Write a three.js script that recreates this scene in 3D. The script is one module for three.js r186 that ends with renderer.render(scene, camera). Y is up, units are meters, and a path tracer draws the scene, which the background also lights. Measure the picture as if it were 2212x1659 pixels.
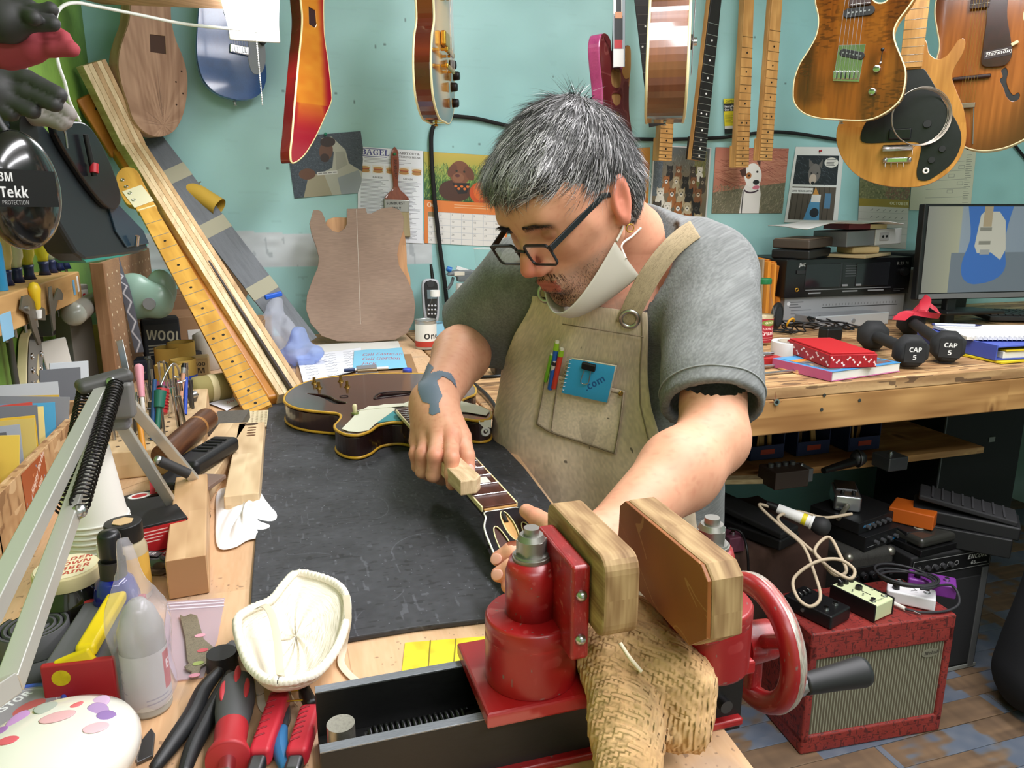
import*as THREE from 'three';
import{RoundedBoxGeometry}from 'three/addons/geometries/RoundedBoxGeometry.js';
import{mergeGeometries,mergeVertices}from 'three/addons/utils/BufferGeometryUtils.js';
import{RectAreaLightUniformsLib}from 'three/addons/lights/RectAreaLightUniformsLib.js';
const PI_=Math.PI,abs_=Math.abs,atan_=Math.atan,atan2_=Math.atan2,ceil_=Math.ceil,cos_=Math.cos,exp_=Math.exp,floor_=Math.floor,hypot_=Math.hypot,imul_=Math.imul,max_=Math.max,min_=Math.min,pow_=Math.pow,round_=Math.round,sign_=Math.sign,sin_=Math.sin,sqrt_=Math.sqrt;
{const q=THREE.Vector3.prototype;q.as=q.addScaledVector;q.ms=q.multiplyScalar;q.nz=q.normalize;}
// ---------------------------------------------------------------- camera, lights, exposure
const scene=new THREE.Scene();
scene.background=new THREE.Color(0x000000);
const renderer=new THREE.WebGLRenderer({antialias:true});
renderer.toneMapping=THREE.LinearToneMapping;
renderer.toneMappingExposure=1.0;
renderer.shadowMap.enabled=true;
RectAreaLightUniformsLib.init();
const FOC=1600,CX=1106,CY=829.5,YAW=THREE.MathUtils.degToRad(17.2),PITCH=THREE.MathUtils.degToRad(13.3);
const V=(x=0,y=0,z=0)=>new THREE.Vector3(x,y,z);
const EYE=V(0,1.36,0),camR=V(cos_(YAW),0,sin_(YAW)),camH=V(sin_(YAW),0,-cos_(YAW));
const camF=camH.clone().ms(cos_(PITCH)).add(V(0,-sin_(PITCH),0)),camU=camR.clone().cross(camF);
const camera=new THREE.PerspectiveCamera(2*atan_(CY/FOC)*180/PI_,4/3,.02,50);
camera.position.copy(EYE);camera.up.set(0,1,0);camera.lookAt(EYE.clone().add(camF));
function areaLight(pos,target,w,h,color,intensity){
const l=new THREE.RectAreaLight(color,intensity,w,h);
l.position.copy(pos);l.lookAt(target);scene.add(l);return l;
}
// light of three ceiling tube fixtures out of view, placed to light the room (bodies built with the ceiling) and of the shop lamp
const UNSEEN_TUBES=[[.75,2.52,-.75,1.9,.30,'z'],[1.75,2.52,-.6,1.9,.30,'z'],[.55,2.52,.9,1.5,.30,'x']];  // all out of view: two over the benches, one behind the camera lighting the front
const TUBE_POWER=20;
for(const[x,y,z,L,W,ax]of UNSEEN_TUBES){
const l=areaLight(V(x,y-.062,z),V(x,0,z),ax==='x'?L:W,ax==='x'?W:L,0xfdfbff,TUBE_POWER);
l.castShadow=true;
}
// ---------------------------------------------------------------- pixel to place
const ray=(x,y)=>camF.clone().as(camR,(x-CX)/FOC).as(camU,-(y-CY)/FOC);
const at=(x,y,t)=>EYE.clone().as(ray(x,y),t);
const onY=(x,y,h)=>{const d=ray(x,y);return EYE.clone().as(d,(h-EYE.y)/d.y);};
const onZ=(x,y,z)=>{const d=ray(x,y);return EYE.clone().as(d,z/d.z);};
const onX=(x,y,v)=>{const d=ray(x,y);return EYE.clone().as(d,v/d.x);};
const onPlane=(x,y,o,n)=>{const d=ray(x,y);return EYE.clone().as(d,o.clone().sub(EYE).dot(n)/d.dot(n));};
// a flat working frame: origin, x axis, y axis; loc() gives the place of a pixel on it
class Frame{
constructor(o,x,y){this.o=o.clone();this.n=x.clone().cross(y).nz();this.x=x.clone().nz();this.y=this.n.clone().cross(this.x);}
loc(px,py){const p=onPlane(px,py,this.o,this.n).sub(this.o);return[p.dot(this.x),p.dot(this.y)];}
pts(list){return list.map((p)=>this.loc(p[0],p[1]));}
set(g){g.position.copy(this.o);g.quaternion.setFromRotationMatrix(new THREE.Matrix4().makeBasis(this.x,this.y,this.n));return g;}
}
const flat=(h,px,py)=>new Frame(onY(px,py,h),V(1,0,0),V(0,0,-1));// lying, looked at from above
const upright=(o,yaw=0,lean=0)=>new Frame(o,V(cos_(yaw),0,-sin_(yaw)),V(-sin_(yaw)*sin_(lean),cos_(lean),-cos_(yaw)*sin_(lean)));
// ---------------------------------------------------------------- noise, textures, materials
const mulberry=(s)=>()=>{s=(s+0x6d2b79f5)|0;let t=imul_(s ^(s>>>15),1|s);t=(t+imul_(t ^(t>>>7),61|t))^ t;return((t ^(t>>>14))>>>0)/4294967296;};
const rnd=mulberry(7),R=(a,b)=>a+(b-a)*rnd(),pick=(a)=>a[floor_(rnd()*a.length)];
const hash=(x,y,z=0)=>{let h=imul_(x|0,374761393)+imul_(y|0,668265263)+imul_(z|0,1442695041);h=imul_(h ^(h>>>13),1274126177);return((h ^(h>>>16))>>>0)/4294967296;};
const sm=(t)=>t*t*(3-2*t),mix=(a,b,t)=>a+(b-a)*t,clamp=(x,a=0,b=1)=>min_(b,max_(a,x)),sstep=(a,b,x)=>sm(clamp((x-a)/(b-a)));
function noise2(x,y,w=0,s=0){// w: period
const ix=floor_(x),iy=floor_(y),fx=sm(x-ix),fy=sm(y-iy),m=(k)=>(w?((k%w)+w)%w:k);
return mix(mix(hash(m(ix),m(iy),s),hash(m(ix+1),m(iy),s),fx),mix(hash(m(ix),m(iy+1),s),hash(m(ix+1),m(iy+1),s),fx),fy);
}
function noise3(x,y,z){
const ix=floor_(x),iy=floor_(y),iz=floor_(z),fx=sm(x-ix),fy=sm(y-iy),fz=sm(z-iz);
const l=(k)=>mix(mix(hash(ix,iy,k),hash(ix+1,iy,k),fx),mix(hash(ix,iy+1,k),hash(ix+1,iy+1,k),fx),fy);
return mix(l(iz),l(iz+1),fz);
}
const rgb=(h)=>[(h>>16)&255,(h>>8)&255,h&255];
function dataTex(w,h,fn,srgb=true){
const d=new Uint8Array(w*h*4);
for(let y=0;y<h;y++)for(let x=0;x<w;x++){const c=fn(x/w,y/h);for(let k=0;k<3;k++)d[(y*w+x)*4+k]=clamp(c[k],0,255);d[(y*w+x)*4+3]=255;}
const t=new THREE.DataTexture(d,w,h);t.magFilter=THREE.LinearFilter;t.wrapS=t.wrapT=THREE.RepeatWrapping;if(srgb)t.colorSpace=THREE.SRGBColorSpace;t.needsUpdate=true;return t;
}
// printed faces share one sheet: each drawing gets a cell of it
const ATLAS=2048,atlasC=document.createElement('canvas');atlasC.width=atlasC.height=ATLAS;const atlasG=atlasC.getContext('2d'),shelf={x:0,y:0,h:0};
const atlasT=new THREE.CanvasTexture(atlasC);atlasT.colorSpace=THREE.SRGBColorSpace;atlasT.magFilter=THREE.LinearFilter;
function canvasTex(w,h,draw){
const W=ceil_(w)+6,Hh=ceil_(h)+6;if(shelf.x+W>ATLAS){shelf.x=0;shelf.y+=shelf.h;shelf.h=0;}if(shelf.y+Hh>ATLAS)throw new Error('atlas full');
const x=shelf.x+3,y=shelf.y+3;shelf.x+=W;shelf.h=max_(shelf.h,Hh);
atlasG.save();atlasG.beginPath();atlasG.rect(x-2,y-2,w+4,h+4);atlasG.clip();atlasG.translate(x,y);draw(atlasG,w,h);atlasG.restore();
const t=atlasT.clone();t.repeat.set(w/ATLAS,h/ATLAS);t.offset.set(x/ATLAS,1-(y+h)/ATLAS);return t;
}
const mix3=(a,b,t)=>[mix(a[0],b[0],t),mix(a[1],b[1],t),mix(a[2],b[2],t)];
// wood, the grain along v: a few shared grains, tinted by the light tone of each wood
const share=new Map(),shared=(key,make)=>{if(!share.has(key))share.set(key,make());return share.get(key);};
const tinted=(t,c)=>{const k=t.clone();k.userData={tint:c};return k;};
function woodTex(light,dark,{fx=26,seed=1,knots=0}={}){
const fine=fx>30?2:fx>15?1:0,sd=seed%2,a=rgb(light),b=rgb(dark),k=clamp((b[0]+b[1]+b[2])/(a[0]+a[1]+a[2]),.3,.9),lvl=k<.66?0:1;
const t=shared('wood'+fine+sd+lvl+(knots?'k':''),()=>{const F1=[12,22,44][fine],lo=lvl?[200,186,170]:[158,136,116],ks=[],rr=mulberry(sd*31+5);for(let i=0;i<(knots?3:0);i++)ks.push([rr(),rr(),.02+rr()*.03]);
return dataTex(256,512,(u,v)=>{let wob=noise2(u*4,v*4,4,sd)*.6,kn=0;for(const[x,y,r]of ks){const d=hypot_(u-x,(v-y)*2)/r;wob+=exp_(-d*d*.4)*.5;kn=max_(kn,1-d*1.1);}
const ring=.5+.5*sin_((u*3+wob)*12.566),f=noise2(u*F1*4,v*8,0,sd+1),m=noise2(u*F1,v*2,0,sd+2),bl=noise2(u*3,v*3,3,sd+3),q=.30*ring+.34*f+.36*m-.08+(bl-.5)*.35;return mix3(mix3([255,255,255],lo,clamp(q)),[90,62,42],clamp(kn)*.75);});});
return tinted(t,light);
}
const blotTex=(cols,{f=8,seed=1,fine=.3,own=false}={})=>{
const make=(cs)=>dataTex(256,256,(u,v)=>{const t=clamp(noise2(u*f,v*f,f,seed)*.6+noise2(u*f*3,v*f*3,f*3,seed+1)*.4),k=t*(cs.length-1),i=min_(cs.length-2,floor_(k)),c=mix3(rgb(cs[i]),rgb(cs[i+1]),k-i),g=1+(noise2(u*110,v*110,110,seed+2)-.5)*fine;return[c[0]*g,c[1]*g,c[2]*g];});
if(own)return make(cols);const m=cols.map(rgb),avg=[0,1,2].map((k)=>m.reduce((q,c)=>q+c[k],0)/m.length*1.08);return tinted(shared('blot'+(f>7),()=>make([0xd2d2d2,0xffffff,0xd8d8d8])),(clamp(avg[0],0,255)<<16)|(clamp(avg[1],0,255)<<8)|clamp(avg[2],0,255));};
const bumpTex=(f=64,seed=3,n=256,fy=f)=>shared('bump'+(f>60)+(fy===f),()=>dataTex(n,n,(u,v)=>{const t=255*(.6*noise2(u*f,v*fy,0,3)+.4*noise2(u*f*2,v*fy*2,0,4));return[t,t,t];},false));
const rep=(t,x,y=x,rot=0)=>{const c=t.clone();c.wrapS=c.wrapT=THREE.RepeatWrapping;c.repeat.set(x,y);c.rotation=rot;c.needsUpdate=true;return c;};
const matCache=new Map();
function mat(color,rough=.6,metal=0,extra){
const key=extra?null:color+'/'+rough+'/'+metal;
if(key&&matCache.has(key))return matCache.get(key);
const phys=extra&&['transmission','clearcoat','sheen','ior','thickness'].some((k)=>k in extra);
const m=new(phys?THREE.MeshPhysicalMaterial:THREE.MeshStandardMaterial)({color,roughness:rough,metalness:metal,...(extra||{})});
if(key)matCache.set(key,m);return m;
}
const tmat=(map,rough=.6,extra={})=>mat(map.userData?.tint??0xffffff,rough,0,{map,...extra});
// ---------------------------------------------------------------- geometry
const box=(w,h,d,r=.002,s=2)=>new RoundedBoxGeometry(w,h,d,s,min_(r,w/2.01,h/2.01,d/2.01));
const cyl=(r1,r2,h,n=24,open=false)=>new THREE.CylinderGeometry(r1,r2,h,n,1,open);
const ball=(r,n=20)=>new THREE.SphereGeometry(r,n,round_(n*.7));
const torus=(R_,r,n=32,m=10,arc=PI_*2)=>new THREE.TorusGeometry(R_,r,m,n,arc);
const lathe=(pts,n=32)=>new THREE.LatheGeometry(pts.map((p)=>new THREE.Vector2(p[0],p[1])),n);
const crv=(pts,closed=false,tension=.5)=>new THREE.CatmullRomCurve3(pts.map((p)=>(p.isVector3?p:V(...p))),closed,'catmullrom',tension);
const tube=(pts,r,seg=pts.length*8,n=8,closed=false)=>new THREE.TubeGeometry(crv(pts,closed),seg,r,n,closed);
function rod(a,b,r1,r2=r1,n=12){// a to b
a=a.isVector3?a:V(...a);b=b.isVector3?b:V(...b);
const d=b.clone().sub(a),g=cyl(r2,r1,d.length(),n),q=new THREE.Quaternion().setFromUnitVectors(V(0,1,0),d.clone().nz());
g.applyQuaternion(q);g.translate((a.x+b.x)/2,(a.y+b.y)/2,(a.z+b.z)/2);return g;
}
function bar(a,b,w,h,up=V(0,1,0),r=.001){// box beam a to b, w across, h along up
a=a.isVector3?a:V(...a);b=b.isVector3?b:V(...b);
const z=b.clone().sub(a),L=z.length();z.nz();const x=up.clone().cross(z).nz(),y=z.clone().cross(x);
const g=box(w,h,L,r,1);g.applyMatrix4(new THREE.Matrix4().makeBasis(x,y,z).setPosition(a.clone().add(b).ms(.5)));return g;
}
const smooth2=(pts,n,closed=true)=>new THREE.CatmullRomCurve3(pts.map((p)=>V(p[0],p[1],0)),closed,'centripetal').getPoints(n).slice(0,closed?n:n+1).map((p)=>[p.x,p.y]);
const shapeOf=(pts)=>new THREE.Shape(pts.map((p)=>new THREE.Vector2(p[0],p[1])));
// outline extruded from z = -depth to z = 0
function ext(pts,depth,{bevel=0,holes=[],bs=2,z=0}={}){
const s=shapeOf(pts);for(const h of holes)s.holes.push(new THREE.Path(h.map((p)=>new THREE.Vector2(p[0],p[1]))));
const g=new THREE.ExtrudeGeometry(s,{depth:max_(depth-2*bevel,1e-5),bevelEnabled:bevel>0,bevelThickness:bevel,bevelSize:bevel,bevelOffset:-bevel,bevelSegments:bs,curveSegments:6});
g.translate(0,0,-depth+bevel+z);return g;
}
const circ=(x,y,r,n=20,ry=r)=>Array.from({length:n},(_,i)=>[x+r*cos_(i/n*6.2832),y+ry*sin_(i/n*6.2832)]);
const rect=(x0,y0,x1,y1)=>[[x0,y0],[x1,y0],[x1,y1],[x0,y1]];
const rrect=(x0,y0,x1,y1,r,n=4)=>{const o=[];for(const[cx,cy,a]of[[x1-r,y1-r,0],[x0+r,y1-r,1],[x0+r,y0+r,2],[x1-r,y0+r,3]])for(let i=0;i<=n;i++){const t=(a+i/n)*PI_/2;o.push([cx+r*cos_(t),cy+r*sin_(t)]);}return o;};
const tr=(g,x=0,y=0,z=0,rx=0,ry=0,rz=0)=>{if(rx)g.rotateX(rx);if(ry)g.rotateY(ry);if(rz)g.rotateZ(rz);g.translate(x,y,z);return g;};
function merge(list){return mergeGeometries(list.map((g)=>{const k=g.index?g.toNonIndexed():g;for(const n of Object.keys(k.attributes))if(!['position','normal','uv'].includes(n))k.deleteAttribute(n);return k;}));}
// uv in metres / size, the grain axis along v
function buv(geo,size=.5,grain=1,off=0){
const g=geo.index?geo.toNonIndexed():geo,p=g.attributes.position,uv=new Float32Array(p.count*2),a=V(),b=V(),c=V();
for(let i=0;i<p.count;i+=3){
a.fromBufferAttribute(p,i);b.fromBufferAttribute(p,i+1);c.fromBufferAttribute(p,i+2);
const n=b.clone().sub(a).cross(c.clone().sub(a)),m=[abs_(n.x),abs_(n.y),abs_(n.z)],k=m.indexOf(max_(...m)),inp=[0,1,2].filter((q)=>q!==k);
const vv=inp.includes(grain)?grain:inp[1],uu=inp.find((q)=>q!==vv);
for(let j=0;j<3;j++){uv[(i+j)*2]=p.getComponent(i+j,uu)/size+off;uv[(i+j)*2+1]=p.getComponent(i+j,vv)/size+off*1.7;}
}
g.setAttribute('uv',new THREE.BufferAttribute(uv,2));return g;
}
// uv of the xy plane over a box, for printed faces
function puv(g,x0,y0,x1,y1){const p=g.attributes.position,uv=new Float32Array(p.count*2);for(let i=0;i<p.count;i++){uv[2*i]=(p.getX(i)-x0)/(x1-x0);uv[2*i+1]=(p.getY(i)-y0)/(y1-y0);}g.setAttribute('uv',new THREE.BufferAttribute(uv,2));return g;}
const bb2=(pts)=>[min_(...pts.map((p)=>p[0])),min_(...pts.map((p)=>p[1])),max_(...pts.map((p)=>p[0])),max_(...pts.map((p)=>p[1]))];
// ---------------------------------------------------------------- things and parts
const taken=new Map();
const numbered=(n)=>{const k=taken.get(n)||0;taken.set(n,k+1);return k?n+'_'+String(k).padStart(3,'0'):n;};
function thing(name,label,category,{pos,group,frame,rot}={}){
const o=new THREE.Group();o.name=numbered(name);o.userData={label,category};if(group)o.userData.group=group;
if(pos)o.position.copy(pos.isVector3?pos:V(...pos));if(rot)o.rotation.set(...rot);if(frame)frame.set(o);scene.add(o);return o;
}
function pt(parent,name,geo,m,pos,rot,label){
const o=new THREE.Mesh(geo,m);o.name=name;if(pos)o.position.set(...pos);if(rot)o.rotation.set(...rot);if(label)o.userData.label=label;
o.castShadow=o.receiveShadow=true;parent.add(o);return o;
}
function struct(name,geo,m,pos,rot,label){const o=pt(scene,numbered(name),geo,m,pos,rot);o.userData={kind:'structure',label:label||name.replace(/_/g,' '),category:name.split('_')[0]};return o;}
// one-mesh thing
function single(name,label,category,geo,m,{pos,rot,group,frame}={}){
const o=pt(scene,numbered(name),geo,m,pos&&(pos.isVector3?pos.toArray():pos),rot);o.userData={label,category};if(group)o.userData.group=group;if(frame)frame.set(o);return o;
}
// a wire or cable through points, one mesh thing
const dup=(o,label,pos,rot,group)=>{const c=o.clone();c.name=numbered(o.name.replace(/_\d{3}$/,''));c.userData={...o.userData};if(label)c.userData.label=label;if(group)c.userData.group=group;if(pos)c.position.copy(pos.isVector3?pos:V(...pos));if(rot)c.rotation.set(...rot);scene.add(c);return c;};
const steel=mat(0xb9bbbd,.28,1),darkSteel=mat(0x6a6a6c,.4,1),chrome=mat(0xdcdde0,.12,1),gold=mat(0xd9a441,.25,1),black=mat(0x0c0c0d,.45),blackMatte=mat(0x141415,.8),white=mat(0xe9e8e4,.6),brass=mat(0xb08d4a,.35,1);
// ---------------------------------------------------------------- the room
const ZW=-2.55,XL=-.49,BEN=.95;// back wall, left wall, bench height
const wallTex=dataTex(1024,512,(u,v)=>{
// u 0..1 over 4 m along the wall, v 0..1 over 2.7 m of height; paint with old scrapes, rubs and a bare white strip
let c=mix3([150,203,204],[170,214,211],noise2(u*6,v*4,0,3));const x=u*4-.6,y=v*2.7;
const scr=noise2(u*260,v*30,0,5),sc2=noise2(u*60,v*420,0,6);let g=1+(noise2(u*40,v*40,0,7)-.5)*.06;
const rough=sstep(1.45,1.2,y)*sstep(.6,.2,x);
if(sc2>.86&&noise2(u*14,v*9,0,8)>.55)g*=1-.05*(.3+rough);
if(hash(floor_(u*700),floor_(v*480),4)>.9996)g*=.6;
c=[c[0]*g,c[1]*g,c[2]*g];
// bare plaster strip low on the wall
const wob=(noise2(x*9,1,0,12)-.5)*.012;if(x<.5&&y>1.175+wob*.4&&y<1.285+wob){const q=.92+.12*noise2(u*90,v*160,0,14);c=[212*q,219*q,222*q];if(noise2(u*300,v*60,0,15)>.88)c=mix3(c,[150,160,165],.5);}
return c;
});
const wallMat=tmat(wallTex,.45,{bumpMap:bumpTex(90,4),bumpScale:.0004});
{const g=new THREE.BoxGeometry(4.0,2.7,.1);const w=struct('wall_back',g,wallMat,[-.6+2.0,1.35,ZW-.05],null,'turquoise painted back wall with scrapes and a bare white strip');}
struct('wall_left',buv(new THREE.BoxGeometry(.1,2.7,4.6),1),tmat(blotTex([0x67903a,0x769f42,0x7fa94c],{f:5,seed:9,fine:.08}),.5),[XL-.05,1.35,ZW+2.2],null,'lime green painted side wall');
struct('wall_right',new THREE.BoxGeometry(.1,2.7,4.6),mat(0xb9d8cf,.7),[3.35,1.35,ZW+2.2]);
struct('wall_front',new THREE.BoxGeometry(4.0,2.7,.1),mat(0xcfd2c8,.7),[1.4,1.35,ZW+4.45]);
struct('ceiling',new THREE.BoxGeometry(4.2,.1,4.8),mat(0xe4e2da,.8),[1.4,2.75,ZW+2.2]);
{// floor: worn painted boards
const f=new THREE.Group();f.name='floor';f.userData={kind:'structure',label:'old floorboards with blue grey paint worn to brown wood',category:'floor'};scene.add(f);
pt(f,'subfloor',new THREE.BoxGeometry(4.0,.06,4.6),mat(0x2a211a,.9),[1.4,-.055,ZW+2.2]);
const boards=[1,2,3,4].map((s)=>tmat(dataTex(256,512,(u,v)=>{
const wear=noise2(u*2+s*3,v*5,0,s)*.55+noise2(u*9,v*16,0,s+20)*.3+noise2(u*40,v*12,0,s+30)*.15,grain=noise2(u*50,v*5,0,s+4);
const wood=mix3([92,74,58],[132,106,80],grain*.7+.3*noise2(u*8,v*40,0,s)),paint=mix3([86,96,112],[106,112,122],noise2(u*20,v*20,0,s+7));
return mix3(paint,wood,sstep(.40,.52,wear));}),.55));
let n=0;for(let z=ZW;z<ZW+4.4;z+=.083){let x=-.5-R(0,.8);while(x<3.3){const L=R(1.1,1.9),x0=max_(x,-.5),x1=min_(x+L,3.3);if(x1-x0>.05&&x1>.3){const g=buv(box(x1-x0-.0015,.03,.0815,.0015,1),.6,0,R(0,1));pt(f,'plank',g,pick(boards),[(x0+x1)/2,-.0155+R(-.0006,.0006),z+.0415]);n++;}x+=L;}}
}
for(const[x,y,z,L,W,ax]of UNSEEN_TUBES){
const t=thing('unseen_ceiling_tube_light','unseen white ceiling tube light with a long diffuser lighting the room from out of view','light',{pos:[x,y,z],group:'unseen ceiling tube lights'});
pt(t,'housing',box(ax==='x'?L+.06:W+.04,.18,ax==='x'?W+.04:L+.06,.01),white,[0,.08,0]);
pt(t,'diffuser',box(ax==='x'?L:W,.05,ax==='x'?W:L,.01),mat(0xffffff,.5,0,{emissive:0xfdfbff,emissiveIntensity:1.5}),[0,-.035,0]);
}
// ---------------------------------------------------------------- benches
const plyTex=dataTex(1024,1024,(u,v)=>{const a=noise2(u*90,v*6,0,41),b=noise2(u*7,v*3,0,42),f=noise2(u*400,v*60,0,43);let c=mix3([224,190,152],[198,154,112],clamp(a*.35+b*.5+f*.25-.05));const sp=noise2(u*260,v*200,0,44);if(sp>.90&&noise2(u*8,v*12,0,45)>.45)c=mix3(c,[110,84,66],.5);if(abs_(noise2(u*9,v*5,0,46)-.5)<.004)c=mix3(c,[140,104,74],.5);const st=noise2(u*14,v*14,0,47);c=mix3(c,[176,150,130],.5*sstep(.72,.85,st));return c;});
const pineTex=woodTex(0xd9ae72,0xa8763f,{seed:5,fx:14,fy:1.5,rings:2,knots:2}),pine=tmat(pineTex,.6),pineW=tmat(woodTex(0xd2a468,0x94622f,{seed:15,fx:18,fy:1.2,rings:4,knots:4,contrast:1.2}),.5);
const benchTop=tmat(plyTex,.65,{bumpMap:bumpTex(40,8),bumpScale:.0006});
const oldTop=tmat(dataTex(512,512,(u,v)=>{const a=noise2(u*70,v*5,0,51),b=noise2(u*12,v*4,0,52);let c=mix3([214,176,126],[120,82,48],clamp(a*.7+b*.7-.3));if(noise2(u*90,v*14,0,53)>.8)c=mix3(c,[70,48,32],.6);return c;}),.6,{bumpMap:bumpTex(70,9),bumpScale:.0008});
{
const t=thing('workbench','long plywood workbench with a black rubber mat and red vise on it','workbench',{pos:[0,0,0]});
const top=[[XL+.002,ZW+.002],[.388,ZW+.002],[.388,-1.44],[.386,-1.388],[.353,-.952],[.332,-.638],[.316,-.40],[.31,-.26],[XL+.002,-.26]].map(([x,z])=>[x,-z]);
pt(t,'worktop',buv(tr(ext([...top].reverse(),.038,{bevel:.003}),0,0,0,-PI_/2),.8,2),benchTop,[0,BEN,0]);
for(const[x,z]of[[-.43,-.34],[.26,-.34],[-.43,-2.45],[-.43,-1.4],[.26,-1.4]])pt(t,'leg',buv(box(.085,.91,.085,.004),.5),pine,[x,.455,z]);
pt(t,'apron_board',buv(bar([.30,.865,-1.43],[.272,.865,-.30],.036,.092),.5,2),pineW);
pt(t,'apron_board',buv(box(.74,.09,.036),.5,0),pine,[-.09,.866,-.29]);
}
{
const t=thing('wall_workbench','rough timber workbench along the turquoise wall with a thick pine front beam','workbench');
const x0=.394,x1=3.28,zf=-1.44,L=x1-x0,xm=(x0+x1)/2;
for(const[a,b]of[[zf-.003,-1.70],[-1.702,-1.98],[-1.982,-2.26],[-2.262,ZW+.003]])pt(t,'plank',buv(box(L,.03,abs_(b-a)-.001,.003),.7,0,a),oldTop,[xm,BEN-.016,(a+b)/2]);
pt(t,'front_beam',buv(box(L,.088,.04,.004),.9,0),pineW,[xm,BEN-.031-.044,zf-.024]);
for(const x of[.46,2.75])for(const z of[-1.53,-2.45])pt(t,'leg',buv(box(.085,.83,.085,.004),.5),pine,[x,.415,z]);
pt(t,'lower_shelf',buv(box(1.66,.022,.62,.002),.8,0),pineW,[1.33,.592,-2.06]);
for(const[px,py]of[[1781,854],[1775,885],[1857,865]]){const p=onZ(px,py,zf-.003);pt(t,'screw_head',cyl(.0045,.0045,.002,12),darkSteel,[p.x,p.y,zf-.0035],[PI_/2,0,0]);}
{const p=onZ(1676,868,zf-.003),b=pt(t,'socket_bolt',cyl(.008,.008,.006,16),chrome,[p.x,p.y,zf-.002],[PI_/2,0,0]);pt(b,'hex_recess',cyl(.0045,.0045,.001,6),black,[0,.0033,0]);
pt(t,'pencil_mark',box(.001,.05,.0006,.0001,1),mat(0x7a3b20,.8),[p.x-.001,p.y,zf-.0037],[0,0,.04]);pt(t,'pencil_mark',box(.034,.001,.0006,.0001,1),mat(0x7a3b20,.8),[p.x,p.y-.001,zf-.0037]);}
}
{// rubber mat
const px=[[580,880],[607,858],[720,842],[880,838],[1040,876],[1062,905],[1137,1010],[1186,1080],[1240,1150],[1262,1240],[1215,1305],[1055,1336],[900,1354],[760,1377],[660,1400],[545,1420],[541,1310],[545,1240],[556,1120],[566,1010]];
const pts=px.map(([x,y])=>{const p=onY(x,y,BEN+.006);return[min_(p.x,.352),-p.z];});
const rub=dataTex(512,512,(u,v)=>{let g=44+16*noise2(u*9,v*9,9,61)+10*noise2(u*60,v*60,60,62);const s=noise2(u*50,v*140,0,63);if(s>.84)g-=16;if(noise2(u*120,v*30,0,64)>.88)g+=22;const h=hash(floor_(u*512),floor_(v*512),9);if(h>.9988)g=165;const sc=abs_(noise2(u*6,v*6,6,65)-.5);if(sc<.006&&noise2(u*20,v*20,0,66)>.5)g+=26;return[g*.98,g*1.0,g*1.07];});
const g=buv(tr(ext(pts,.006,{bevel:.0015}),0,BEN+.0065,0,-PI_/2),.45,2);
single('rubber_mat','large black rubber mat with wood dust lying on the plywood workbench','mat',g,tmat(rub,.62,{bumpMap:bumpTex(70,17),bumpScale:.0006}));
}
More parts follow.
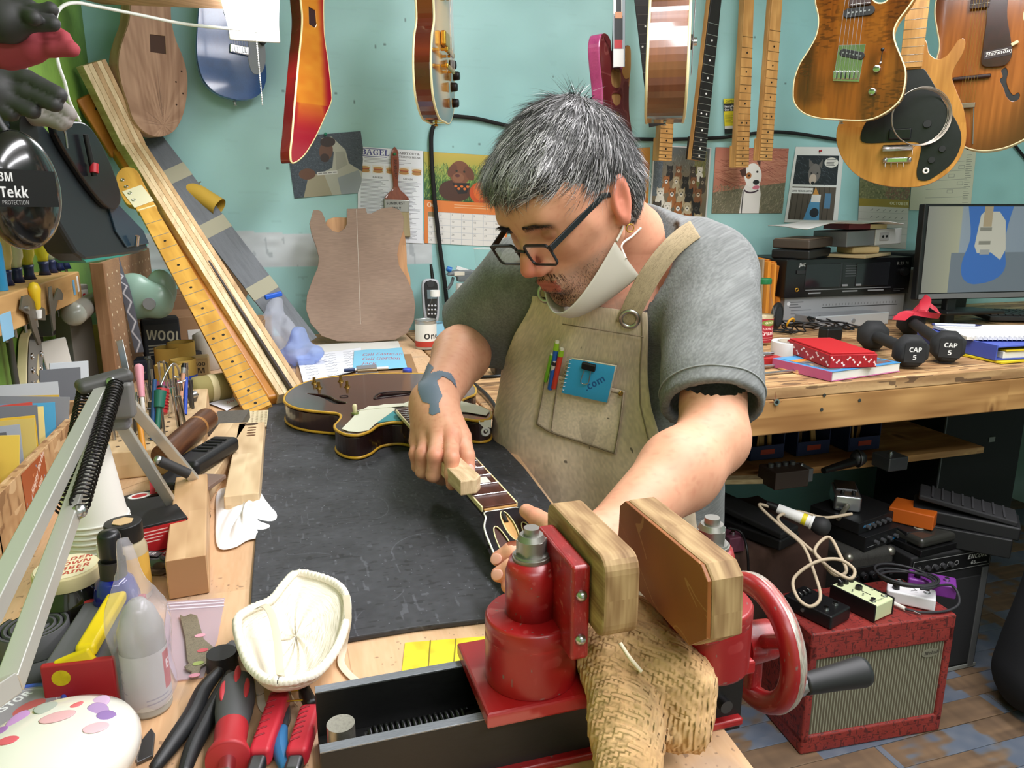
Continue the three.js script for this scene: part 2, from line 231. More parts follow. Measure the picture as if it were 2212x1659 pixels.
// ---------------------------------------------------------------- red guitar vise
{
const red=tmat(dataTex(256,256,(u,v)=>{let c=mix3([132,12,17],[164,18,23],noise2(u*6,v*6,6,71));const w=noise2(u*26,v*26,26,72);if(w>.80)c=mix3(c,[206,176,160],.5*noise2(u*9,v*9,9,73));if(noise2(u*60,v*60,60,74)>.93)c=[120,90,84];return c;}),.38,{clearcoat:.4,clearcoatRoughness:.3});
const blk=tmat(blotTex([0x0b0b0c,0x121213,0x1b1b1c],{f:9,seed:75}),.42),edge=tmat(blotTex([0x85898f,0xa8adb4,0x6c6f75],{f:12,seed:76}),.4,{metalness:.8});
const padW=tmat(woodTex(0xb89a6e,0x7d6440,{seed:21,fx:20,fy:4,contrast:.8}),.7),leather=tmat(dataTex(256,256,(u,v)=>{let c=mix3([150,88,34],[118,62,24],noise2(u*5,v*5,5,77));const s=abs_(noise2(u*9+v*5,v*3,0,78)-.5);if(s<.012)c=mix3(c,[190,150,110],.5);return c;}),.45);
const t=thing('bench_vise','red two post guitar vise with wooden jaw pads and black rail','vise',{pos:[.17,BEN,-.485]});
const O=V(.17,BEN,-.485),L=(x,y,z)=>[x-O.x,y-O.y,z-O.z];
// rails
for(const[z,n]of[[-.455,'rail'],[-.522,'rail']]){const r=pt(t,n,box(.334,.058,.008,.001),blk,L(.170,.971,z));pt(r,'worn_edge',box(.334,.0012,.0082,.0003,1),edge,[0,.0292,0]);}
pt(t,'channel_floor',box(.334,.008,.06,.001),blk,L(.170,.946+.012,-.4885));
pt(t,'base_plate',box(.30,.007,.088,.002),red,L(.185,.9535,-.4885));
pt(t,'end_pin',cyl(.010,.010,.052,24),tmat(blotTex([0x9a978c,0xb9b6aa,0x7d7a70],{f:7,seed:80}),.35,{metalness:.8}),L(.019,.974,-.478));
{// lead screw: helix thread on a rod
const pts=[];for(let i=0;i<=16*18;i++){const a=i/16*6.2832;pts.push(V(.040+i/288*.075,.975+.0075*cos_(a),-.487+.0075*sin_(a)).sub(O));}
const s=pt(t,'lead_screw',rod(L(.036,.975,-.487),L(.31,.975,-.487),.0065),mat(0x3a3a3c,.35,.9));pt(s,'thread',new THREE.TubeGeometry(crv(pts),640,.0019,5),mat(0x343436,.35,.9));
}
// sliding plate with the first post
const plate=[[.118,.522+.012],[.222,.522+.012],[.222,.440],[.118,.440]].map(([x,z])=>[x-O.x,z+O.z]);
pt(t,'slide_plate',tr(ext(plate,.012,{bevel:.002}),0,1.012-O.y,0,-PI_/2),red);
const nutM=mat(0x9c9a94,.42,.9),post=(x,z,n)=>{
pt(t,'post_base',lathe([[0,0],[.0345,0],[.035,.002],[.035,.037],[.034,.039],[.035,.041],[.035,.051],[.0325,.054],[0,.054]],48),red,L(x,1.011,z));
pt(t,'post',lathe([[0,0],[.0195,0],[.0195,.034],[.0165,.044],[0,.044]],40),red,L(x,1.064,z));
const w=pt(t,'washer',cyl(.0142,.0142,.003,32),nutM,L(x,1.1095,z));const nut=pt(t,'nut',cyl(.0115,.0115,.012,6),nutM,L(x,1.1175,z),[0,.4,0]);
pt(nut,'nut_crown',cyl(.0085,.0105,.004,24),nutM,[0,.008,0]);pt(nut,'bolt_end',cyl(.0058,.006,.006,20),nutM,[0,.012,0]);pt(nut,'flange',cyl(.0128,.0138,.003,32),nutM,[0,-.0065,0]);return w;};
post(.163,-.478);post(.300,-.455);
// jaw carriers and wooden pads
const jaw=(xp,zp,xa,th,zc,len,flip)=>{
pt(t,'jaw_plate',box(.014,.072,len*.66,.003),red,L(xp,1.088,zc));
for(const dy of[.028,-.014])pt(t,'plate_screw',tr(ball(.0042,12),0,0,0),steel,L(xp,1.080+dy*.8,zc+len*.33));
};
jaw(.1815,0,0,0,-.462,.11,1);
jaw(.281,0,0,0,-.45,.11,-1);
const padShape=(len,h)=>{const a=len/2;return[...rrect(-a,-h/2,a,h/2,.012,5)];};
pt(t,'jaw_pad',buv(tr(ext(padShape(.112,.060),.026,{bevel:.002}),0,0,0,0,PI_/2),.12,2),padW,L(.2155,1.106,-.462));
pt(t,'jaw_pad',buv(tr(ext([[-.07,-.016],[-.067,.024],[-.058,.0315],[.055,.0315],[.064,.024],[.066,-.022],[.058,-.031],[-.05,-.033]],.024,{bevel:.002}),0,0,0,0,PI_/2),.12,2),padW,L(.2735,1.105,-.441));
pt(t,'leather_face',buv(tr(ext([[.0695,-.0155],[.0665,.0235],[.0575,.031],[-.0545,.031],[-.0635,.0235],[-.0655,-.0215],[-.0575,-.0305],[.0495,-.0325]],.003,{bevel:.0005}),0,0,0,0,-PI_/2),.15,2),leather,L(.2465,1.105,-.441),null,'brown leather jaw face');
// fixed end casting, wheel and crank
const pl2=[[.246,.534],[.338,.534],[.338,.440],[.246,.440]].map(([x,z])=>[x-O.x,z+O.z]);
pt(t,'fixed_plate',tr(ext(pl2,.012,{bevel:.002}),0,1.012-O.y,0,-PI_/2),red);
pt(t,'bearing_hub',lathe([[.028,0],[.020,.010],[.0165,.022],[.0165,.036],[0,.036]].map(([r,y])=>[r,y]),32),red,L(.330,.994,-.487),[0,0,-PI_/2]);
pt(t,'rail_bolt',cyl(.0055,.0055,.008,20),darkSteel,L(.317,.972,-.447),[PI_/2,0,0]);
{const c=V(.372,.994,-.487),w=pt(t,'hand_wheel',torus(.050,.0095,64,16),red,L(c.x,c.y,c.z),[0,PI_/2,0]);
pt(w,'wheel_hub',tr(cyl(.017,.019,.03,32),0,0,0,PI_/2),red);for(let k=0;k<3;k++){const a=k*2.094+.5;pt(w,'spoke',bar([.01*cos_(a),.01*sin_(a),0],[.047*cos_(a),.047*sin_(a),0],.012,.014,V(0,0,1),.004),red);}
pt(w,'worn_rim',torus(.0512,.0088,64,12),tmat(blotTex([0xa39a90,0xc2bab0,0xa82020],{f:10,seed:84,own:true}),.4,{metalness:.5}),[0,0,.0022]);
const hz=-.445,hy=.976;pt(t,'handle_nut',cyl(.009,.009,.010,6),steel,L(.385,hy,hz),[0,0,PI_/2]);
pt(t,'crank_handle',lathe([[0,0],[.0085,0],[.009,.004],[.0105,.03],[.0128,.058],[.012,.062],[0,.063]],28),mat(0x1b1c1e,.5),L(.390,hy,hz),[0,0,-PI_/2],'black plastic handle');
}
}
// ---------------------------------------------------------------- signed distances and their meshes
const smin=(a,b,k)=>{const h=max_(k-abs_(a-b),0)/k;return min_(a,b)-h*h*k*.25;};
const smax=(a,b,k)=>-smin(-a,-b,k);
function capsule(a,b,ra,rb=ra){// tapered
const bx=b.x-a.x,by=b.y-a.y,bz=b.z-a.z,L2=bx*bx+by*by+bz*bz||1e-9;
const f=(x,y,z)=>{const px=x-a.x,py=y-a.y,pz=z-a.z,t=min_(1,max_(0,(px*bx+py*by+pz*bz)/L2)),dx=px-bx*t,dy=py-by*t,dz=pz-bz*t;return sqrt_(dx*dx+dy*dy+dz*dz)-(ra+(rb-ra)*t);};
f.c=a.clone().add(b).ms(.5);f.r=sqrt_(L2)/2+max_(ra,rb);return f;
}
const ellip=(c,rx,ry,rz)=>(x,y,z)=>{const px=(x-c[0])/rx,py=(y-c[1])/ry,pz=(z-c[2])/rz,k0=sqrt_(px*px+py*py+pz*pz),qx=px/rx,qy=py/ry,qz=pz/rz,k1=sqrt_(qx*qx+qy*qy+qz*qz)||1e-9;return k0*(k0-1)/k1;};
const blend=(list,k)=>(x,y,z)=>{let d=list[0](x,y,z);for(let i=1;i<list.length;i++)d=smin(d,list[i](x,y,z),k);return d;};
const near=(c,r,f)=>(x,y,z)=>{const dx=x-c.x,dy=y-c.y,dz=z-c.z,q=sqrt_(dx*dx+dy*dy+dz*dz)-r;return q>.05?q:f(x,y,z);};
const gradOf=(f,x,y,z,e=.0012)=>V(f(x+e,y,z)-f(x-e,y,z),f(x,y+e,z)-f(x,y-e,z),f(x,y,z+e)-f(x,y,z-e)).nz();
function netMesh(f,lo,hi,h,color){// naive surface nets, blocks far from the surface skipped
const n=[0,1,2].map((k)=>ceil_((hi.getComponent(k)-lo.getComponent(k))/h)+1),[nx,ny,nz]=n,B=6,val=new Float32Array(nx*ny*nz).fill(NaN),id=(i,j,k)=>i+nx*(j+ny*k);
for(let k=0;k<nz;k+=B)for(let j=0;j<ny;j+=B)for(let i=0;i<nx;i+=B){
const d=f(lo.x+(i+B/2)*h,lo.y+(j+B/2)*h,lo.z+(k+B/2)*h),far=abs_(d)>h*B*1.25;
for(let c=k;c<min_(k+B,nz);c++)for(let b=j;b<min_(j+B,ny);b++)for(let a=i;a<min_(i+B,nx);a++)val[id(a,b,c)]=far?d:f(lo.x+a*h,lo.y+b*h,lo.z+c*h);
}
const vert=new Int32Array(nx*ny*nz).fill(-1),pos=[],idx=[],corner=[[0,0,0],[1,0,0],[0,1,0],[1,1,0],[0,0,1],[1,0,1],[0,1,1],[1,1,1]],edges=[[0,1],[2,3],[4,5],[6,7],[0,2],[1,3],[4,6],[5,7],[0,4],[1,5],[2,6],[3,7]];
for(let k=0;k<nz-1;k++)for(let j=0;j<ny-1;j++)for(let i=0;i<nx-1;i++){
const v=corner.map(([a,b,c])=>val[id(i+a,j+b,k+c)]);let m=0;for(let q=0;q<8;q++)if(v[q]<0)m|=1<<q;if(m===0||m===255)continue;
let x=0,y=0,z=0,c=0;for(const[a,b]of edges)if((v[a]<0)!==(v[b]<0)){const t=v[a]/(v[a]-v[b]);x+=mix(corner[a][0],corner[b][0],t);y+=mix(corner[a][1],corner[b][1],t);z+=mix(corner[a][2],corner[b][2],t);c++;}
vert[id(i,j,k)]=pos.length/3;pos.push(lo.x+(i+x/c)*h,lo.y+(j+y/c)*h,lo.z+(k+z/c)*h);
}
const quad=(a,b,c,d,flip)=>{if(a<0||b<0||c<0||d<0)return;if(flip)idx.push(a,c,b,a,d,c);else idx.push(a,b,c,a,c,d);};
for(let k=1;k<nz-1;k++)for(let j=1;j<ny-1;j++)for(let i=1;i<nx-1;i++){
const s=val[id(i,j,k)]<0;
if(s!==val[id(i+1,j,k)]<0)quad(vert[id(i,j-1,k-1)],vert[id(i,j,k-1)],vert[id(i,j,k)],vert[id(i,j-1,k)],!s);
if(s!==val[id(i,j+1,k)]<0)quad(vert[id(i-1,j,k-1)],vert[id(i-1,j,k)],vert[id(i,j,k)],vert[id(i,j,k-1)],!s);
if(s!==val[id(i,j,k+1)]<0)quad(vert[id(i-1,j-1,k)],vert[id(i,j-1,k)],vert[id(i,j,k)],vert[id(i-1,j,k)],!s);
}
const g=new THREE.BufferGeometry(),P=new Float32Array(pos),N=new Float32Array(pos.length),C=color&&new Float32Array(pos.length);
for(let i=0;i<P.length;i+=3){const q=gradOf(f,P[i],P[i+1],P[i+2],h*.4);N[i]=q.x;N[i+1]=q.y;N[i+2]=q.z;if(C){const c=color(P[i],P[i+1],P[i+2],q);C[i]=c[0];C[i+1]=c[1];C[i+2]=c[2];}}
g.setAttribute('position',new THREE.BufferAttribute(P,3));g.setAttribute('normal',new THREE.BufferAttribute(N,3));if(C)g.setAttribute('color',new THREE.BufferAttribute(C,3));g.setIndex(idx);return g;
}
const lin=(c)=>c.map((v)=>pow_(v/255,2.2));
function cast(f,o,d,off=0,far=3){let t=0;for(let i=0;i<90;i++){const s=f(o.x+d.x*t,o.y+d.y*t,o.z+d.z*t)-off;if(s<.0003)break;t+=s*.8;if(t>far)return null;}return o.clone().as(d,t);}
// open surface grid with thickness from rows of points
function sheet(rows,thick,nrm){
const nu=rows.length,nv=rows[0].length,pos=[],uv=[],idx=[],top=rows.map((r)=>r),at2=(s,i,j)=>(s*nu+i)*nv+j;
for(let s=0;s<2;s++)for(let i=0;i<nu;i++)for(let j=0;j<nv;j++){const p=top[i][j],n=nrm(p);pos.push(p.x-n.x*thick*s,p.y-n.y*thick*s,p.z-n.z*thick*s);uv.push(j/(nv-1),i/(nu-1));}
for(let i=0;i<nu-1;i++)for(let j=0;j<nv-1;j++){const a=at2(0,i,j),b=at2(0,i,j+1),c=at2(0,i+1,j+1),d=at2(0,i+1,j),A=at2(1,i,j),B=at2(1,i,j+1),C=at2(1,i+1,j+1),D=at2(1,i+1,j);idx.push(a,b,c,a,c,d,A,C,B,A,D,C);}
const rim=[];for(let j=0;j<nv-1;j++)rim.push([[0,j],[0,j+1]],[[nu-1,j+1],[nu-1,j]]);for(let i=0;i<nu-1;i++)rim.push([[i+1,0],[i,0]],[[i,nv-1],[i+1,nv-1]]);
for(const[[i,j],[k,l]]of rim)idx.push(at2(0,i,j),at2(1,i,j),at2(1,k,l),at2(0,i,j),at2(1,k,l),at2(0,k,l));
const g=new THREE.BufferGeometry();g.setAttribute('position',new THREE.Float32BufferAttribute(pos,3));g.setAttribute('uv',new THREE.Float32BufferAttribute(uv,2));g.setIndex(idx);g.computeVertexNormals();return g;
}
// ---------------------------------------------------------------- the luthier
const person=thing('person','person in grey t-shirt, tan apron and glasses bending over the guitar neck','person',{pos:[0,0,0]});
const J={};for(const[k,v]of Object.entries({ShL:[1530,592,1.13],ShR:[1128,612,1.25],ElL:[1542,948,.97],WrL:[1290,1182,.83],ElR:[1018,728,1.34],WrR:[938,872,1.06],hip:[1325,1090,1.39],belly:[1318,950,1.34],chest:[1325,760,1.275],neck:[1358,545,1.165]}))J[k]=at(...v);
const lat=J.ShL.clone().sub(J.ShR).setY(0).nz(),upv=V(0,1,0),front=upv.clone().cross(lat).negate().nz();if(front.dot(camH)>0)front.negate();
const off=(p,l=0,u=0,f=0)=>p.clone().as(lat,l).as(upv,u).as(front,f);
// head frame: F forward, U up, L his left
const hc=at(1236,438,1.05),psi=.84,th=.60,hdir=camH.clone().ms(-cos_(psi)).as(camR,-sin_(psi));
const hF=hdir.clone().ms(cos_(th)).add(V(0,-sin_(th),0)),hL0=camR.clone().ms(cos_(psi)).as(camH,-sin_(psi)),hU0=hF.clone().cross(hL0).nz();if(hU0.y<0)hU0.negate();
const rollH=.05,hL=hL0.clone().ms(cos_(rollH)).as(hU0,sin_(rollH)),hU=hU0.clone().ms(cos_(rollH)).as(hL0,-sin_(rollH));
const HS=1.0,H=(f,u,l)=>hc.clone().as(hF,f*HS).as(hU,u*HS).as(hL,l*HS);
const toH=(x,y,z)=>{const dx=x-hc.x,dy=y-hc.y,dz=z-hc.z;return[(dx*hF.x+dy*hF.y+dz*hF.z)/HS,(dx*hU.x+dy*hU.y+dz*hU.z)/HS,(dx*hL.x+dy*hL.y+dz*hL.z)/HS];};
const hcap=(a,b,ra,rb)=>capsule(V(...a),V(...b),ra,rb);
const headLocal=(()=>{
const skull=ellip([-.008,.040,0],.096,.088,.077),face=ellip([.036,-.022,0],.060,.092,.062),fore=ellip([.045,.045,0],.052,.052,.060);
const soft=[hcap([.078,-.100,-.008],[.078,-.100,.008],.020),hcap([.002,-.052,.052],[.066,-.100,.020],.016),hcap([.002,-.052,-.052],[.066,-.100,-.020],.016),hcap([.068,-.012,.040],[.045,-.006,.058],.016,.012),hcap([.068,-.012,-.040],[.045,-.006,-.058],.016,.012),hcap([.086,.034,-.034],[.086,.034,.034],.011),hcap([.086,-.066,-.012],[.086,-.066,.012],.016)];
const nose=blend([hcap([.094,.022,0],[.121,-.026,0],.0075,.0115),hcap([.112,-.034,.011],[.104,-.034,.014],.0085),hcap([.112,-.034,-.011],[.104,-.034,-.014],.0085)],.008);
const lips=blend([hcap([.1005,-.062,-.016],[.1005,-.062,.016],.0062),hcap([.0985,-.073,-.014],[.0985,-.073,.014],.0068)],.003);
const sockets=[hcap([.106,.012,.032],[.104,.010,.038],.015),hcap([.106,.012,-.032],[.104,.010,-.038],.015)],lids=[hcap([.0815,.010,.031],[.0805,.010,.035],.0122),hcap([.0815,.010,-.031],[.0805,.010,-.035],.0122)];
const ear=(s)=>{const e=ellip([-.012,-.004,s*.081],.018,.033,.010),c=ellip([-.006,-.004,s*.092],.010,.022,.009),l=hcap([-.002,-.032,s*.076],[-.004,-.034,s*.078],.008),r=hcap([-.006,-.010,s*.078],[-.002,-.016,s*.078],.006);return(x,y,z)=>{const a=x+.25*y;return smin(smin(smax(e(a,y,z),-c(a,y,z),.006),l(x,y,z),.006),r(x,y,z),.004);};};
const eL=ear(1),eR=ear(-1);
return(x,y,z)=>{let d=smin(smin(skull(x,y,z),face(x,y,z),.05),fore(x,y,z),.03);for(const s of soft)d=smin(d,s(x,y,z),.022);if(x>.05){for(const s of sockets)d=smax(d,-s(x,y,z),.012);d=smin(d,nose(x,y,z),.010);d=smin(d,lips(x,y,z),.006);for(const l of lids)d=smin(d,l(x,y,z),.0025);}d=smin(d,min_(eL(x,y,z),eR(x,y,z)),.008);return d;};
})();
const headF=near(hc,.2,(x,y,z)=>{const[a,b,c]=toH(x,y,z);return headLocal(a,b,c)*HS;});
const neckF=blend([capsule(H(-.035,-.02,0),off(J.neck,0,.0,-.01),.058,.064),capsule(off(J.neck,0,0,-.01),off(J.neck,0,-.08,-.01),.064,.10)],.03);
const neckCut=capsule(H(-.035,-.02,0),off(J.neck,0,-.05,-.01),.058,.064);
// hands: chains of joints given by pixel and depth
const chain=(pts,r)=>{const q=pts.map((p)=>(p.isVector3?p:at(...p))),l=[];for(let i=0;i<q.length-1;i++)l.push(capsule(q[i],q[i+1],r[i],r[i+1]));return blend(l,.004);};
function hand(palm,fingers,wrist){const pf=blend(palm,.022),c=wrist;return(x,y,z)=>{let d=9;for(const g of fingers)d=min_(d,g(x,y,z));return smin(pf(x,y,z),d,.009);};}
const wr=J.WrR,rHand=(()=>{
const k={i:[978,946,.985],m:[948,944,1.00],r:[922,950,1.025],p:[903,960,1.05]},P=(a)=>at(...a);
const palm=[capsule(wr,P([975,942,1.01]),.026,.016),capsule(wr,P([947,940,1.02]),.026,.017),capsule(wr,P([922,946,1.04]),.025,.016),capsule(wr,P([905,954,1.06]),.023,.014),capsule(P([945,930,1.05]),P([985,948,1.03]),.014,.014)];
const f=[chain([[974,938,1.008],[976,990,.962],[975,1024,.962],[976,1047,.968]],[.0118,.0098,.0088,.0078]),chain([[948,938,1.01],[940,985,.975],[936,1026,.985],[955,1036,1.02]],[.0125,.0105,.0095,.0085]),chain([[924,944,1.03],[914,982,1.0],[912,1018,1.008],[932,1030,1.045]],[.012,.0102,.0092,.008]),chain([[905,952,1.05],[898,980,1.028],[902,1008,1.035],[918,1022,1.06]],[.0108,.0092,.0082,.0074]),chain([[972,900,1.045],[996,945,1.02],[1009,985,1.0],[1013,1016,.995]],[.017,.0138,.0105,.0088])];
return near(at(955,960,1.02),.14,hand(palm,f,wr));
})();
const wl=J.WrL,lHand=(()=>{
const P=(a)=>at(...a),palm=[capsule(wl,P([1200,1186,.80]),.026,.018),capsule(wl,P([1200,1215,.785]),.025,.018),capsule(wl,P([1205,1245,.775]),.024,.016),capsule(wl,P([1225,1165,.825]),.024,.017)];
const f=[chain([[1200,1186,.80],[1150,1176,.772],[1105,1190,.765],[1076,1207,.767]],[.0115,.0096,.0088,.0080]),chain([[1202,1216,.785],[1150,1212,.758],[1105,1226,.748],[1077,1241,.75]],[.0118,.0098,.009,.0080]),chain([[1206,1244,.775],[1158,1248,.75],[1120,1258,.742],[1098,1266,.745]],[.0112,.0092,.0084,.0076]),chain([[1215,1262,.772],[1178,1278,.755],[1150,1288,.75]],[.010,.0084,.0074]),chain([[1240,1160,.835],[1190,1136,.845],[1158,1118,.862],[1137,1104,.88]],[.0165,.0125,.0102,.0088])];
return near(at(1190,1195,.79),.15,hand(palm,f,wl));
})();
const armLine=(s,e,w,r)=>blend([capsule(s,e,r[0],r[1]),capsule(e,e.clone().lerp(w,.32),r[1],r[2]),capsule(e.clone().lerp(w,.32),w,r[2],r[3])],.02);
const armL=armLine(J.ShL,J.ElL,J.WrL,[.056,.043,.0485,.029]),armR=armLine(J.ShR,J.ElR,J.WrR,[.056,.042,.046,.029]);
const torsoF=blend([capsule(off(J.ShR,.02,-.01),off(J.ShL,-.02,-.01),.066,.066),capsule(off(J.chest,.072,.06,-.01),off(J.belly,.072,0,.0),.112,.110),capsule(off(J.chest,-.072,.06,-.01),off(J.belly,-.072,0,.0),.112,.110),capsule(off(J.belly,.075,0,0),off(J.hip,.08,-.04,-.01),.112,.116),capsule(off(J.belly,-.075,0,0),off(J.hip,-.08,-.04,-.01),.112,.116),capsule(off(J.neck,0,-.02,-.02),off(J.chest,0,.07,-.01),.07,.11)],.06);
const skinF=(x,y,z)=>{let d=smin(headF(x,y,z),neckF(x,y,z),.02);d=min_(d,smin(armL(x,y,z),lHand(x,y,z),.016));d=min_(d,smin(armR(x,y,z),rHand(x,y,z),.016));return d;};
const bodyF=(x,y,z)=>min_(skinF(x,y,z),torsoF(x,y,z)+.012);
// skin colour: redder nose, ears and knuckles, grey stubble on jaw and lip
const skinCol=(x,y,z)=>{
let c=[222,166,134];const m=noise3(x*60,y*60,z*60);c=mix3(c,[205,140,112],m*.45);c=mix3(c,[190,116,92],pow_(noise3(x*300,y*300,z*300),4)*.5);
const[a,b,l]=toH(x,y,z);if(hypot_(a,b,l)<.2){c=mix3(c,[210,140,112],.35);c=mix3(c,[206,104,84],.6*sstep(.03,.012,hypot_(a-.118,b+.028,l)));c=mix3(c,[212,112,92],.55*sstep(.074,.084,abs_(l)));const jaw=sstep(-.04,-.06,b)*sstep(.0,.03,a);c=mix3(c,[142,116,102],jaw*(.35+.4*noise3(x*500,y*500,z*500)));if(abs_(b+.067)<.010&&abs_(l)<.021&&a>.095)c=[176,96,82];c=mix3(c,[160,96,80],.35*sstep(.02,.008,hypot_(b-.010,abs_(l)-.033)));}
for(const k of knuck){const d=hypot_(x-k.x,y-k.y,z-k.z);if(d<.02)c=mix3(c,[206,116,96],.5*(1-d/.02));}
return lin(c);
};
const knuck=[[976,990,.962],[976,1047,.962],[940,985,.97],[914,982,1.0],[898,980,1.025],[1013,1014,.99],[1076,1207,.767],[1077,1241,.75],[1098,1266,.745],[1158,1118,.862],[970,945,.99]].map((p)=>at(...p));
const around=(pts,m)=>{const b=new THREE.Box3().setFromPoints(pts);return[b.min.addScalar(-m),b.max.addScalar(m)];};
{
const gs=[];const add=(lo,hi,h)=>gs.push(netMesh(bodyF,lo,hi,h,skinCol));
const bx=(c,r)=>[c.clone().addScalar(-r),c.clone().addScalar(r)];
add(...bx(H(.0,-.01,0),.152),.0026);
{const[lo,hi]=around([J.ElR,J.WrR],.055);add(lo,hi,.0052);}{const[lo,hi]=around([J.ElL,J.WrL],.056);add(lo,hi,.0052);}
{const[lo,hi]=around([[890,950,1.05],[985,900,1.06],[975,1058,.96],[1020,1020,.99],[930,1030,1.05]].map((p)=>at(...p)),.016);add(lo,hi,.0022);}
{const[lo,hi]=around([[1060,1210,.76],[1240,1160,.84],[1077,1245,.745],[1137,1100,.885],[1150,1290,.75],[1230,1200,.8]].map((p)=>at(...p)),.014);add(lo,hi,.0022);}
const g=mergeGeometries(gs);
pt(person,'body',g,mat(0xffffff,.5,0,{vertexColors:true,sheen:.1}));
}
{// nails
const nailM=mat(0xe0a795,.3),nail=(a,b,w,l)=>{const p=at(...a),tip=at(...b),d=tip.clone().sub(p).nz(),n=gradOf(skinF,p.x,p.y,p.z),s=cast(skinF,p.clone().as(n,.02),n.clone().negate(),0,.05);if(!s)return;const x=d.clone().cross(n).nz(),y=n.clone().cross(x).nz(),g=new THREE.SphereGeometry(1,12,8);g.scale(w,l,.0012);g.applyMatrix4(new THREE.Matrix4().makeBasis(x,y,n).setPosition(s));pt(person,'fingernail',g,nailM);};
nail([976,1046,.955],[976,1060,.96],.0055,.0068);nail([1017,1014,.985],[1019,1030,.985],.006,.0075);nail([1070,1208,.757],[1058,1214,.76],.0055,.0065);nail([1072,1242,.74],[1060,1248,.74],.0055,.0065);
}
// ---- clothing
const sleeveL={a:J.ShL,b:J.ShL.clone().lerp(J.ElL,.84),ra:.074,rb:.069},sleeveR={a:off(J.ShR,.0,-.005),b:J.ShR.clone().lerp(J.ElR,.93),ra:.080,rb:.073};
const sleeveF=(s)=>{const d=s.b.clone().sub(s.a).nz(),o=capsule(s.a,s.b.clone().as(d,.08),s.ra,s.rb),inn=capsule(s.b.clone().as(d,-.012),s.b.clone().as(d,.1),s.rb-.013,s.rb-.013);return(x,y,z)=>{const w=(x-s.b.x)*d.x+(y-s.b.y)*d.y+(z-s.b.z)*d.z;return smax(smax(o(x,y,z),w,.006),-inn(x,y,z),.004);};};
const slL=sleeveF(sleeveL),slR=sleeveF(sleeveR);
const folds=(x,y,z)=>{const a=noise3(x*14+y*6,y*10-z*5,z*14),b=noise3(x*30+7,y*9,z*30-y*12),pull=sin_((x*46-y*30+z*20)+4*a);return(a-.5)*.014+(b-.5)*.006+pull*.0022*b;};
const shirtBase=blend([torsoF,capsule(off(J.ShR,.05,.012,-.015),off(J.neck,0,-.03,-.02),.06,.078),capsule(off(J.ShL,-.05,.012,-.015),off(J.neck,0,-.03,-.02),.06,.078),capsule(off(J.neck,0,-.02,-.02),off(J.neck,0,-.06,-.02),.076,.10),capsule(off(J.neck,0,-.02,-.012),off(J.neck,0,-.02,-.012).as(V().copy(H(-.03,-.03,0)).sub(J.neck).nz(),.05),.070,.067)],.035);
const colN=V().copy(H(-.03,-.03,0)).sub(J.neck).nz().ms(.75).as(front,.42).nz();
const colA=J.neck.clone(),colB=H(-.03,-.03,0),colD=colB.clone().sub(colA).nz(),collarO=off(J.neck,0,.020,-.005);
const shirtF=(x,y,z)=>{
const f=folds(x,y,z);let d=shirtBase(x,y,z)-.004-f;const sl=smin(slL(x,y,z),slR(x,y,z),.01)-f*.45;d=smin(d,sl,.035);
const w=(x-collarO.x)*colN.x+(y-collarO.y)*colN.y+(z-collarO.z)*colN.z;if(w>-.12){d=smax(d,-(neckCut(x,y,z)-.0035),.004);d=smax(d,min_(w-.006,.040-neckCut(x,y,z)),.006);}
return max_(d,J.hip.y-.05-y);
};
const shirtTex=dataTex(256,256,(u,v)=>{const g=.86+.2*noise2(u*90,v*90,90,91)+.10*noise2(u*8,v*8,8,92);return[118*g,120*g,119*g];});
const boxUV=(g,s)=>{const p=g.attributes.position,n=g.attributes.normal,uv=new Float32Array(p.count*2);for(let i=0;i<p.count;i++){const q=V(p.getX(i),p.getY(i),p.getZ(i));uv[2*i]=(q.dot(lat)*.9+q.dot(front)*.45)/s;uv[2*i+1]=(q.y+q.dot(front)*.3)/s;}g.setAttribute('uv',new THREE.BufferAttribute(uv,2));return g;};
{const b=new THREE.Box3().setFromPoints([J.ShL,J.ShR,J.hip,J.ElR,J.ElL,J.neck]),g=boxUV(netMesh(shirtF,b.min.addScalar(-.16),b.max.addScalar(.16),.0062),.16);
pt(person,'t_shirt',g,tmat(shirtTex,.92,{bumpMap:bumpTex(120,19),bumpScale:.0004}));
const hem=(s)=>{const d=s.b.clone().sub(s.a).nz(),u1=V(.3,1,.2).cross(d).nz(),v1=d.clone().cross(u1),o=s.b.clone().as(d,-.022),ring=[];for(let i=0;i<40;i++){const a=i/40*6.2832,dir=u1.clone().ms(cos_(a)).as(v1,sin_(a)),q=cast(shirtF,o.clone().as(dir,.1),dir.clone().negate(),.0004,.09);if(q&&q.distanceTo(o)<.082)ring.push(q);}if(ring.length>36)pt(person,'sleeve_seam',tube(ring,.0013,160,5,true),mat(0x8d8f8e,.9));};
hem(sleeveL);hem(sleeveR);
// neck rib
const rib=[];{const u1=lat.clone(),v1=colN.clone().cross(u1).nz(),uu=v1.clone().cross(colN).nz();for(const[w,k]of[[-.012,.0012],[-.002,.004],[.004,.001]]){const row=[];for(let i=0;i<=48;i++){const a=i/48*6.2832,dir=uu.clone().ms(cos_(a)).as(v1,sin_(a)),o=collarO.clone().as(colN,w);const q=cast(neckCut,o.clone().as(dir,.2),dir.clone().negate(),.0065+k,.2);row.push(q||o.clone().as(dir,.07));}rib.push(row);}}
pt(person,'collar',sheet(rib,.003,(p)=>p.clone().sub(collarO).nz()),mat(0x6f716f,.95));
}
